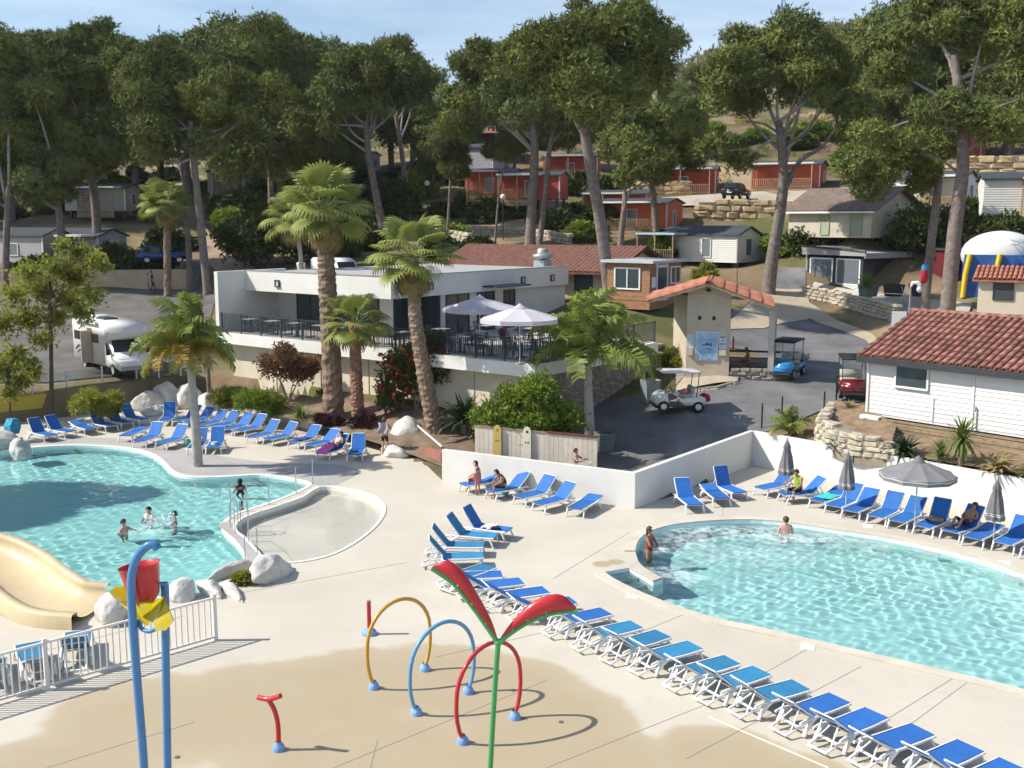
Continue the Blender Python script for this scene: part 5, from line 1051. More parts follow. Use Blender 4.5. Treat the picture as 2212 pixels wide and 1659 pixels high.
pine('pine_tree', 'low hanging pine at the left edge in front of the grey mobile home', [gp(140, 88), W(130, 480, 88), W(118, 400, 88)], (.36, .24), [ell(-60, 130, 110, 340, 88, n=24), ell(0, 170, 290, 470, 87, n=18)], 11000, 22, .46, (), 5)
pine('pine_tree', 'pine cut off by the left edge of the picture', [gp(8, 85), W(15, 480, 85), W(20, 400, 85)], (.3, .22), [ell(-200, 60, 40, 300, 88, n=22), ell(-90, 60, 300, 460, 86, n=12)], 8500, 23, .46, (), 4)
pine('pine_tree', 'branching pine left of centre with bare inner limbs', [gp(835, 104), W(812, 420, 104), W(796, 330, 104), W(790, 262, 104)], (.42, .24), [ell(690, 860, 90, 280, 105, n=22), ell(770, 950, 80, 250, 107, n=22), ell(610, 770, 150, 350, 104, n=18)], 13000, 24, .52, (), 8, fork=[([W(800, 300, 104), W(812, 250, 104), W(828, 205, 104)], .16, .07)])
pine('pine_tree', 'inclined pine trunk behind the branching pine', [gp(885, 116), W(868, 330, 116), W(855, 250, 116)], (.32, .2), [ell(800, 950, 85, 240, 118, n=14)], 5000, 25, .52, (), 4)
pine('pine_tree', 'round crowned pine between the left pines and the fan palms', [gp(590, 112), W(585, 400, 112), W(580, 300, 112)], (.4, .25), [ell(450, 690, 40, 260, 114, n=28), ell(420, 680, 190, 400, 108, n=24)], 13000, 26, .54, (), 5)
pine('young_pine', 'thin leaning young pine with open grey green crown near the lamp', [gp(1068, 96), W(1080, 400, 96), W(1095, 345, 96)], (.12, .06), [ell(1035, 1135, 285, 350, 96, n=9)], 2600, 27, .4, (), 3, m=MPINE2)
pine('young_pine', 'thin dark young pine behind the fan palm crowns', [gp(965, 98), W(972, 400, 98), W(975, 320, 98)], (.14, .06), [ell(920, 1020, 250, 420, 98, n=12)], 3600, 28, .42, (), 3, m=MPINE2)
# woods behind: three grown shapes, copied
def proto(seed, n=6200):
    rr = random.Random(seed); h = 15
    return pine('pine_tree', 'dense dark pine in the wood along the ridge behind', [(0, 0, 0), (.3, .2, 5), (-.2, .1, 9), (0, 0, 12)], (.36, .2), [((0, 0, 11.3), (4.6, 4.4, 4.2), 22), ((rr.uniform(-1, 1), 0, 7.2), (4.6, 4.4, 3.0), 14)], n, seed, .62, (), 0, group='pines of the wood behind')
prot = [proto(41), proto(42), proto(43)]; used = [False]*3; rr = random.Random(5)
# (picture x, distance, picture y of the top)
WOOD = [(-120, 112, 60), (-60, 125, 40), (30, 118, 35), (100, 130, 60), (150, 140, 75), (240, 150, 165), (300, 128, 70), (360, 140, 75), (420, 132, 60), (480, 150, 60), (540, 135, 38), (610, 128, 36), (665, 140, 60), (720, 150, 85), (780, 155, 90), (850, 150, 95), (890, 140, 110), (930, 160, 210), (965, 150, 240), (1010, 165, 215), (1060, 175, 170), (1130, 150, 110), (1200, 180, 130), (1290, 165, 120), (1370, 170, 150), (1440, 160, 190), (1490, 185, 205), (1600, 215, 190), (1700, 190, 140), (1790, 150, 120), (1850, 135, 40), (1900, 125, 10), (1960, 118, -20), (2020, 130, -10), (2080, 125, -30), (2150, 120, -20), (2210, 128, -20), (2280, 115, -10), (1870, 160, 60), (1990, 150, 20), (2120, 150, 10), (60, 150, 60), (205, 125, 175), (520, 118, 150), (700, 128, 180), (1230, 140, 190), (1330, 145, 200), (1560, 200, 240), (1880, 115, 150), (2160, 108, 90), (2240, 100, 60), (650, 128, 240), (760, 132, 250), (940, 128, 270), (1000, 142, 240), (1110, 142, 230), (1180, 142, 250), (1310, 140, 260), (1480, 142, 290)]
for i, (x, d, y) in enumerate(WOOD):
    k = i % 3; g = G(x, d); top = D(x, y, d).z; s = max(.6, (top-g.z)/15.6); o = prot[k] if not used[k] else copy_tree(prot[k]); used[k] = True
    o.location = g-Vector((0, 0, .3)); o.rotation_euler = (0, 0, rr.uniform(0, 6.28)); w = s*rr.uniform(.9, 1.12) if s < 1.4 else s*.92; o.scale = (w, w, s)
    o['label'] = 'dark pine in the wood behind, %s' % ('above the left mobile homes' if x < 300 else 'above the road past the restaurant' if x < 640 else 'between the round crowned and the branching pine' if x < 960 else 'on the slope behind the twin pines' if x < 1260 else 'behind the tallest umbrella pine' if x < 1500 else 'behind the pale limbed pine by the road' if x < 1840 else 'above the right hand mobile homes')
# far ridge: scrub and small trees on the bluish hill
cl = []
for i in range(60):
    x = rr.uniform(1380, 1900); d = rr.uniform(360, 520); g = G(x, d); q = rr.uniform(2.5, 6); cl.append((g.x, g.y, g.z+q*.5, q, q, q*.8))
tag(leaf_obj('distant_trees', cl, 5000, 1.6, MPINE2, None, seed=77, aspect=.3, fan=3), 'far off scrub and small trees on the distant hill', 'trees', kind='stuff')

# shrubs
def shrub(name, label, base, clumps, n, size, m, seed, cat='shrub', stems=3, aspect=.45, group=None, **k):
    base = Vector(base); t = thing(name, label, cat, base, 0, group); b = MB(); r_ = random.Random(seed)
    for i in range(stems): c = clumps[r_.randrange(len(clumps))]; b.tube([(r_.uniform(-.1, .1), r_.uniform(-.1, .1), -.1), (c[0]*.4, c[1]*.4, c[2]*.5), (c[0], c[1], c[2])], [.035, .025, .01], 5)
    b.build('stem', MTWIG, t); leaf_obj('foliage', clumps, n, size, m, t, seed=seed, aspect=aspect, **k); return t
def bushy(r, n, seed, c=None, cr=(.35, .5)): return crown_clumps(c or (0, 0, r[2]*.9), r, n, seed, cr, .85)
shrub('bush', 'large bright green bush behind the boarded fence', (.75, 43.9, .05), bushy((2.2, 1.45, 1.6), 18, 61, (0, 0, 2.15)), 11000, .15, MLEAF, 61, 'bush')
b_ = T(900, 886); shrub('bougainvillea', 'bougainvillea with red flowers climbing below the terrace', b_, [(-1.1, 0, 1.0, .8, .7, .9), (-.8, .2, 2.2, .8, .7, .7), (.4, .2, 2.9, .9, .7, .7), (1.1, .2, 2.2, .8, .6, .8), (-.2, .2, 1.6, .9, .7, .8), (.9, .3, 3.2, .6, .5, .5), (-1.3, 0, .5, .6, .6, .5)], 3000, .17, MLEAFD, 62)
V, F_, Tn = leaves([(-1.0, -.25, 1.0, .75, .6, .85), (-.8, 0, 2.2, .8, .6, .7), (.4, 0, 2.9, .9, .6, .7), (1.1, 0, 2.2, .8, .5, .7), (.9, .1, 3.2, .6, .5, .5)], 230, .14, aspect=.9, shell=.9, seed=6)
put('flowers', npmesh('flowers', V, F_, mat('red_bracts', (.45, .04, .04), .6, .2, 1, tint=True, transl=.3), False, Tn), bpy.data.objects['bougainvillea'])['kind'] = 'stuff'
shrub('shrub', 'reddish brown leaved shrub left of the tall fan palm', T(625, 868), bushy((1.5, 1.1, 1.1), 12, 63, (0, 0, 2.0)), 3000, .15, MLEAFR, 63, stems=7)
shrub('shrub', 'yellow green shrub behind the row of loungers by the rocks', T(498, 884), bushy((1.0, .9, .55), 8, 64), 2300, .17, MLEAFY, 64, aspect=.2)
shrub('shrub', 'olive green rosemary shrub behind the row of loungers', T(562, 892), bushy((1.5, .9, .55), 10, 65), 3600, .14, MLEAF, 65, aspect=.2)
shrub('shrub', 'dark shrub against the yellow wall with yellow tips', T(215, 892), bushy((1.4, .9, .6), 9, 66), 2400, .24, MLEAFY, 66, aspect=.15)
shrub('shrub', 'purple leaved ground plant round the tallest fan palm foot', T(716, 918), bushy((.75, .5, .3), 6, 67), 1300, .14, mat('purple_leaves', (.075, .03, .04), .6, .2, 1, tint=True), 67, aspect=.3)
shrub('shrub', 'purple leaved ground plant round the shorter fan palm foot', T(785, 922), bushy((.7, .5, .28), 6, 68), 1200, .14, MATS['purple_leaves'], 68, aspect=.3)
shrub('shrub', 'leafy green shrub tree in front of the tiled hall', RL(RW-4.5, RD+1.2, TZ-.6), bushy((1.5, 1.2, 1.0), 11, 69, (0, 0, 1.9)), 3400, .17, MLEAF, 69, 'shrub')
shrub('shrub', 'green shrub with spiky top between terrace and kiosk', T(1452, 800), bushy((.7, .6, .6), 7, 70), 1500, .18, MLEAFY, 70)
shrub('shrub', 'yellowish round shrub on the stone bank above the kiosk', D(1520, 590, 72)-Z*.4, bushy((1.0, .8, .6), 7, 71), 2000, .16, MLEAFY, 71)
shrub('hedge', 'tall dark ivy hedge left behind the restaurant', gp(590, 92), bushy((5.0, 2.2, 2.9), 22, 72, (0, 0, 3.2)), 9500, .3, MLEAFD, 72, 'hedge')
shrub('shrub', 'dark shrub bank beneath the brown roofed house', gp(1770, 81), bushy((3.4, 1.2, .9), 14, 73), 5000, .26, MLEAFD, 73)
shrub('shrub', 'dark green bank of ivy beneath the white mobile homes', gp(2010, 76), bushy((4.8, 1.6, 1.6), 16, 74), 6000, .26, MLEAFD, 74)
shrub('shrub', 'dark ivy bank beneath the right hand mobile home', gp(2170, 74), bushy((4.0, 1.6, 1.5), 14, 75), 5000, .26, MLEAFD, 75)
shrub('shrub', 'light green shrub against the cream house wall', gp(1835, 80.5), bushy((1.3, .8, 1.0), 8, 76), 2200, .2, MLEAF, 76)
hp = shrub('shrub', 'dark green shrub on the wooded hillside among the trunks', (0, 0, 0), bushy((1.9, 1.7, 1.2), 10, 80), 2600, .34, MLEAFD, 80, group='hillside shrubs')
hq = shrub('shrub', 'olive green shrub on the wooded hillside among the trunks', (0, 0, 0), bushy((1.7, 1.7, 1.0), 9, 81), 2200, .34, MLEAF, 81, group='hillside shrubs')
SH = [(70, 595, 0), (330, 580, 0), (260, 575, 0), (20, 470, 0), (140, 460, 0), (330, 470, 1), (480, 470, 0), (500, 500, 1), (540, 480, 0), (680, 500, 0), (720, 560, 0), (780, 540, 0), (740, 480, 1), (860, 470, 0), (900, 430, 1), (950, 470, 0), (980, 530, 1), (1020, 455, 0), (1060, 475, 0), (1100, 470, 0), (1180, 480, 1), (1215, 500, 0), (1240, 480, 0), (1260, 520, 1), (1300, 500, 0), (1420, 545, 0), (1440, 560, 1), (1540, 300, 1), (1590, 320, 1), (1640, 310, 1), (1720, 320, 1), (1880, 330, 1), (1840, 360, 1), (1940, 350, 1), (1760, 300, 1), (1500, 330, 0), (640, 420, 0), (600, 400, 1), (820, 420, 0), (1000, 400, 0), (1160, 400, 0), (1250, 420, 0), (1320, 430, 0), (960, 560, 0), (1030, 548, 0), (700, 440, 0), (420, 420, 1), (220, 420, 0), (90, 430, 0), (1720, 545, 1), (1690, 540, 0), (1960, 470, 0), (2100, 470, 0), (370, 540, 0), (240, 402, 0), (300, 400, 0), (360, 392, 0), (180, 400, 0), (270, 430, 1), (860, 392, 0), (910, 398, 0), (770, 400, 0), (560, 430, 0), (330, 430, 0), (20, 420, 0), (960, 380, 0)]
u_ = [False, False]
for x, y, k in SH:
    g = T(x, y, 66); src = (hp, hq)[k]; o = src if not u_[k] else copy_tree(src); u_[k] = True; s = rr.uniform(.7, 1.3)*(1 if g.y < 115 else 1.25); o.location = g-Vector((0, 0, .2)); o.rotation_euler = (0, 0, rr.uniform(0, 6)); o.scale = (s*rr.uniform(.9, 1.5), s, s*rr.uniform(.7, 1.1)); o['label'] = ('dark green' if k == 0 else 'olive green')+' shrub on the wooded slope, '+('beside the left mobile homes' if x < 400 else 'behind the tall ivy hedge' if x < 680 else 'behind the fan palm crowns' if x < 1000 else 'around the twin pine trunks' if x < 1280 else 'below the red cabins' if x < 1480 else 'on the sunny hillside above the parked dark car' if y < 400 and x < 1800 else 'near the road pine' if x < 1800 else 'above the brown roofed house')
# dry grass and scrub on the open slope
cl = []
for i in range(150):
    x, d = rr.uniform(1420, 2150), rr.uniform(118, 175); g = G(x, d); q = rr.uniform(.5, 1.5); cl.append((g.x, g.y, g.z+.1, q, q, q*.5))
tag(leaf_obj('slope_grass', cl, 9000, .4, mat('dry_grass', (.26, .21, .09), .9, .3, .8, tint=True), None, seed=90, aspect=.12, fan=3, up=1.2), 'dry grass tufts and scrub over the sunny slope', 'grass', kind='stuff')

# thin leaved trees on the left by the motorhome
def thin_tree(label, bx, by, top, crown, n, seed, size=.2, r=.13):
    base = P(bx, by, .1); d = base.y; path = [base, D(bx-2, (by+top)/2, d), D(bx-6, top+60, d), D(bx-4, top+20, d)]
    cl = []
    for (x, y, q) in crown: cl.append(E_(x, y, q*1.25, d+rr.uniform(-1, 1), .8))
    t = thing('young_tree', label, 'tree', base); pp = [Vector(p)-base for p in path]; MB().tube(smooth_poly(pp, 4, closed=False), [r-(r*.75)*i/12 for i in range(13)], 8).build('trunk', mat('dark_bark', (.12, .09, .07), .9, .3, 4, .6, 10), t)
    ll = [(c[0]-base.x, c[1]-base.y, c[2]-base.z, *c[3:]) for c in cl]; b = MB(); r2 = random.Random(seed)
    for c in ll: s = pp[1].lerp(pp[3], r2.uniform(.2, .9)); b.tube([s, s.lerp(Vector(c[:3]), .5)+Vector((0, 0, .15)), c[:3]], [.03, .02, .008], 5)
    b.build('branch', MATS['dark_bark'], t); leaf_obj('crown', ll, n, size, MLEAFY, t, seed=seed, aspect=.4, shell=.05, core=.6, up=.1); return t
thin_tree('airy yellow green young tree in front of the white motorhome', 112, 905, 530, [(170, 545, 26), (205, 565, 24), (120, 580, 30), (60, 590, 30), (160, 600, 34), (90, 630, 34), (30, 640, 30), (150, 650, 32), (200, 640, 26), (60, 690, 34), (120, 690, 30), (10, 700, 34), (180, 680, 22), (95, 735, 24), (225, 580, 18), (135, 530, 18)], 6000, 31, .19)
thin_tree('small sparse tree by the yellow wall at the left edge', 22, 912, 760, [(30, 770, 26), (60, 790, 22), (5, 800, 26), (45, 825, 24), (20, 850, 20), (75, 810, 14), (-20, 790, 28)], 1300, 32, .24, .08)

# ---- palms
MPT = mat('palm_trunk_fibre', (.24, .17, .12), .95, .4, 4, .9, 9); MPTR = mat('ringed_palm_trunk', (.40, .36, .32), .9, .25, 2.5, .5, 12)
MFAN = mat('fan_palm_leaf', (.27, .31, .075), .55, .2, 2, spec=.35, transl=.3); MFANO = mat('old_fan_leaf', (.26, .20, .075), .8, .2, 2, transl=.2); MFEA = mat('feather_palm_leaf', (.21, .26, .05), .55, .2, 2, spec=.35, transl=.3); MFEAYG = mat('lime_palm_leaf', (.26, .25, .04), .6, .2, 2, transl=.35); MFEAY = mat('yellowed_palm_leaf', (.34, .22, .035), .6, .2, 2, transl=.3)
def fan_frond(m, pet=.9, r=1.0, seg=22, droop=.35, seed=1):
    r_ = random.Random(seed); b = MB(); b.bar((0, 0, 0), (pet, 0, .06), .035, .02); o = Vector((pet, 0, .06))
    for i in range(seg):
        a = R(-105+210*(i+.5)/seg); ln = r*(1-.18*abs(math.sin(a*.5)))*r_.uniform(.92, 1.05); d = Vector((math.cos(a), math.sin(a), 0)); s = Vector((-d.y, d.x, 0)); w = ln*R(210/seg)*.78
        up = -.10+.13*abs(math.sin(a)); p1 = o+d*ln*.55+Vector((0, 0, up*ln)); p2 = o+d*ln*.83+Vector((0, 0, up*ln-droop*.22*ln)); p3 = o+d*ln*.98+Vector((0, 0, up*ln-droop*.62*ln))
        b.add([o, p1-s*w*.55+Vector((0, 0, .02)), p1+s*w*.55-Vector((0, 0, .02)), p2-s*w*.34, p2+s*w*.34, p3], [(0, 1, 2), (1, 3, 4, 2), (3, 5, 4)])
    return b.mesh('frond', m)
def feather_frond(m, ln=2.4, nl=34, leaf=.52, arch=1.5, seed=1, hang=.75):
    r_ = random.Random(seed); b = MB(); pts = []
    for i in range(11): f = i/10; a = 1.0-arch*f; pts.append(f)
    p = Vector((0, 0, 0)); path = [p.copy()]
    for i in range(10): a = 1.05-arch*(i/9); p = p+Vector((math.cos(a), 0, math.sin(a)))*ln/10; path.append(p.copy())
    b.tube(path, [.03*(1-.85*i/10) for i in range(11)], 5)
    for i in range(nl):
        f = .12+.86*i/nl; k = min(9, int(f*10)); q = path[k].lerp(path[k+1], f*10-k); t = (path[k+1]-path[k]).normalized(); l_ = leaf*(.55+.9*math.sin(PI*min(1, f*.95+.05)))*r_.uniform(.85, 1.1)
        for s in (-1, 1):
            d = (t*.45+Vector((0, s*.75, 0))+Vector((0, 0, r_.uniform(-.1, .45)))).normalized(); e = q+d*l_*.5; e2 = e+(d*.45+Vector((0, 0, -hang*1.3))).normalized()*l_*.55; w = t*.036
            b.add([q-w*.6, q+w*.6, e-w, e+w, e2], [(0, 1, 3, 2), (2, 3, 4)])
    return b.mesh('frond', m)
FANS = [fan_frond(MFAN, .95, .95, 22, .35+.2*i, i) for i in range(3)]; FANO = fan_frond(MFANO, .8, .85, 18, .9, 9)
FEA = [feather_frond(MFEA, 2.5, 36, .54, 1.5+.4*i, i, .95) for i in range(3)]; FEAY = [feather_frond(MFEAY, 2.4, 34, .52, 2.3, 7, 1.1), feather_frond(MFEAYG, 2.4, 34, .52, 2.1, 8, 1.1)]
def palm(name, label, path, radii, fronds, nf, sc, seed, mt, old=None, nold=0, rings=True, lift=(80, -35), cat='palm tree', yaw_old=None, group=None):
    base = Vector(path[0]); t = thing(name, label, cat, base, 0, group); pts = smooth_poly([Vector(p)-base for p in path], 8, closed=False); k = len(pts); r_ = random.Random(seed); b = MB(); n = 12; vs = []
    dense = []
    for i in range(k-1):
        for q in range(3): dense.append(pts[i].lerp(pts[i+1], q/3))
    dense.append(pts[-1]); k = len(dense)
    for i, p in enumerate(dense):
        f = i/(k-1); r0 = radii[0]+(radii[1]-radii[0])*f+(.12*radii[0] if f < .04 else 0)
        for j in range(n): w = 1+(.09*((i*7+j*j*3+(i//2)*5) % 5-2)/2+r_.uniform(-.06, .06) if rings else .025*((i % 2)*2-1)); vs.append(p+Vector((math.cos(2*PI*j/n), math.sin(2*PI*j/n), 0))*r0*w)
    b.add(vs, [(i*n+j, i*n+(j+1) % n, (i+1)*n+(j+1) % n, (i+1)*n+j) for i in range(k-1) for j in range(n)], not rings); tr = b.build('trunk', mt, t); top = dense[-1]
    for i in range(nf):
        f = (i+.5)/nf; el = R(lift[0]+(lift[1]-lift[0])*f**.8+r_.uniform(-8, 8)); az = i*2.39996+r_.uniform(-.25, .25); s = sc*r_.uniform(.85, 1.1)
        put('frond', r_.choice(fronds), t, top+Vector((math.cos(az), math.sin(az), 0))*radii[1]*.3, (r_.uniform(-.25, .25), -el, az), (s, s, s))
    for i in range(nold):
        az = (yaw_old[0]+(yaw_old[1]-yaw_old[0])*(i+.5)/nold if yaw_old else i*2.4); el = R(r_.uniform(-75, -45)) if not yaw_old else R(r_.uniform(-25, 25)); s = sc*r_.uniform(.75, 1); put('frond', old[i % len(old)], t, top-Vector((0, 0, .15)), (r_.uniform(-.3, .3), -el, az), (s, s, s))
    return t
p = T(722, 905); palm('fan_palm', 'tallest fan palm with thick shaggy trunk in front of the restaurant', [p-Z*.3, D(712, 700, p.y), D(704, 560, p.y), D(698, 455, p.y)], (.50, .36), FANS, 25, 1.38, 51, MPT, [FANO], 7)
p = T(942, 930); palm('fan_palm', 'leaning fan palm on the right of the three in front of the restaurant', [p-Z*.3, D(915, 800, p.y), D(897, 680, p.y), D(892, 555, p.y)], (.40, .25), FANS, 21, 1.25, 52, MPT, [FANO], 10)
p = T(775, 915); palm('fan_palm', 'shortest fan palm with reddish trunk between the two tall ones', [p-Z*.3, D(770, 830, p.y), D(765, 700, p.y)], (.34, .25), FANS, 20, 1.0, 53, mat('red_palm_trunk', (.27, .14, .09), .95, .4, 4, .9, 9), [FANO], 2)
p = D(655, 600, 66); palm('fan_palm', 'slender fan palm half hidden behind the tallest one', [p-Z*2, D(648, 540, 66), D(637, 470, 66)], (.16, .12), FANS, 18, 1.2, 54, MPTR, [FANO], 3, rings=False)
p = G(360, 84); palm('fan_palm', 'small bright fan palm among the left mobile homes', [p-Z*.3, D(360, 480, 84), D(357, 440, 84)], (.3, .24), FANS, 20, 1.25, 55, MPT, [FANO], 4)
p = P(427, 1007); palm('feather_palm', 'feathery palm with yellowed fronds on the grey lagoon deck', [p-Z*.1, D(424, 950, p.y), D(417, 850, p.y), D(408, 765, p.y)], (.24, .14), FEA, 15, 1.15, 56, MPTR, FEAY, 18, rings=False, lift=(85, -5), yaw_old=(1.0, 6.6))
p = T(1275, 960); palm('feather_palm', 'feathery green palm beside the road at the boarded fence', [p-Z*.2, D(1272, 880, p.y), D(1270, 790, p.y)], (.26, .16), FEA, 32, 1.5, 57, MPTR, FEAY, 0, rings=False, lift=(88, -12))
p = T(1705, 945); palm('small_palm', 'low feathery palm behind the pool wall beside the green posts', [p-Z*.2, p+Z*.15], (.1, .08), FEA, 13, .55, 58, MPTR, rings=False, lift=(75, 5), cat='palm')
def blade(m, ln, w, bend, seed=0):
    b = MB(); b.add([(0, -w/2, 0), (0, w/2, 0), (ln*.35, w*.62, .03+bend*.02), (ln*.35, -w*.62, .03+bend*.02), (ln*.75, w*.35, -bend*.10*ln), (ln*.75, -w*.35, -bend*.10*ln), (ln, 0, -bend*.32*ln)], [(0, 3, 2, 1)[::-1], (3, 5, 4, 2)[::-1], (5, 6, 4)[::-1]]); return b.mesh('leaf', m)
def rosette(name, label, base, ln, w, n, m, seed, lift=(85, 0), bend=1.0, stem=0.0, cat='plant', mt=None, group=None):
    t = thing(name, label, cat, base, 0, group); me = [blade(m, ln, w, bend*q) for q in (.4, 1, 1.5)]; r_ = random.Random(seed)
    if stem: MB().tube([(0, 0, -.15), (0, 0, stem)], [.13, .1], 8).build('stem', mt or MPT, t)
    for i in range(n): f = (i+.5)/n; az = i*2.39996; el = R(lift[0]+(lift[1]-lift[0])*f); s = r_.uniform(.8, 1.1); put('leaf', r_.choice(me), t, (0, 0, stem), (r_.uniform(-.3, .3), -el, az), (s, s, s))
    return t
MYUC = mat('yucca_leaf', (.13, .19, .035), .5, .2, 2, transl=.25); MAGA = mat('agave_leaf', (.16, .24, .22), .6, .15, 2, transl=.1); MCYC = mat('cycad_leaf', (.035, .06, .018), .5, .2, 2)
pb = WC+_d*11.3+Vector((.9, .6, 0)); pb.z = hgt(pb.x, pb.y); yl_ = T(2078, 1000)
rosette('yucca', 'tall bright green yucca against the white house skirt', T(2075, 1003), 1.05, .085, 76, MYUC, 1, (88, -55), .7, .95)
rosette('yucca', 'lower yucca rosette beside the tall one at the pool wall', T(2040, 995)+Vector((-.2, -.1, 0)), .75, .06, 60, MYUC, 2, (88, -10), .6, .2)
rosette('cycad', 'dark green cycad below the slatted skirt', T(1953, 985), .95, .13, 46, MCYC, 3, (80, 0), 1.3, .1)
rosette('agave', 'blue grey agave beside the stone terrace wall', T(1800, 968), .62, .12, 34, MAGA, 4, (85, 8), .4)
rosette('yucca', 'small yellowed yucca on top of the stone terrace wall', T(1832, 900)+Z*.3, .55, .06, 34, MFANO, 5, (80, 5), .5)
rosette('cycad', 'dry brown cycad behind the pool wall at the right', T(2158, 1022), .75, .12, 36, MFANO, 6, (70, 0), 1.2, .1)
rosette('yucca', 'bright yucca in a grey planter in front of the pavilion', D(1872, 622, 70), 1.3, .09, 50, MYUC, 7, (88, 0), .7)
rosette('cycad', 'dark cycad left of the bright green bush', T(1000, 935)+Z*.1, 1.6, .17, 60, MCYC, 8, (78, 5), 1.1, .3)
rosette('yucca', 'grey green spiky yucca with dead skirt behind the feathery palm', T(452, 850)+Z*.2, .95, .08, 66, MAGA, 9, (85, -70), .5, 1.7)
rosette('ornamental_grass', 'fountain of green ornamental grass by the rocks', T(648, 905), 1.1, .05, 70, MYUC, 10, (85, 15), 2.0, cat='grass clump')
rosette('ornamental_grass', 'dark spiky grass behind the loungers at the yellow wall', T(255, 893), .9, .05, 36, MYUC, 12, (80, 10), 1.6, cat='grass clump')
rosette('yucca', 'low yucca behind the white pool wall at the far right edge', T(2215, 1048), .6, .06, 40, MYUC, 14, (80, 0), .6)
# ------------------------------------------------------------------ sun loungers
MFAB = mat('blue_sling', (.027, .14, .44), .7, .12, 3, .1, 60, rnd=(.84, 1.14)); MFABT = mat('faded_teal_sling', (.035, .215, .40), .7, .12, 3, .1, 60, rnd=(.82, 1.14)); MRES = mat('white_resin', (.78, .78, .77), .45, .04, 2)
def lounger_meshes(fab):
    q = {}
    b = MB()
    for s in (-1, 1):
        b.tube([(.03, s*.31, .335), (.6, s*.325, .325), (1.2, s*.325, .335), (1.42, s*.33, .36), (1.62, s*.335, .33)], [.028, .034, .036, .036, .03], 6)
    for x in (.06, .62, 1.16): b.bar((x, -.31, .315), (x, .31, .315), .045, .03)
    for s in (-1, 1): b.bar((1.2, s*.25, .30), (1.88, s*.22, .10), .045, .035)
    for f in (.5, 1.0): b.bar((1.2+.68*f, -.24, .30-.20*f), (1.2+.68*f, .24, .30-.20*f), .05, .03)
    q['frame'] = b.mesh('frame', MRES)
    q['front_leg'] = MB().tube([(.16, 0, .34), (.10, .02, .2), (.02, .03, .02)], [.04, .034, .028], 6).mesh('front_leg', MRES)
    q['rear_leg'] = MB().tube([(1.16, 0, .335), (1.32, .02, .27), (1.46, .03, .14), (1.52, .035, .03)], [.05, .055, .05, .045], 6).mesh('rear_leg', MRES)
    b = MB(); vs = []; n = 8
    for i in range(n+1):
        x = .02+1.15*i/n; sag = -.015*math.sin(PI*i/n)
        for y in (-.295, -.15, 0, .15, .295): vs.append((x, y, .362+sag-.012*(1-(y/.3)**2)))
    b.add(vs, [(i*5+j, i*5+5+j, i*5+6+j, i*5+j+1) for i in range(n) for j in range(4)], True); lo = len(vs)
    b.add([(.02, -.295, .362), (.02, .295, .362), (.02, .295, .325), (.02, -.295, .325), (1.17, -.295, .362), (1.17, -.295, .335), (1.17, .295, .362), (1.17, .295, .335)], [(0, 1, 2, 3), (0, 3, 5, 4), (1, 6, 7, 2)])
    q['seat'] = b.mesh('seat', fab)
    b = MB(); b.box((.38, 0, .012), (.76, .585, .022)); q['backrest'] = b.mesh('backrest', fab)
    b = MB()
    for s in (-1, 1): b.tube([(0, s*.30, -.01), (.5, s*.30, -.012), (.74, s*.295, -.005), (.78, s*.28, .0)], [.022, .022, .024, .02], 6)
    b.bar((.4, -.29, -.015), (.4, .29, -.015), .04, .02); b.bar((.775, -.27, 0), (.775, .27, 0), .03, .025); q['back_frame'] = b.mesh('back_frame', MRES)
    return q
LM = {0: lounger_meshes(MFAB), 1: lounger_meshes(MFABT)}
brace_me = MB().box((0, 0, 0), (1, .03, .02)).mesh('brace', MRES)
LOUNGE = {}
def lounger(label, foot, rz, ang, col=0, group=None):
    q = LM[col]; t = thing('sun_lounger', label, 'sun lounger', (foot[0], foot[1], 0.0), rz, group)
    put('frame', q['frame'], t); put('seat', q['seat'], t); bk = put('backrest', q['backrest'], t, (1.16, 0, .352), (0, -R(ang), 0)); put('back_frame', q['back_frame'], bk)
    for s in (-1, 1):
        put('front_leg', q['front_leg'], t, (0, s*.31, 0), (0, 0, 0), (1, s, 1)); put('rear_leg', q['rear_leg'], t, (0, s*.325, 0), (0, 0, 0), (1, s, 1))
    if ang > 12:
        a = Vector((1.16+.42*math.cos(R(ang)), 0, .34+.42*math.sin(R(ang)))); c = Vector((1.72, 0, .17)); d = c-a
        for s in (-1, 1): put('brace', brace_me, t, (a+c)/2+Vector((0, s*.2, 0)), (0, -math.atan2(d.z, d.x), 0), (d.length, 1, 1))
    return t
ORD = ['first', 'second', 'third', 'fourth', 'fifth', 'sixth', 'seventh', 'eighth', 'ninth', 'tenth', 'eleventh', 'twelfth', 'thirteenth', 'fourteenth', 'fifteenth', 'sixteenth', 'seventeenth', 'eighteenth', 'nineteenth', 'twentieth', 'twenty-first']
JIT = random.Random(21)
def place(key, label, foot, top, ang, col=0, group=None, rz=None):
    f = P(*foot, .36)
    if rz is None: tp = P(*top, .36+.76*math.sin(R(ang))); rz = math.atan2(tp.y-f.y, tp.x-f.x)
    rz += R(JIT.uniform(-2.2, 2.2)); ang = max(4, ang+JIT.uniform(-4, 4)); LOUNGE[key] = (lounger(label, f, rz, ang, col, group), f, rz); return LOUNGE[key]
zA = lambda x, y: (x*.18697, 827.1+y*.18697); zB = lambda x, y: (354.5+x*.18697, 827.1+y*.18697); z7 = lambda x, y: (945.3+x*.3561, 531.7+y*.3561)
zR = lambda x, y: (1358.8+x*.18697, 945.3+y*.18697); zS = lambda x, y: (1772.4+x*.1987, 945.3+y*.1987); z8 = lambda x, y: (1621.2+x*.3561, 531.7+y*.3561); zF = lambda x, y: (886.2+x*.18697, 1063.4+y*.18697)
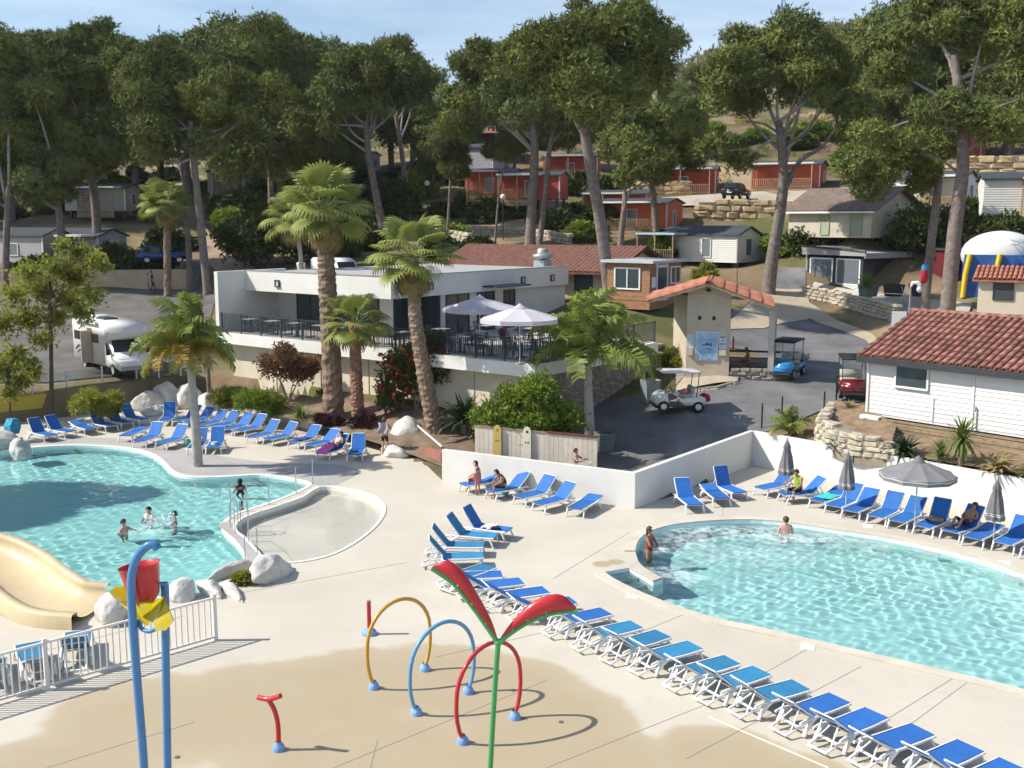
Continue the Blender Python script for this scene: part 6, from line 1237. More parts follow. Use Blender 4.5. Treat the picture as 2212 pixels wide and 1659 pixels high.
for i, (f, t_, a) in enumerate([((595, 597), (440, 420), 55), ((825, 555), (660, 385), 55), ((1060, 525), (890, 455), 8), ((1300, 490), (1130, 320), 52), ((1480, 455), (1310, 290), 50), ((1680, 415), (1500, 255), 55)]):
    place('A%d' % i, '%s blue lounger from the left edge in the row at the yellow wall' % ORD[i], zA(*f), zA(*t_), a, group='loungers along the yellow wall')
for i, (f, t_, a, lab) in enumerate([((1440, 605), (1710, 480), 6, 'flat blue lounger on the left of the three on the lagoon deck'), ((1605, 665), (1840, 445), 50, 'raised blue lounger in the middle of the three on the lagoon deck'), ((1850, 690), (2090, 475), 50, 'raised blue lounger on the right of the three on the lagoon deck'), ((1905, 425), (1950, 240), 60, 'blue lounger facing out alone in front of the pale rocks')]): place('B%d' % i, lab, zA(*f), zA(*t_), a)
for i in range(6):
    tx, ty = [(440, 245), (570, 265), (720, 295), (870, 315), (1010, 340), (1155, 360)][i]; place('D%d' % i, '%s blue lounger from the feathery palm in the close row by the shrubs' % ORD[i], zB(tx-295, ty+188), zB(tx, ty), 42, group='close row of loungers by the shrubs')
for i, (f, t_, a, lab) in enumerate([((1000, 620), (1290, 425), 45, 'left of two loungers in front of the pale rocks by the fan palms'), ((1185, 645), (1475, 455), 45, 'right of two loungers in front of the pale rocks by the fan palms'), ((1480, 680), (1745, 480), 45, 'blue lounger with a crumpled blue towel by the fan palms'), ((1670, 715), (1985, 530), 38, 'empty blue lounger beside the reclining woman'), ((1830, 800), (2150, 560), 45, 'blue lounger with the reclining woman in pink')]): place('E%d' % i, lab, zB(*f), zB(*t_), a)
place('E5', 'blue lounger standing alone beside the standing man', (765.5, 981.4), (776, 939.7), 50)
place('F0', 'blue lounger with a bag right of the feathery palm foot', zB(565, 740), zB(625, 510), 55); place('F1', 'blue lounger heaped with things behind the feathery palm trunk', zB(350, 740), zB(430, 520), 45)
for i, (f, t_, a, lab) in enumerate([((150, 1445), (325, 1335), 45, 'blue lounger with the seated woman at the white pool wall'), ((315, 1485), (495, 1370), 45, 'blue lounger with the man in black at the white pool wall'), ((490, 1520), (665, 1400), 42, 'third lounger from the left end of the row at the white pool wall'), ((605, 1560), (780, 1435), 42, 'fourth lounger from the left end of the row at the white pool wall'), ((830, 1590), (960, 1505), 5, 'flat blue lounger near the bend of the white pool wall')]): place('G%d' % i, lab, z7(*f), z7(*t_), a)
for i, (f, t_, a, lab) in enumerate([((770, 770), (645, 475), 50, 'leftmost of three loungers in the shade of the pool wall corner'), ((1080, 700), (890, 530), 8, 'flat middle one of three loungers in the pool wall corner'), ((1290, 630), (1105, 350), 62, 'upright right one of three loungers in the pool wall corner'), ((1510, 580), (1720, 380), 45, 'blue lounger under the folded umbrella nearest the wall corner'), ((1760, 645), (2080, 470), 42, 'blue lounger with the seated man in a lime shirt')]): place('H%d' % i, lab, zR(*f), zR(*t_), a)
place('H5', 'flat blue lounger spread with a turquoise towel', z8(400, 1542), z8(545, 1462), 14); place('H6', 'blue lounger behind the middle folded umbrella', z8(500, 1572), z8(640, 1438), 42)
for i, (f, t_, a, lab) in enumerate([((320, 790), (580, 525), 42, 'blue lounger half crossed by an umbrella pole shadow'), ((600, 850), (850, 580), 42, 'blue lounger left of the open umbrella pole'), ((830, 900), (1085, 630), 42, 'blue lounger crossed by the open umbrella pole'), ((1110, 960), (1310, 660), 65, 'blue lounger with upright back in the open umbrella shade'), ((1400, 1010), (1660, 745), 48, 'blue lounger with the sunbather curled in the shade'), ((1650, 1085), (1940, 925), 6, 'flat blue lounger left of the rightmost folded umbrella'), ((1980, 1140), (2205, 865), 45, 'blue lounger right of the rightmost folded umbrella'), ((2290, 1225), (2500, 960), 42, 'blue lounger cut by the right edge at the pool wall')]): place('H%d' % (7+i), lab, zS(*f), zS(*t_), a)
FR = [zF(1150, 430), zF(1000, 500), zF(860, 600), zF(850, 720), zF(915, 840), zF(1065, 940), zF(1295, 1020), zF(1575, 1120), zF(1890, 1240), (1310.9, 1319.2), (1376.8, 1347.7), (1433.7, 1367.3), (1503, 1392), (1583, 1424), (1647, 1447), (1731.6, 1477.7), (1815, 1506), (1895, 1538), (1995, 1574), (2098, 1609), (2191, 1649)]
tops = {0: zF(660, 170), 1: zF(480, 250), 2: zF(290, 380), 3: zF(200, 520), 4: zF(480, 775)}
rzF = {5: R(188), 6: R(196), 7: R(200), 8: R(204)}
for i, f in enumerate(FR):
    teal = 1 if (1 <= i <= 4 or 10 <= i <= 15) else 0; lab = '%s %s lounger from the upper end of the long row beside the pool' % (ORD[i], 'faded teal' if teal else 'royal blue')
    place('I%d' % i, lab, f, tops.get(i, f), 52 if i < 4 else 46 if i == 4 else [40, 34, 36, 30, 38][i % 5], teal, 'loungers of the long row by the pool', None if i in tops else rzF.get(i, R(210+(i % 3)*1.5)))
for x, y, a, an, lab in ((88, 1476, -58, 24, 'blue lounger seen from behind through the white fence, left one'), (165, 1452, -70, 42, 'blue lounger seen from behind through the white fence, right one'), (-12, 1500, -58, 38, 'blue lounger cut by the left edge behind the white fence')):
    hd_ = P(x, y); lounger(lab, (hd_.x-1.75*math.cos(R(a)), hd_.y-1.75*math.sin(R(a))), R(a), an, 1)

# towels and bags on the loungers
def on(key, x, y=0, z=.4):
    t, f, rz = LOUNGE[key]; return f+Matrix.Rotation(rz, 3, 'Z')@Vector((x, y, 0))-Vector((0, 0, f.z))+Vector((0, 0, z)), rz
def heap(name, label, cat, key, x, y, size, m, seed, z=.40):
    p, rz = on(key, x, y, z); o = boulder(p, size, seed, m, name, rz, sub=3); tag(o, label, cat); return o
def drapec(name, label, key, x0, x1, m, amp=.012, w=.62):
    t, f, rz = LOUNGE[key]; b = MB(); n, k = 14, 8; vs = []
    for i in range(n+1):
        for j in range(k+1): x = x0+(x1-x0)*i/n; y = -w/2+w*j/k; vs.append((x+.03*math.sin(j*1.7), y+.02*math.sin(i*1.3), .385+amp*math.sin(i*1.9+j)+amp*math.cos(j*2.3-i*.7)))
    b.add(vs, [(i*(k+1)+j, (i+1)*(k+1)+j, (i+1)*(k+1)+j+1, i*(k+1)+j+1) for i in range(n) for j in range(k)], True); o = b.build(name, m, None, (f.x, f.y, 0), rz); tag(o, label, 'towel'); return o
drapec('beach_towel', 'turquoise towel spread over the flat lounger by the wall', 'H5', .35, 1.25, mat('turquoise_towel', (.05, .50, .47), .9, .2, 6))
drapec('beach_towel', 'crumpled blue towel on a lounger by the fan palms', 'E2', .35, 1.05, mat('navy_towel', (.05, .08, .30), .9, .3, 8), .035, .5)
drapec('beach_towel', 'white towel across the first lounger of the long row', 'I0', .55, .95, mat('white_towel', (.75, .73, .70), .9, .1, 8), .03, .5)
heap('beach_bag', 'dark bag on the first lounger of the long row', 'bag', 'I0', .48, .12, (.2, .12, .06), mat('black_cloth', (.02, .02, .022), .8, .2, 5), 5)
heap('beach_bag', 'white and teal bag on the lounger by the feathery palm', 'bag', 'F0', .55, 0, (.26, .2, .11), mat('white_teal_cloth', (.45, .55, .52), .8, .5, 9, dark=(.03, .22, .20)), 6)
heap('beach_bag', 'teal bag heaped on the lounger behind the feathery palm', 'bag', 'F1', .45, 0, (.32, .24, .16), mat('teal_cloth', (.06, .30, .28), .8, .4, 7), 7)
heap('beach_bag', 'striped towel heap on the upright lounger in the shade', 'towel', 'H10', .95, 0, (.22, .28, .10), mat('striped_cloth', (.50, .38, .22), .85, .6, 14, dark=(.05, .03, .03)), 8)
heap('beach_bag', 'small black shoe like bundle on the lounger beside the standing man', 'bundle', 'E5', .55, 0, (.14, .1, .05), MATS['black_cloth'], 9)
p = P(405, 965); o = boulder((p.x, p.y, .2), (.18, .16, .22), 11, MATS['teal_cloth'], 'beach_bag', 0, sub=3); tag(o, 'teal beach bag on the deck left of the feathery palm', 'bag')
p = z7(405, 1510); p = P(*p); o = boulder((p.x, p.y, .2), (.2, .15, .24), 12, mat('aqua_cloth', (.25, .55, .55), .8, .4, 8), 'beach_bag', 0, sub=3); tag(o, 'aqua beach bag on the deck before the man in black', 'bag')
# pushchair at the left edge
p = P(28, 955); pc = thing('pushchair', 'turquoise patterned pushchair at the left end of the loungers', 'pushchair', (p.x, p.y, 0), R(-30))
b = MB(); b.plate([(-.22, .45), (.2, .4), (.34, .75), (.22, 1.12), (-.08, 1.15), (-.26, .8)], (0, 0, 0), (0, 1, 0), (0, 0, 1), .46); b.build('hood_seat', mat('turquoise_print', (.04, .34, .52), .8, .6, 9, dark=(.02, .05, .09)), pc)
b = MB(); [b.bar((s*.2, -.3, .1), (s*.2, .3, .8), .025) or b.bar((s*.2, .3, .1), (s*.2, -.25, .7), .025) for s in (-1, 1)]; b.build('frame', MGREYT, pc)
for s in (-1, 1):
    for y in (-.3, .3): MB().tube([(s*.2-.02, y, .1), (s*.2+.02, y, .1)], .1, 12).build('wheel', MDARK, pc)

# umbrellas at the pool wall
for (x, y, lab, tp) in [(1696, 1072, 'folded grey umbrella nearest the pool wall corner', 945), (1826, 1112, 'folded grey umbrella in the middle of the lounger row', 972), (2145, 1180, 'folded grey umbrella nearest the right edge', 1030)]:
    p = P(x, y); s = p.y/FPX; h = D(x, tp, p.y).z-.12; parasol(lab, (p.x, p.y, .005), 2, h, MGREYC, .4, 8, True)
p = P(1975, 1148); h = D(1984, 993, p.y).z; parasol('open grey umbrella with thin white stripes over the loungers', (p.x, p.y, .005), 2.5, h-.05, MGREYC, .2, 10, False, True, .42)

# ------------------------------------------------------------------ splash play equipment
MPB = mat('blue_paint', (.06, .22, .48), .35, .06, 3, coat=.4); MPB2 = mat('light_blue_paint', (.12, .34, .56), .35, .06, 3, coat=.4); MPR = mat('red_paint', (.50, .025, .03), .35, .08, 3, coat=.4); MPG = mat('green_paint', (.07, .36, .11), .35, .08, 3, coat=.4); MPY = mat('amber_paint', (.62, .36, .05), .35, .08, 3, coat=.4)
MPW = mat('foot_blue', (.20, .36, .66), .45, .1, 4); MBOLT = mat('bolt_steel', (.6, .6, .58), .35, 0, metal=.8)
def foot(parent, p, r=.128):
    b = MB(); b.lathe([(r, 0), (r, .03), (r*.92, .075), (r*.72, .125), (r*.45, .16), (.06, .185)], 20, p); o = b.build('foot', MPW, parent)
    b = MB(); [b.ell((p[0]+r*.8*math.cos(a), p[1]+r*.8*math.sin(a), p[2]+.095), (.016, .016, .01), 6, 4) for a in [PI/4+k*PI/2 for k in range(4)]]; b.build('bolt', MBOLT, o)
def hoop(label, a, c, h, m, r=.045):
    a, c = P(*a), P(*c); mid = (a+c)/2; d = c-a; rz = math.atan2(d.y, d.x); hw = d.length/2; t = thing('splash_hoop', label, 'water hoop', mid, rz); pts = []
    bul = hw*1.22; cz = h-bul*1.02
    for i in range(25):
        q = i/24; an = R(-152+ -0)+0; th = R(222)-R(264)*q; x = bul*math.cos(th); z = cz+bul*1.02*math.sin(th) if math.sin(th) > 0 else cz+cz*math.sin(th)/abs(math.sin(R(222)))*.93
        pts.append((x, 0, z))
    s = hw/abs(pts[0][0]); pts = [(x*(1+(s-1)*max(0, 1-z/cz)) if z < cz else x, y, z) for x, y, z in pts]
    MB().tube(pts, r, 12).build('ring', m, t); foot(t, (-hw, 0, 0)); foot(t, (hw, 0, 0))
    b = MB(); [b.ell((0+x, -.0, z-r), (.014, .014, .012), 6, 4) for x, y, z in pts[8:17:2]]; b.build('nozzle', MBOLT, t); return t
hoop('amber spray hoop, the one farthest from the camera', (808, 1487), (918, 1448), 1.92, MPY); hoop('light blue spray hoop between the amber and red ones', (900, 1543), (1012, 1497), 1.86, MPB2); hoop('red spray hoop behind the green flower stem', (1000, 1605), (1112, 1552), 1.90, MPR)
p = P(600, 1620); t = thing('spray_post', 'red spray post with curved crossbar in the wet sand coloured area', 'spray post', p); MB().tube(smooth_poly([(.02, 0, .1), (.02, 0, .55), (-.04, 0, .85), (-.14, 0, 1.06)], 4, closed=False), .05, 12).build('stem', MPR, t)
MB().tube(smooth_poly([(-.38, .1, 1.07), (-.14, 0, 1.08), (.12, -.1, 1.2)], 5, closed=False), .052, 12).build('crossbar', MPR, t); foot(t, (.02, 0, 0))
p = P(798, 1370); t = thing('spray_post', 'straight red spray post behind the amber hoop', 'spray post', p); MB().cyl((0, 0, .1), .055, .78, 14).build('stem', MPR, t); MB().cyl((0, 0, .88), .05, .03, 14).build('cap', MGALV, t); foot(t, (0, 0, 0), .2)
# flower
fd = 18.55; q = lambda x, y: D(x, y, fd)-Vector((D(1058, 1690, fd).x, fd, 0))
bx = D(1058, 1690, fd).x; t = thing('spray_flower', 'tall green water flower with two red petals', 'water flower', (bx, fd, 0))
MB().tube(smooth_poly([(0, 0, .1), q(1060, 1640), q(1068, 1500), q(1076, 1388)], 5, closed=False), .052, 14).build('stem', MPG, t); foot(t, (0, 0, 0), .2)
def petal(arm, outer):
    a = smooth_poly([q(*z) for z in arm], 5, closed=False); rad = [.05-.012*i/(len(a)-1) for i in range(len(a))]; ar = MB(); ar.tube(a, rad, 12); o = ar.build('arm', MPG, t)
    out = smooth_poly([q(*z) for z in outer], 5, closed=False); k = min(len(a), len(out)); b = MB(); A = [a[int(i*(len(a)-1)/20)] for i in range(21)]; B = [out[int(i*(len(out)-1)/20)] for i in range(21)]; vs = []
    for i in range(21):
        m_ = (A[i]+B[i])/2+Vector((0, -.10*math.sin(PI*i/20), 0))
        vs += [A[i], m_, B[i], A[i]+Vector((0, .03, 0)), m_+Vector((0, .03, 0)), B[i]+Vector((0, .03, 0))]
    fs = []
    for i in range(20):
        c = i*6; n = c+6; fs += [(c, n, n+1, c+1), (c+1, n+1, n+2, c+2), (c+3, c+4, n+4, n+3), (c+4, c+5, n+5, n+4), (c+2, n+2, n+5, c+5)]
    b.add(vs, fs, True); b.build('petal', MPR, t)
    b = MB(); [b.ell(a[i]+Vector((0, -.03, .055)), (.016, .016, .022), 6, 4) for i in (6, 10, 14)]; b.build('bolt', MBOLT, o)
petal([(1076, 1390), (1056, 1360), (1020, 1310), (980, 1262), (932, 1228)], [(1074, 1378), (1062, 1342), (1035, 1290), (1000, 1235), (968, 1212), (938, 1222)])
petal([(1076, 1390), (1100, 1370), (1140, 1345), (1190, 1326), (1248, 1320)], [(1084, 1374), (1105, 1345), (1145, 1305), (1190, 1286), (1218, 1288), (1244, 1312)])
MB().ell(q(1076, 1388), (.075, .07, .075)).build('fork_joint', MPG, t)
# tipping bucket
bd = 16.4; q2 = lambda x, y, dd=0: D(x, y, bd+dd)-Vector((D(316, 1840, bd).x, bd, 0))
t = thing('tipping_bucket', 'red tipping water bucket on two tall blue poles', 'tipping bucket', (D(316, 1840, bd).x, bd, 0))
MB().tube(smooth_poly([(0, 0, 0), q2(311, 1659), q2(297, 1480), q2(286, 1330), q2(284, 1250), q2(296, 1205), q2(318, 1180), q2(334, 1178), q2(341, 1186)], 5, closed=False), .07, 14).build('pole', MPB, t)
p2 = q2(363, 1790, .62); MB().tube(smooth_poly([(p2.x, p2.y, 0), q2(362, 1659, .62), q2(358, 1420, .62), q2(357, 1290, .62), q2(355, 1262, .62)], 5, closed=False), .068, 14).build('pole', MPB, t)
foot(t, (0, 0, 0), .22); foot(t, (p2.x, p2.y, 0), .22)
c = q2(316, 1304, .42); Mb = Matrix.Rotation(R(-9), 3, 'Y')@Matrix.Rotation(R(-4), 3, 'X')
b = MB(); b.lathe([(.01, .0), (.14, .02), (.21, .1), (.25, .28), (.29, .47), (.325, .66), (.345, .67), (.33, .66), (.30, .46), (.24, .14), (.15, .06), (.01, .05)], 28, c, Mb)
bk = b.build('bucket', MPR, t); MB().tube([c+Vector((-.33, 0, .34)), c+Vector((.36, .05, .34))], .028, 8).build('axle', MPB, bk)
MYP = mat('yellow_acrylic', (.62, .50, .01), .25, .1, 3, coat=.5, transl=.3)
def leafp(outline, dd, m): A = [q2(x, y, dd+k) for x, y, k in outline]; b = MB(); n = len(A); cc = sum(A, Vector())/n; off = Vector((0, .03, 0)); b.add(A+[cc]+[v+off for v in A]+[cc+off], [(i, (i+1) % n, n) for i in range(n)]+[((i+1) % n+n+1, i+n+1, 2*n+1) for i in range(n)]+[(i, i+n+1, (i+1) % n+n+1, (i+1) % n) for i in range(n)]); return b.build('leaf_spout', m, t)
leafp([(234, 1278, .35), (250, 1268, .45), (280, 1266, .5), (300, 1290, .3), (330, 1330, .05), (318, 1352, 0), (290, 1330, .1), (255, 1300, .62)], .1, MYP)
leafp([(296, 1290, .3), (330, 1300, .2), (352, 1290, .1), (345, 1320, 0), (330, 1345, -.05), (310, 1335, .05)], .0, MYP)
leafp([(352, 1288, .15), (362, 1310, .0), (375, 1342, -.2), (358, 1362, -.25), (335, 1362, -.2), (332, 1345, -.1), (345, 1320, 0)], .02, MYP)
b = MB(); b.tube(smooth_poly([q2(298, 1340, .1), q2(306, 1358, 0), q2(325, 1364, -.1), q2(345, 1352, -.1)], 4, closed=False), .035, 8); b.build('bracket', MPB, t)

# ------------------------------------------------------------------ white fence
MFEN = mat('white_powder_coat', (.72, .70, .67), .5, .04, 3); fa, fb = P(466, 1383), P(103, 1490); fdv = (fa-fb); pl = fdv.length; fu = fdv.normalized(); frz = math.atan2(fu.y, fu.x)
fe = thing('pool_fence', 'white bar fence round the slide corner with long shadow', 'fence', fb, frz)
for k in (-1, 0, 1): MB().box((k*pl, 0, .6), (.09, .09, 1.2)).build('post', MFEN, fe); MB().box((k*pl, 0, 1.21), (.11, .11, .02)).build('post_cap', MFEN, fe); MB().box((k*pl, 0, .006), (.2, .2, .012)).build('base_plate', MFEN, fe)
MB().box((-2*pl, 0, .6), (.09, .09, 1.2)).build('post', MFEN, fe)
balm = MB().box((0, 0, 0), (.028, .022, .94)).mesh('bar', MFEN)
for k in (-2, -1, 0):
    for z in (.1, 1.12): MB().box((k*pl+pl/2, 0, z), (pl-.09, .05, .05)).build('rail', MFEN, fe)
    for i in range(26): put('bar', balm, fe, (k*pl+pl*(i+.75)/26.6+.02, 0, .61))
# handrails of the lagoon
MSS = mat('brushed_steel', (.5, .52, .53), .3, .05, metal=.85)
hr = thing('pool_handrail', 'thin steel posts and wires along the wall between the pools', 'handrail', P(575, 1090))
hb = P(575, 1090); HP = [(676, 1046), (640, 1066), (581, 1090), (534, 1105), (499, 1120)]
for (x, y) in HP: p = P(x, y)-hb; MB().cyl((p.x, p.y, 0), .022, 1.05, 8).build('post', MSS, hr)
for z in (.5, .98):
    for i in range(4): MB().bar(P(*HP[i])-hb+Vector((0, 0, z)), P(*HP[i+1])-hb+Vector((0, 0, z)), .008).build('wire', MSS, hr)
hr2 = thing('pool_handrail', 'thin steel posts along the grey walkway of the paddling pool', 'handrail', P(520, 1180)); hb = P(520, 1180); HP = [(508, 1152), (537, 1172), (556, 1198), (530, 1216)]
for (x, y) in HP: p = P(x, y)-hb; MB().cyl((p.x, p.y, 0), .02, .85, 8).build('post', MSS, hr2)
for i in range(2): MB().bar(P(*HP[i])-hb+Vector((0, 0, .8)), P(*HP[i+1])-hb+Vector((0, 0, .8)), .008).build('wire', MSS, hr2)
ld = thing('pool_ladder', 'curved steel pool ladder at the lagoon dividing wall', 'ladder', P(498, 1140), R(20))
for s in (0, .35): MB().tube(smooth_poly([(s, 0, -.7), (s, 0, .75), (s+.06, .05, .95), (s+.2, .2, .95), (s+.28, .3, .6), (s+.28, .3, 0)], 4, closed=False), .02, 8).build('rail', MSS, ld)

# ------------------------------------------------------------------ slide and rocks
MSL = mat('sand_fibreglass', (.56, .45, .275), .45, .1, 1.0, .05, 10); sl_path = smooth_poly([(-22.5, 34.8, 1.6), P(-250, 1170, 1.15), P(-60, 1206, .68), P(20, 1240, .40), P(75, 1283, .22), P(130, 1314, .12), P(200, 1322, .08)], 6, closed=False)
slide = thing('water_slide', 'wide sand coloured water slide sweeping down into the lagoon', 'water slide', (0, 0, 0)); vs = []; prof = []
for i in range(15): a = R(-100+200*i/14); prof.append((math.sin(a)*.72, -math.cos(a)*.5+.5))
prof = [(-1.0, -.3), (-.98, .50), (-.92, .62)]+prof+[(.92, .62), (.98, .50)]; k = len(prof)
for i, p in enumerate(sl_path):
    tn = (sl_path[min(i+1, len(sl_path)-1)]-sl_path[max(i-1, 0)]); tn.z = 0; tn.normalize(); sd = Vector((-tn.y, tn.x, 0)); f = i/(len(sl_path)-1)
    for (u, w) in prof: vs.append(p+sd*u*(1.0+.1*f)+Vector((0, 0, w*(1.05-.3*f) if u > 0 else w*.5)))
MB().add(vs, [(i*k+j, i*k+j+1, (i+1)*k+j+1, (i+1)*k+j) for i in range(len(sl_path)-1) for j in range(k-1)], True).build('chute', MSL, slide)
for i in range(0, len(sl_path)-4, 5): p = sl_path[i]; MB().box((p.x, p.y, p.z/2-.2), (.7, .7, max(.1, p.z-.05))).build('support', MROCK, slide)
RK = [('cracked pale boulder at the foot of the slide', (245, 1338), (.62, .45, .55), 1), ('low pale boulder beside the slide boulder', (300, 1326), (.6, .45, .4), 2), ('veined grey boulder behind the fence end', (392, 1290), (.55, .42, .40), 3), ('pale rock ridge at the lagoon corner, left piece', (452, 1280), (.75, .34, .22), 4), ('long white rock ledge at the paddling pool corner', (585, 1245), (.9, .5, .50), 5), ('thin pale rock rim of the lagoon planter', (500, 1282), (1.0, .2, .16), 6), ('flat pale rock ledge between lagoon planter and pool', (505, 1240), (.95, .26, .26), 7),
      ('big pale rock beside the standing man', (872, 962), (1.1, .8, .95), 8), ('second pale rock beside the standing man', (925, 962), (.8, .7, .55), 9), ('low broken pale rock by the brick planter', (850, 985), (.8, .5, .4), 10), ('pale rock behind the towel lounger', (672, 925), (.9, .7, .62), 11), ('pale rock at the purple plant', (712, 925), (.8, .6, .6), 12), ('smaller pale rock behind the right lounger pair', (640, 922), (.7, .6, .45), 13), ('tall pale rock behind the lone lounger', (320, 884), (1.0, .7, .75), 14), ('rounded pale rock right of the tall one', (362, 878), (1.0, .7, .95), 15), ('pale rock behind the feathery palm trunk', (410, 878), (1.0, .7, .95), 16), ('pale rock at the foot of the spiky yucca', (452, 884), (.8, .6, .7), 17), ('low pale rock below the tall rock', (345, 895), (1.1, .5, .35), 18), ('sloping pale rock at the lagoon left edge', (5, 968), (1.2, .8, .55), 19), ('grey rock touching the lagoon water at the left', (45, 985), (.7, .45, .62), 20)]
for lab, (x, y), s, sd in RK: p = P(x, y); tag(boulder((p.x, p.y, s[2]*.45), s, sd), lab, 'rock')
shrub('ground_plant', 'tuft of green in the rock planter by the lagoon', P(515, 1262), bushy((.55, .18, .16), 5, 91), 500, .12, MLEAFY, 91, 'plant', 1)
# brick planter and white stair rail left of the pool wall
pl_ = [P(905, 990), P(955, 1005)]; wall_run('brick_planter', [pl_[0]+Vector((.1, .2, 0)), pl_[1]+Vector((.05, .35, 0))], .5, .3, mat('brick_red', (.34, .16, .11), .9, .2, 3), -.1, 'low red brick planter left of the white pool wall', 'planter')
pl2 = MB(); pl2.tube([D(893, 912, 49), D(955, 965, 45)], .045, 8); tag(pl2.build('handrail', MWFR), 'white sloping pipe handrail beside the pale rocks', 'handrail')
# boarded fence with painted surf boards
ba, bb_ = D(1026, 960, 42.6), D(1290, 985, 41.0); ba.z = bb_.z = .0; dv = bb_-ba; brz = math.atan2(dv.y, dv.x); bf = thing('board_fence', 'cream boarded fence with dark red capping behind the pool wall', 'fence', ba, brz); n = 26; MBF = mat('cream_boards', (.68, .60, .50), .8, .1, 4)
h0, h1 = D(1026, 921, 42.6).z, D(1290, 947, 41).z
for i in range(n): w = dv.length/n; h = h0+(h1-h0)*i/n; MB().box((w*(i+.5), 0, h/2), (w*.96, .04, h)).build('board', MBF, bf)
MB().bar((-.05, 0, h0+.03), (dv.length*.62, 0, h0+(h1-h0)*.62+.03), .1, .05).build('capping', MWOOD, bf); MB().bar((dv.length*.6, -.0, h0+(h1-h0)*.6+.06), (dv.length+.05, 0, h1+.06), .14, .06).build('capping', mat('dark_red_cap', (.16, .05, .045), .7, .1), bf)
for f, m_, lab in ((.2, mat('yellow_board', (.60, .44, .14), .6, .15, 3), 'yellow surfboard sign fixed to the boarded fence'), (.445, mat('pale_board', (.72, .68, .54), .6, .1, 3), 'pale surfboard sign with dark marks fixed to the boarded fence')):
    t = thing('surfboard_sign', lab, 'sign', ba+dv*f+Vector((-.05, -.09, 0)), brz); tp = h0+.12
    MB().plate([(-.16, .02), (.16, .02), (.17, tp*.6), (.16, tp-.12), (.1, tp-.02), (0, tp+.03), (-.1, tp-.02), (-.16, tp-.12), (-.17, tp*.6)], (0, 0, 0), (1, 0, 0), (0, 0, 1), .05).build('board', m_, t)
    b = MB(); b.box((0, -.03, tp-.18), (.1, .01, .1)); b.box((-.06, -.03, tp-.62), (.05, .01, .07)); b.box((.05, -.03, tp-.62), (.05, .01, .07)); b.box((0, -.03, tp*.35), (.16, .01, .06)); tag(b.build('mark', mat('sign_dark', (.12, .10, .08), .7, 0) if 'pale' in lab else mat('sign_orange', (.42, .25, .05), .7, 0), t), kind='stuff')
# tyre ring, shower frame, planters, green posts
p = T(1300, 1000); tag(MB().tube([(p.x+.55*math.cos(a), p.y+.55*math.sin(a), .12) for a in np.linspace(0, 2*PI, 20, endpoint=False)], .07, 8, closed=True).build('hose_ring', mat('rope_brown', (.12, .1, .08), .8, .2)), 'dark hose ring lying on the path end behind the wall', 'hose')
def planter(label, loc, s, h, m, plant=None):
    t = thing('planter', label, 'planter', loc, .3); b = MB(); b.add([(-s*.4, -s*.4, 0), (s*.4, -s*.4, 0), (s*.4, s*.4, 0), (-s*.4, s*.4, 0), (-s*.5, -s*.5, h), (s*.5, -s*.5, h), (s*.5, s*.5, h), (-s*.5, s*.5, h), (-s*.42, -s*.42, h), (s*.42, -s*.42, h), (s*.42, s*.42, h), (-s*.42, s*.42, h), (-s*.42, -s*.42, h-.1), (s*.42, -s*.42, h-.1), (s*.42, s*.42, h-.1), (-s*.42, s*.42, h-.1)], [(3, 2, 1, 0), (0, 1, 5, 4), (1, 2, 6, 5), (2, 3, 7, 6), (3, 0, 4, 7), (4, 5, 9, 8), (5, 6, 10, 9), (6, 7, 11, 10), (7, 4, 8, 11), (8, 9, 13, 12), (9, 10, 14, 13), (10, 11, 15, 14), (11, 8, 12, 15)]); b.build('pot', m, t); MB().box((0, 0, h-.11), (s*.83, s*.83, .02)).build('soil', mat('soil', (.05, .035, .025), .95, .2), t); return t
MPLG = mat('green_grey_planter', (.13, .17, .16), .7, .1)
g = T(1305, 975); planter('dark green square planter beside the feathery palm foot', g, .75, .85, MPLG); g = T(1405, 868); planter('grey green tapered planter behind the white cart', g, .8, 1.1, mat('pale_planter', (.30, .34, .33), .7, .1))
for i, (x, lab) in enumerate(((1875, 'grey square planter holding the bright yucca'), (1930, 'long black planter box left of the pavilion pine'), (1985, 'long black planter box right of the pavilion pine'))): planter(lab, D(x, 640, 70.5-i*.5), 1.0, .8, MPLG if not i else MGREYT)
for i, (x, y, lab) in enumerate(((1645, 930, 'thin green post nearest the pool wall corner'), (1688, 915, 'thin green post beside the low feathery palm'), (1779, 905, 'thin green post by the stone terrace wall'), (1806, 868, 'thin green post beside the red cart'))):
    g = T(x, y); tag(MB().box((g.x, g.y, g.z+.6), (.06, .06, 1.25)).build('fence_post', mat('dark_green_post', (.02, .045, .035), .6, .1)), lab, 'post')
# lamps
for x, y, d, lab in ((1087, 488, 101, 'globe street lamp by the hedge near the twin pines'), (470, 430, 118, 'globe lamp by the beige mobile home'), (925, 430, 112, 'globe lamp among the middle shrubs')):
    g = G(x, d); hh = (D(x, 430 if x > 1000 else 372 if x < 500 else 400, d).z-g.z); t = thing('street_lamp', lab, 'lamp', g); MB().cyl((0, 0, -.2), .05, hh+.2, 8).build('pole', MATS['dark_green_post'], t); MB().ell((0, 0, hh+.2), (.27, .27, .27), 12, 8).build('globe', MBOARD, t)
g = G(651, 70); t = thing('street_lamp', 'pale lamp post with lantern left of the tallest fan palm', 'lamp', g); MB().cyl((0, 0, -.2), .07, 3.4, 8).build('pole', MATS['pillar_paint'], t); MB().lathe([(.1, 3.2), (.22, 3.45), (.3, 3.9), (.32, 3.95), (.05, 4.1)], 10).build('lantern', MBOARD, t)
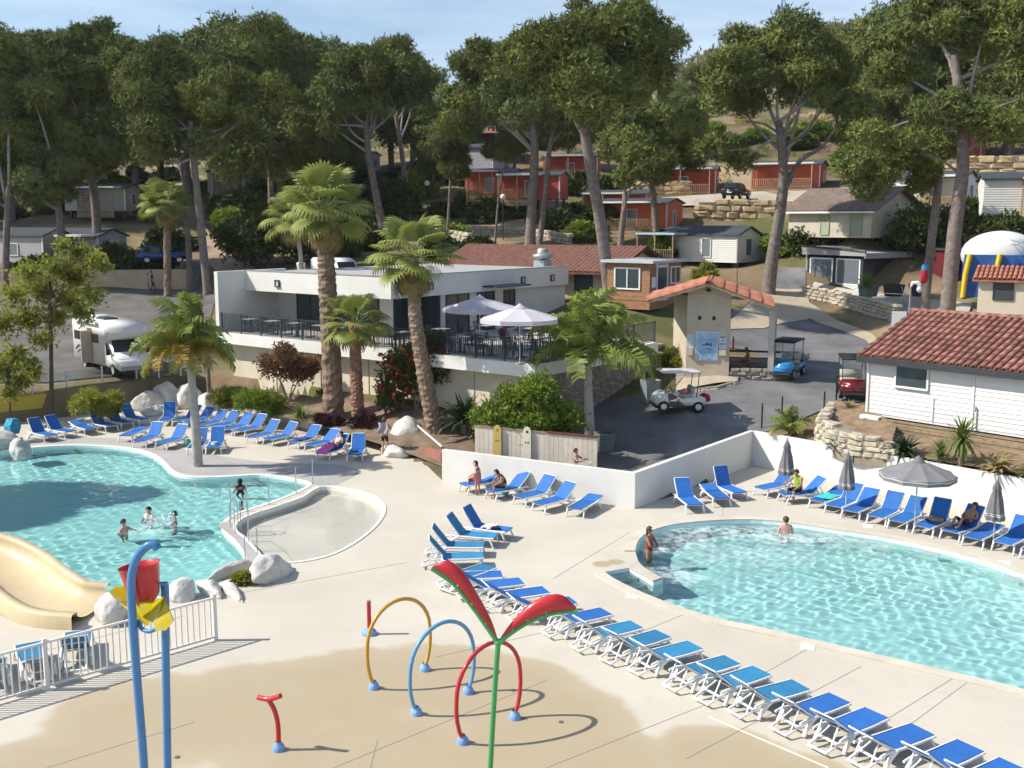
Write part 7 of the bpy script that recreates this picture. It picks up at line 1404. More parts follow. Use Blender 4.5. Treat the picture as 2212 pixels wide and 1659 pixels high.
# telecom mast on the hill
g = D(1688, 110, 430); t = thing('telecom_mast', 'steel telecom mast with antennas on the hill top', 'mast', (g.x, g.y, g.z-12)); b = MB()
for s in range(3): a = s*2*PI/3; b.bar((1.0*math.cos(a), 1.0*math.sin(a), 0), (.7*math.cos(a), .7*math.sin(a), 36), .22)
for k in range(12): [b.bar((.9*math.cos(a), .9*math.sin(a), k*3), (.9*math.cos(a+2.09), .9*math.sin(a+2.09), k*3+3), .12) for a in (0, 2.09, 4.19)]
MBLG = mat('mast_blue_grey', (.22, .30, .42), .5, .1); b.build('lattice', MBLG, t); b = MB(); [b.box((2.0*math.cos(a), 2.0*math.sin(a), z), (.6, .5, 3)) for a in (0, 1.05, 2.1, 3.14, 4.2, 5.2) for z in (22, 28)]; b.build('antenna', MBLG, t)
# ------------------------------------------------------------------ vehicles
MTYRE = mat('tyre_rubber', (.02, .02, .021), .85, .1); MRIM = mat('wheel_rim', (.55, .55, .54), .35, .1, metal=.5); MCARG = glass('car_glass', (.015, .018, .02), .05); MLIGHT = mat('headlight', (.75, .76, .74), .15, 0); MTAIL = mat('tail_light', (.35, .02, .02), .3, 0); MSEATB = mat('beige_seat', (.45, .42, .36), .7, .1)
def wheel(t, x, y, r, w):
    s = 1 if y > 0 else -1; b = MB(); M = Matrix.Rotation(PI/2, 3, 'X'); b.lathe([(r*.6, -w/2), (r*.93, -w/2), (r, -w*.3), (r, w*.3), (r*.93, w/2), (r*.6, w/2)], 20, (x, y, r), M); o = b.build('wheel', MTYRE, t)
    b = MB(); b.lathe([(.01, w*.42), (r*.25, w*.45), (r*.55, w*.38), (r*.62, w*.5), (r*.62, -w*.5), (r*.3, -w*.4), (.01, -w*.4)], 16, (x, y, r), M); b.build('rim', MRIM, o)
def slab(name, m, t, prof, w, y=0.0, bev=.0, seg=2):
    """side outline in x,z given a width in y, edges rounded"""
    b = MB(); b.plate(prof, (0, y, 0), (1, 0, 0), (0, 0, 1), w); me = b.mesh(name, m)
    if bev:
        bm = bmesh.new(); bm.from_mesh(me); bmesh.ops.remove_doubles(bm, verts=bm.verts, dist=1e-5); bmesh.ops.dissolve_limit(bm, angle_limit=.01, verts=bm.verts, edges=bm.edges); bmesh.ops.recalc_face_normals(bm, faces=bm.faces); bmesh.ops.bevel(bm, geom=[e for e in bm.edges if e.calc_face_angle(0) > .3], offset=bev, segments=seg, affect='EDGES', clamp_overlap=True); [setattr(f, 'smooth', True) for f in bm.faces]; bm.to_mesh(me); bm.free()
    return put(name, me, t)
def golf_cart(label, loc, rz, mb, mr, cargo=False, screen=False, tilt=0.0):
    t = thing('golf_cart', label, 'golf cart', loc, rz); t.rotation_euler = (0, tilt, rz)          # front at +x
    slab('front_cowl', mb, t, [(.55, .32), (1.15, .30), (1.22, .5), (1.12, .72), (.78, .92), (.66, .9), (.58, .5)], 1.1, 0, .06, 3)
    slab('floor_pan', MGREYT, t, [(-.2, .24), (.7, .24), (.7, .32), (-.2, .34)], 1.12); slab('rear_body', mb, t, [(-1.15, .34), (-.15, .30), (-.05, .55), (-.12, .66), (-1.12, .72), (-1.2, .6)], 1.14, 0, .05, 3)
    slab('seat', MSEATB, t, [(-.55, .68), (.02, .70), (.04, .80), (-.5, .82)], 1.0, 0, .03); slab('backrest', MSEATB, t, [(-.58, .82), (-.48, .82), (-.58, 1.18), (-.68, 1.18)], 1.0, 0, .03)
    slab('roof', mr, t, [(-.9, 1.83), (.95, 1.80), (1.0, 1.84), (.9, 1.90), (-.8, 1.93), (-.95, 1.88)], 1.18, 0, .03)
    for s in (-1, 1):
        MB().tube([(.78, s*.5, .85), (.62, s*.5, 1.82)], .02, 6).build('roof_post', MGREYT, t); MB().tube([(-.72, s*.52, .7), (-.8, s*.52, 1.85)], .02, 6).build('roof_post', MGREYT, t)
        MB().ell((1.13, s*.40, .60), (.04, .06, .045), 10, 6).build('headlight', MLIGHT, t)
        for x in (.82, -.82): wheel(t, x, s*.52, .26, .2)
    MB().tube([(.62, .25, .85), (.42, .25, 1.0)], .018, 6).build('steering_column', MGREYT, t); MB().tube([Vector((.40, .25, 1.02))+Matrix.Rotation(R(-55), 3, 'Y')@Vector((.17*math.cos(a), .17*math.sin(a), 0)) for a in np.linspace(0, 2*PI, 14, endpoint=False)], .014, 6, closed=True).build('steering_wheel', MGREYT, t)
    MB().box((1.24, 0, .3), (.05, 1.0, .1)).build('bumper', MGREYT, t)
    if screen: MB().plate([(-.48, 0), (.48, 0), (.48, .85), (-.48, .85)], (.75, 0, .93), (0, 1, 0), (-.17, 0, .98), .012).build('windscreen', MCLEAR, t)
    if cargo: slab('cargo_box', MATS['grey_window_pane'], t, [(-1.9, .72), (-.95, .72), (-.92, .95), (-1.95, 1.0)], 1.1, 0, .02)
    return t
MCW = mat('cart_white', (.75, .74, .72), .35, .05, coat=.3); MCB = mat('cart_blue', (.03, .24, .52), .3, .06, coat=.6); MCR = mat('cart_red', (.13, .008, .013), .3, .06, coat=.6); MBLK = mat('black_plastic', (.018, .019, .021), .5, .1)
g = T(1463, 889); golf_cart('white golf cart with white roof parked before the kiosk', g+Z*.06, R(187), MCW, MCW, tilt=R(-2))
g2 = T(1700, 816); golf_cart('blue golf cart with black roof and loaded bed', g2+Z*.06, R(238), MCB, MBLK, True, True)
for i, (cc, sz, dx) in enumerate((((.50, .04, .04), (.28, .4, .16), -1.25), ((.6, .6, .66), (.3, .4, .14), -1.7))): tag(boulder(g2+Matrix.Rotation(R(238), 3, 'Z')@Vector((dx, 0, 1.05)), sz, 30+i, mat('cart_load_%d' % i, cc, .8, .5, 8), 'towel_bundle', sub=3), ['red bundle of towels in the blue cart bed', 'pale grey bundle in the blue cart bed'][i], 'bundle')
g3 = T(1838, 858); golf_cart('dark red golf cart with black roof behind the white house corner', g3+Z*.06, R(258), MCR, MBLK, False, True)
tag(boulder(g+Matrix.Rotation(R(187), 3, 'Z')@Vector((-.3, 0, .95)), (.25, .35, .14), 35, mat('red_white_cloth', (.6, .3, .3), .85, .6, 9, dark=(.4, .02, .03)), 'towel_bundle', sub=3), 'red and white towels on the white cart seat', 'bundle')
tag(boulder(g+Matrix.Rotation(R(187), 3, 'Z')@Vector((-1.25, 0, .62)), (.16, .3, .24), 36, mat('red_cloth', (.42, .02, .03), .8, .2, 6), 'cool_bag', sub=3), 'red bag hung behind the white cart', 'bag')
def car(label, loc, rz, m, suv=True):
    t = thing('parked_car', label, 'car', loc, rz); k = 1.0 if suv else .93
    slab('body', m, t, [(-2.1, .35), (2.1, .33), (2.16, .6), (2.0, .86*k), (1.05, 1.0*k), (-1.95, 1.04*k), (-2.14, .8)], 1.78, 0, .09, 3); slab('cabin', m, t, [(-1.95, 1.0*k), (1.0, .97*k), (.2, 1.5*k), (-1.45, 1.58*k)], 1.52, 0, .12, 3)
    for s in (-1, 1): MB().plate([(-1.6, 1.05*k), (.72, 1.03*k), (.15, 1.42*k), (-1.38, 1.48*k)], (0, s*.765, 0), (1, 0, 0), (0, 0, 1), .02).build('side_window', MCARG, t); MB().ell((2.05, s*.62, .72), (.1, .2, .09), 10, 6).build('headlight', MLIGHT, t); MB().ell((-2.05, s*.68, .85), (.08, .16, .1), 10, 6).build('tail_light', MTAIL, t)
    MB().plate([(-.62, 0), (.62, 0), (.55, .48), (-.55, .48)], (-2.0, 0, 1.06*k), (0, -1, 0), (.52, 0, .85), .03).build('rear_window', MCARG, t); MB().plate([(-.66, 0), (.66, 0), (.58, .7), (-.58, .7)], (.97, 0, 1.02*k), (0, 1, 0), (-.83, 0, .55), .03).build('windscreen', MCARG, t); MB().box((-2.13, 0, .62), (.04, .5, .12)).build('number_plate', MBOARD, t)
    for s in (-1, 1):
        for x in (1.3, -1.3): wheel(t, x, s*.8, .34, .22)
    return t
car('dark grey car parked in front of the red lattice cabin', D(1590, 431, 107.5)+Z*.05, R(60), mat('dark_car_paint', (.02, .024, .03), .25, .05, coat=.8))
car('blue car parked in the shade beside the grey mobile home', D(352, 566, 90)-Z*.1, R(20), mat('blue_car_paint', (.008, .04, .17), .25, .05, coat=.8), False)
# motorhome: front at +x
g = T(250, 803); mh = thing('motorhome', 'white motorhome with overcab and open side door on the left road', 'motorhome', g+Z*.06, R(-48)); ML = 6.2
slab('body', MCW, mh, [(-3.4, .5), (1.2, .5), (1.2, 1.75), (1.55, 1.95), (2.15, 2.25), (2.1, 2.6), (1.5, 2.95), (.6, 3.0), (-3.3, 3.0), (-3.45, 2.8)], 2.25, 0, .10, 3)
slab('cab', MCW, mh, [(1.1, .42), (3.0, .42), (3.1, .75), (2.95, 1.05), (2.1, 1.28), (1.5, 2.0), (1.1, 2.0)], 2.0, 0, .10, 3)
MB().plate([(-.85, 0), (.85, 0), (.75, .88), (-.75, .88)], (2.12, 0, 1.30), (0, 1, 0), (-.64, 0, .77), .03).build('windscreen', MCARG, mh)
for s in (-1, 1):
    MB().plate([(1.32, 1.22), (2.05, 1.22), (1.6, 1.82), (1.32, 1.82)], (0, s*1.005, 0), (1, 0, 0), (0, 0, 1), .02).build('side_window', MCARG, mh); MB().box((3.02, s*.72, .82), (.08, .34, .2)).build('headlight', MLIGHT, mh); MB().box((2.0, s*1.15, 1.35), (.1, .2, .3)).build('mirror', MBLK, mh)
    for x in (2.2, -2.0): wheel(mh, x, s*.92, .36, .24)
for x, w in ((-2.6, .9), (.2, .9)): MB().box((x, -1.13, 2.0), (w, .04, .5)).build('window', MCARG, mh)
MB().box((-.65, -1.13, 1.55), (.62, .04, 1.95)).build('doorway', mat('motorhome_interior', (.16, .09, .05), .8, .2), mh); MB().box((-.35, -1.45, 1.5), (.05, .62, 1.85)).build('open_door', mat('door_beige', (.5, .42, .32), .6, .1), mh)
b = MB(); b.tube(smooth_poly([(-3.0, -1.14, 1.15), (-2.3, -1.14, 1.45), (-1.5, -1.14, 1.05)], 5, closed=False), [.02]+[.07]*9+[.01], 6, flat=.15); b.tube(smooth_poly([(-2.8, -1.14, .95), (-2.1, -1.14, 1.2), (-1.4, -1.14, .85)], 5, closed=False), [.02]+[.05]*9+[.01], 6, flat=.15); b.build('swoosh', mat('swoosh_blue', (.05, .08, .26), .5, 0), mh)
MB().box((-2.4, .2, 3.04), (1.0, .7, .1)).build('roof_hatch', MCW, mh); MB().box((-.6, -.1, 3.04), (1.3, .8, .08)).build('solar_panel', MGREYT, mh); MB().box((3.1, 0, .5), (.1, 1.9, .2)).build('bumper', mat('bumper_grey', (.25, .25, .26), .6, .1), mh); MB().box((-1.0, -1.22, 2.9), (3.4, .16, .14)).build('awning_case', MCW, mh)
# white van behind the restaurant roof
g = D(728, 583, 80); t = thing('parked_van', 'white van half hidden behind the restaurant roof', 'van', g-Z*1.2, R(-50)); slab('body', MCW, t, [(-2.3, .4), (2.3, .4), (2.4, .9), (1.7, 1.15), (1.1, 1.95), (.6, 2.1), (-2.2, 2.1), (-2.35, 1.9)], 1.9, 0, .1, 3); MB().plate([(1.0, 1.2), (1.55, 1.2), (1.05, 1.85), (.5, 1.85)], (0, -.96, 0), (1, 0, 0), (0, 0, 1), .02).build('side_window', MCARG, t); MB().plate([(-.8, 0), (.8, 0), (.72, .85), (-.72, .85)], (1.72, 0, 1.16), (0, 1, 0), (-.6, 0, .8), .03).build('windscreen', MCARG, t); [wheel(t, x, s*.85, .34, .22) for x in (1.5, -1.5) for s in (-1, 1)]

# ------------------------------------------------------------------ people
SK = [mat('skin_light', (.52, .30, .21), .6, .08, 5), mat('skin_tan', (.40, .20, .12), .6, .08, 5), mat('skin_pink', (.60, .34, .27), .6, .08, 5)]
HAIRD = mat('dark_hair', (.018, .013, .01), .6, .2, 9); HAIRB = mat('brown_hair', (.09, .045, .022), .6, .2, 9); HAIRL = mat('fair_hair', (.30, .18, .09), .6, .2, 9); MEYE = mat('eye_dark', (.02, .015, .012), .3, 0)
def cloth(name, c): return mat('cloth_'+name, c, .85, .12, 6)
RAD = dict(pel=.135, wai=.115, che=.15, nec=.052, jaw=.07, hea=.092, sho=.06, elb=.042, wri=.03, han=.034, hip=.088, kne=.058, ank=.04, toe=.035)
STAND = dict(pel=(0, 0, .94), wai=(0, 0, 1.1), che=(0, .0, 1.32), nec=(0, .01, 1.48), jaw=(0, -.02, 1.55), hea=(0, 0, 1.65), sho=(.18, 0, 1.40), elb=(.25, .03, 1.13), wri=(.25, -.05, .88), han=(.25, -.08, .8), hip=(.095, 0, .9), kne=(.11, -.02, .5), ank=(.11, .02, .08), toe=(.12, -.14, .03))
SITL = dict(pel=(0, .0, .46), wai=(0, .06, .62), che=(0, .1, .84), nec=(0, .09, 1.0), jaw=(0, .04, 1.06), hea=(0, .05, 1.16), sho=(.18, .09, .92), elb=(.24, -.05, .68), wri=(.16, -.27, .62), han=(.12, -.33, .60), hip=(.1, -.02, .46), kne=(.13, -.42, .62), ank=(.12, -.72, .42), toe=(.12, -.86, .44))
RECL = dict(pel=(0, 0, .47), wai=(0, .15, .54), che=(0, .34, .70), nec=(0, .46, .82), jaw=(0, .48, .90), hea=(0, .54, .98), sho=(.18, .40, .76), elb=(.26, .22, .60), wri=(.14, .02, .64), han=(.08, -.05, .66), hip=(.1, -.04, .46), kne=(.12, -.42, .70), ank=(.12, -.72, .43), toe=(.12, -.84, .46))
SITE = dict(pel=(0, 0, .47), wai=(0, .0, .64), che=(0, -.06, .86), nec=(0, -.11, 1.0), jaw=(0, -.17, 1.05), hea=(0, -.16, 1.15), sho=(.18, -.06, .93), elb=(.25, -.18, .68), wri=(.2, -.36, .58), han=(.17, -.42, .55), hip=(.11, -.04, .46), kne=(.16, -.44, .48), ank=(.16, -.42, .08), toe=(.17, -.58, .04))
WALK = dict(STAND, knl=(.1, -.14, .5), anl=(.1, -.2, .08))
def person(label, loc, rz, pose, skin, top, bottom, hair, s=1.0, longh=False, ov=None, arms_skin=True, legs_skin=True):
    J = dict(pose); J.update(ov or {}); V, E2, rad, bone = [], [], [], []; ix = {}
    def add(k, p, r): ix[k] = len(V); V.append(tuple(c*s for c in p)); rad.append(r*s)
    for k in ('pel', 'wai', 'che', 'nec', 'jaw', 'hea'): add(k, J[k], RAD[k])
    def ed(a, b_, m): E2.append((ix[a], ix[b_])); bone.append((V[ix[a]], V[ix[b_]], m))
    ed('pel', 'wai', 1); ed('wai', 'che', 1); ed('che', 'nec', 0); ed('nec', 'jaw', 0); ed('jaw', 'hea', 0)
    for sd, sg in (('L', -1), ('R', 1)):
        for k in ('sho', 'elb', 'wri', 'han', 'hip', 'kne', 'ank', 'toe'):
            p = J.get(k+sd, (J[k][0]*sg, J[k][1], J[k][2])); add(k+sd, p, RAD[k])
        E2.append((ix['che'], ix['sho'+sd])); bone.append((V[ix['che']], V[ix['sho'+sd]], 1)); ed('sho'+sd, 'elb'+sd, 0 if arms_skin else 1); ed('elb'+sd, 'wri'+sd, 0); ed('wri'+sd, 'han'+sd, 0)
        E2.append((ix['pel'], ix['hip'+sd])); bone.append((V[ix['pel']], V[ix['hip'+sd]], 2)); ed('hip'+sd, 'kne'+sd, 2); ed('kne'+sd, 'ank'+sd, 0 if legs_skin else 2); ed('ank'+sd, 'toe'+sd, 0)
    me = bpy.data.meshes.new('person'); me.from_pydata(V, E2, []); o = bpy.data.objects.new('person', me); COL.objects.link(o)
    md = o.modifiers.new('s', 'SKIN'); md.use_smooth_shade = True; sv = me.skin_vertices[0].data if me.skin_vertices else None
    if sv is None:
        bm = bmesh.new(); bm.from_mesh(me); bm.verts.layers.skin.verify(); bm.to_mesh(me); bm.free(); sv = me.skin_vertices[0].data
    for i, r in enumerate(rad): sv[i].radius = (r*1.12, r*.92) if i in (1, 2) else (r, r); sv[i].use_root = (i == 0)
    sb = o.modifiers.new('u', 'SUBSURF'); sb.levels = 1; sb.render_levels = 1
    dg = bpy.context.evaluated_depsgraph_get(); m2 = bpy.data.meshes.new_from_object(o.evaluated_get(dg)); o.modifiers.clear()
    bm = bmesh.new(); bm.from_mesh(m2)
    for f in bm.faces:
        c = f.calc_center_median(); best, bi = 9, 0
        for a, b_, m_ in bone:
            a, b_ = Vector(a), Vector(b_); d = b_-a; tt = max(0, min(1, (c-a).dot(d)/max(1e-9, d.length_squared))); q = (c-a-d*tt).length
            if q < best: best, bi = q, m_
            if m_ == 2 and q == best and b_.z < a.z and tt > .62: bi = 2 if not legs_skin else 0
        f.material_index = bi; f.smooth = True
    def blob(p, r, mi, n=8, k=5):
        b = MB(); b.ell(p, r, n, k); vs = [bm.verts.new(v) for v in b.v]
        for f in b.f: q = bm.faces.new([vs[i] for i in f]); q.material_index = mi; q.smooth = True
    def stick(a, b_, r): 
        b = MB(); b.tube([a, (Vector(a)+Vector(b_))/2+Vector((0, 0, -.004)), b_], [r, r*.95, r*.7], 5); vs = [bm.verts.new(v) for v in b.v]
        for f in b.f:
            try: q = bm.faces.new([vs[i] for i in f]); q.material_index = 0; q.smooth = True
            except ValueError: pass
    for sd, sg in (('L', -1), ('R', 1)):       # four fingers and a thumb on each hand
        w, h = Vector(V[ix['wri'+sd]]), Vector(V[ix['han'+sd]]); d = (h-w).normalized(); a = Vector((1, 0, 0)); a = (a-d*a.dot(d)).normalized() if abs(d.x) < .9 else Vector((0, 1, 0)); curl = d.cross(a)
        for i, ln in enumerate((.062, .075, .072, .055)): st = h+a*(.024-.016*i)*s; stick(st-d*.01*s, st+(d*ln+curl*.018)*s, .0085*s)
        stick(h-d*.035*s+a*.02*s*sg, h+(d*.022+a*.055*sg)*s, .0095*s)
    hd = Vector(V[ix['hea']]); jw = Vector(V[ix['jaw']]); up = (hd-jw).normalized(); fw = Vector((0, -1, 0)); fw = (fw-up*fw.dot(up)).normalized(); rt = up.cross(fw)
    fc = hd-up*.015*s
    blob(fc+fw*.098*s-up*.022*s, (.014*s, .02*s, .022*s), 0); [blob(fc+fw*.083*s+rt*sg*.034*s+up*.012*s, (.012*s, .01*s, .008*s), 3, 6, 4) for sg in (-1, 1)]; [blob(fc+rt*sg*.094*s-up*.01*s, (.012*s, .02*s, .03*s), 0, 6, 4) for sg in (-1, 1)]; blob(fc+fw*.08*s-up*.062*s, (.026*s, .012*s, .008*s), 4, 6, 4)
    bm.to_mesh(m2); bm.free()
    for m_ in (skin, top, bottom, MEYE, mat('lips', (.32, .10, .09), .6, 0)): m2.materials.append(m_)
    o.data = m2; o.location = loc; o.rotation_euler = (0, 0, rz); tag(o, label, 'person')
    b = MB(); M = Matrix((rt, -fw, up)).transposed(); vs = []; n, k = 14, 7
    for i in range(k+1):
        for j in range(n):
            th = PI*.5*1.18*i/k; ph = 2*PI*j/n; back = max(0, math.sin(ph)); v = Vector((math.sin(th)*math.cos(ph)*.106, math.sin(th)*math.sin(ph)*.112+.012, math.cos(th)*.108-.05*back*(i/k))); v.z = max(v.z, .03) if math.sin(ph) < -.2 else v.z; vs.append(hd+M@(v*s))
    b.add(vs, [(i*n+j, (i+1)*n+j, (i+1)*n+(j+1) % n, i*n+(j+1) % n) for i in range(k) for j in range(n)], True)
    if longh: b.ell(hd-fw*.085*s-up*.11*s, (.085*s, .045*s, .15*s), 10, 6)
    b.build('hair', hair, o); return o
WSK = SK[0]
p = P(832, 985); person('standing man holding a grey towel, in dark shorts by the rocks', p, R(160), STAND, SK[0], SK[0], cloth('black_shorts', (.02, .02, .022)), HAIRB, 1.02, ov=dict(elbR=(.27, -.05, 1.2), wriR=(.12, -.22, 1.3), hanR=(.08, -.26, 1.34), elbL=(-.27, -.05, 1.2), wriL=(-.12, -.22, 1.25), hanL=(-.08, -.26, 1.28)))
b = MB(); vs = []
for i in range(9):
    for j in range(7): vs.append((-.24+.48*j/6+.03*math.sin(i), .16+.06*math.sin(j*1.3+i*.4), 1.05+.5*i/8))
b.add(vs, [(i*7+j, i*7+j+1, i*7+8+j, i*7+7+j) for i in range(8) for j in range(6)], True); tag(b.build('beach_towel', cloth('grey_towel', (.40, .36, .40)), None, p, R(160)), 'grey towel held by the standing man', 'towel')
q, rz = on('E4', 1.0, 0, 0); person('woman reclining on a lounger under a pink wrap, reading', q, rz-PI/2, RECL, SK[0], cloth('pale_top', (.6, .55, .55)), cloth('pink_wrap', (.62, .16, .42)), HAIRD, .95, True)
b = MB(); vs = []
for i in range(10):
    for j in range(7): x = -.1+.95*i/9; vs.append((x, -.3+.6*j/6, (.43+.22*math.exp(-((x-.5)/.2)**2)*math.cos((j-3)*.3)+.02*math.sin(i*2+j*1.7)) if i > 1 else .28+.07*i))
b.add(vs, [(i*7+j, i*7+7+j, i*7+8+j, i*7+j+1) for i in range(9) for j in range(6)], True); f_ = LOUNGE['E4'][1]; tag(b.build('pink_wrap', mat('pink_print', (.60, .16, .42), .85, .5, 12, dark=(.35, .05, .28)), None, (f_.x, f_.y, 0), LOUNGE['E4'][2]), 'pink patterned wrap over the legs of the reclining woman', 'wrap')
q, rz = on('G0', .75, -.05, 0); person('woman seated on a lounger in grey top and red shorts', q, rz-PI/2-.6, SITE, SK[0], cloth('grey_top', (.38, .36, .38)), cloth('red_shorts', (.38, .05, .08)), HAIRB, .98, True)
q, rz = on('G0', .35, -.55, 0); person('small girl standing close to the seated woman', Vector((q.x, q.y, 0)), rz, STAND, SK[1], cloth('pink_suit', (.5, .2, .24)), cloth('pink_suit', (.5, .2, .24)), HAIRB, .62, True)
q, rz = on('G1', .7, -.05, 0); person('man in black shirt bending over on a lounger', q, rz-PI/2-.5, SITE, SK[1], cloth('black_shirt', (.012, .012, .014)), cloth('dark_swim', (.04, .04, .05)), HAIRD, 1.0, ov=dict(che=(0, -.16, .82), nec=(0, -.25, .92), jaw=(0, -.33, .92), hea=(0, -.34, 1.02), sho=(.18, -.17, .87)))
p = D(1244, 1000, 40.6); person('girl at the boarded fence behind the pool wall', (p.x, p.y, .0), R(70), STAND, SK[0], SK[0], cloth('pink_skirt', (.55, .16, .22)), HAIRD, .93, ov=dict(elbL=(-.3, -.15, 1.25), wriL=(-.2, -.4, 1.28), hanL=(-.17, -.48, 1.3), elbR=(.28, -.2, 1.25), wriR=(.2, -.42, 1.26), hanR=(.17, -.5, 1.27)))
t = thing('clothes_airer', 'white clothes airer beside the girl at the boarded fence', 'clothes airer', (p.x-.35, p.y-.15, .05), R(-20)); b = MB(); [b.bar((0, y, .98), (.95, y, 1.1), .015) for y in (-.25, 0, .25)]; b.bar((0, -.3, .98), (0, .3, .98), .02); b.bar((.95, -.3, 1.1), (.95, .3, 1.1), .02); b.build('rack', MWFR, t); b = MB(); [b.bar((.05, y, 0), (.9, y, 1.05), .02) or b.bar((.9, y, 0), (.05, y, 1.0), .02) for y in (-.3, .3)]; b.build('leg', MWFR, t)
p = P(1396, 1203); person('woman in a red swimsuit standing at the rim of the right pool', (p.x+.12, p.y+.25, -.82), R(60), STAND, SK[1], cloth('red_swimsuit', (.28, .05, .06)), SK[1], HAIRB, 1.0, True, ov=dict(elbR=(.22, -.16, 1.15), wriR=(.05, -.24, 1.12), hanR=(0, -.26, 1.12), elbL=(-.22, -.14, 1.15), wriL=(-.05, -.24, 1.1), hanL=(0, -.26, 1.1)))
p = P(1692, 1140); person('bather with bare back standing in the bubbling right pool', (p.x, p.y-.3, -1.25), R(175), STAND, SK[2], SK[2], cloth('dark_trunks', (.03, .03, .05)), HAIRB, 1.0)
q, rz = on('H4', .72, 0, 0); person('man in a lime shirt sitting forward on a lounger', q, rz-PI/2+.3, SITE, SK[1], cloth('lime', (.30, .48, .04)), cloth('black_shorts', (.02, .02, .022)), HAIRB, 1.02, ov=dict(wriL=(-.45, -.2, .6), elbL=(-.36, -.05, .75), hanL=(-.5, -.25, .56)))
q, rz = on('H11', 1.0, 0, 0); person('sunbather with drawn up knees on a shaded lounger', q, rz-PI/2, RECL, SK[1], SK[1], cloth('navy_trunks', (.02, .025, .06)), HAIRL, 1.0)
for (x, y, rz, lab, sk, top) in ((268, 1148, 70, 'boy in the lagoon on the left of the three playing', SK[2], SK[2]), (322, 1120, -20, 'boy in the lagoon in the middle of the splash', SK[0], cloth('white_vest', (.7, .7, .7))), (378, 1130, -70, 'boy in the lagoon on the right of the splash', SK[1], SK[1])): p = P(x, y, -.1); person(lab, (p.x, p.y, -1.35), R(rz), STAND, sk, top, cloth('navy_trunks', (.02, .025, .06)), HAIRD, .97, ov=dict(elbR=(.3, -.2, 1.25), wriR=(.2, -.42, 1.22), hanR=(.17, -.5, 1.2)))
p = P(519, 1060, -.1); person('dark haired swimmer near the far lagoon bank', (p.x, p.y, -1.3), R(200), STAND, SK[1], cloth('black_shirt', (.012, .012, .014)), cloth('black_shorts', (.02, .02, .022)), HAIRD, .97, True)
p = P(516, 1103, -.1); person('bather behind the dividing wall, only the head above water', (p.x, p.y+.4, -1.32), R(120), STAND, SK[0], SK[0], cloth('navy_trunks', (.02, .025, .06)), HAIRD, .84)
q, rz = on('F1', .95, 0, 0); person('child in pink sitting on the lounger behind the feathery palm', q, rz-PI/2, SITL, SK[2], cloth('pink_suit', (.5, .2, .24)), cloth('teal_towel', (.05, .3, .3)), HAIRB, .8)
g = T(330, 632, 70); person('walker in dark clothes on the left road', g+Z*.05, R(110), STAND, SK[1], cloth('black_shirt', (.012, .012, .014)), cloth('black_shorts', (.02, .02, .022)), HAIRD, 1.0, ov=dict(kneL=(-.1, -.16, .5), ankL=(-.1, -.25, .09), toeL=(-.1, -.4, .06), ankR=(.1, .22, .1), toeR=(.1, .08, .03)), legs_skin=False, arms_skin=False)
g = T(321, 634, 70); person('walker in grey beside the dark walker on the left road', g+Z*.05, R(110), STAND, SK[0], cloth('grey_top', (.38, .36, .38)), cloth('blue_jeans', (.10, .14, .22)), HAIRB, .92, legs_skin=False)
person('person resting on the bench inside the kiosk', KM(kw+1.0, 2.6, 0), R(-102), SITE, SK[1], cloth('grey_top', (.38, .36, .38)), cloth('red_shorts', (.38, .05, .08)), HAIRD, 1.0)
p = RL(17.4, 3.9, TZ); person('guest in a red shirt seated under the terrace parasol', p, rrz+1.0, SITE, SK[1], cloth('red_shirt', (.30, .03, .04)), cloth('black_shorts', (.02, .02, .022)), HAIRD, 1.0)

# ------------------------------------------------------------------ water jets and splash
MFOAM = bpy.data.materials.new('foam'); MFOAM.use_nodes = True; N, L = MFOAM.node_tree.nodes, MFOAM.node_tree.links; b_ = N['Principled BSDF']; b_.inputs['Base Color'].default_value = (.85, .92, .92, 1); b_.inputs['Roughness'].default_value = .9
at = N.new('ShaderNodeAttribute'); at.attribute_name = 'tint'; tc = N.new('ShaderNodeNewGeometry'); no = N.new('ShaderNodeTexNoise'); no.inputs['Scale'].default_value = 3.4; no.inputs['Detail'].default_value = 7; no.inputs['Roughness'].default_value = .7; L.new(tc.outputs['Position'], no.inputs['Vector'])
mu = N.new('ShaderNodeMath'); mu.operation = 'MULTIPLY'; rp = N.new('ShaderNodeValToRGB'); rp.color_ramp.elements[0].position = .40; rp.color_ramp.elements[1].position = .75; L.new(no.outputs['Fac'], rp.inputs[0]); L.new(rp.outputs[0], mu.inputs[0]); L.new(at.outputs['Fac'], mu.inputs[1]); L.new(mu.outputs[0], b_.inputs['Alpha'])
def foam(x, y, rx, ry, seed, k=1.0, h=.03):
    p = P(x, y, -.1); n, m_ = 9, 24; V = [(p.x, p.y, -.1+.02+h)]; Tn = [k]
    for i in range(1, n+1):
        for j in range(m_): f = i/n; a = 2*PI*j/m_; V.append((p.x+rx*f*math.cos(a), p.y+ry*f*math.sin(a), -.1+.012+h*(1-f)*(.6+.4*math.sin(j*3+seed+i*2)))); Tn.append(k*max(0, 1-f**1.6))
    F3 = [(0, 1+j, 1+(j+1) % m_, 1+(j+1) % m_) for j in range(m_)]; me = bpy.data.meshes.new('foam'); fs = [(0, 1+j, 1+(j+1) % m_) for j in range(m_)]+[(1+i*m_+j, 1+(i+1)*m_+j, 1+(i+1)*m_+(j+1) % m_, 1+i*m_+(j+1) % m_) for i in range(n-1) for j in range(m_)]
    me.from_pydata(V, [], fs); a = me.color_attributes.new('tint', 'FLOAT_COLOR', 'POINT'); a.data.foreach_set('color', np.repeat(np.array(Tn, dtype=np.float32)[:, None], 4, 1).ravel()); me.materials.append(MFOAM); o = put('foam', me); tag(o, 'white bubbling foam from the pool jets', 'foam', kind='stuff'); return o
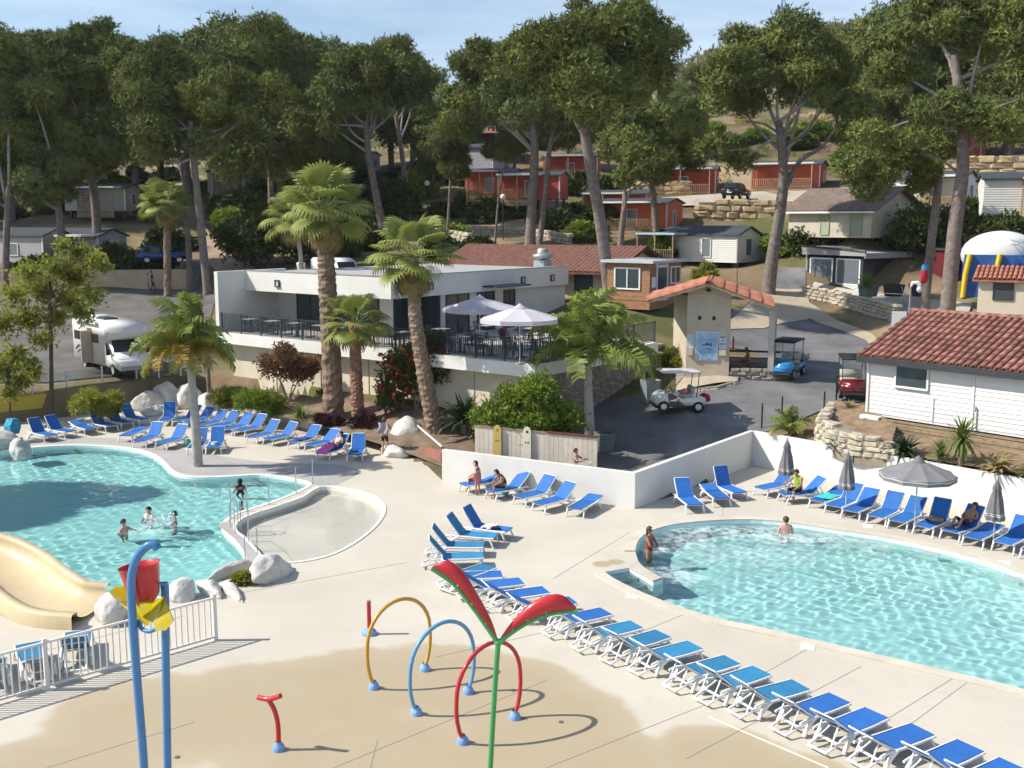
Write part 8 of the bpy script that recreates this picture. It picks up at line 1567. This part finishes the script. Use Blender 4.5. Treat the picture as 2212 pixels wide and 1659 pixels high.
for i, (x, y, rx, ry, k) in enumerate([(1540, 1150, 2.2, 1.0, 1), (1650, 1150, 1.8, .9, 1), (1480, 1170, 1.2, .9, .9), (1430, 1190, .7, .6, .9), (1440, 1235, .9, .6, 1), (1475, 1250, .9, .6, .9), (1700, 1165, 1.6, .9, .8), (1790, 1165, 1.6, .8, .7), (1880, 1180, 1.4, .7, .55), (1620, 1200, 3.0, 1.6, .45)]): foam(x, y, rx, ry, i, k)
# splash between the boys
p = P(345, 1135, 0); V, F_, Tn = leaves([(p.x, p.y, .15, .5, .3, .28), (p.x-.3, p.y, .05, .4, .4, .15), (p.x+.35, p.y+.1, .2, .3, .2, .25)], 420, .05, aspect=.8, shell=.1, core=.5, seed=4, fan=1); o = put('water_splash', npmesh('water_splash', V, F_, mat('splash_drops', (.85, .9, .9), .3, 0), False)); tag(o, 'spray of white drops between the boys in the lagoon', 'splash', kind='stuff')
foam(345, 1140, 1.1, .8, 40, .9); foam(300, 1150, 1.0, .6, 41, .5)
# unseen pine added as caster, crowns placed so their shadow meets the lagoon
pine('pine_tree', 'unseen pine added beyond the left edge to shade the lagoon', [(-33.4, 42, 0), (-33.2, 41.5, 5), (-32.6, 40, 9)], (.4, .22), [((-31.6, 40.7, 11.4), (3.0, 1.7, 2.2), 20), ((-33.4, 38.2, 11.0), (3.2, 2.2, 2.2), 20)], 9500, 99, .9, (), 5)

# ------------------------------------------------------------------ summer haze
_top = max(115.0, max(v.co.z for v in ground.data.vertices)+12); hz = MB().box((0, 455, (_top-4)/2), (910, 1140, _top+4)); mh_ = bpy.data.materials.new('haze_air'); mh_.use_nodes = True; N, L = mh_.node_tree.nodes, mh_.node_tree.links; N.remove(N['Principled BSDF'])
pv2 = N.new('ShaderNodeVolumePrincipled'); pv2.inputs['Color'].default_value = (.80, .88, 1, 1); pv2.inputs['Density'].default_value = .00013; pv2.inputs['Anisotropy'].default_value = .1; L.new(pv2.outputs[0], N['Material Output'].inputs['Volume'])
tag(hz.build('haze', mh_), kind='stuff')
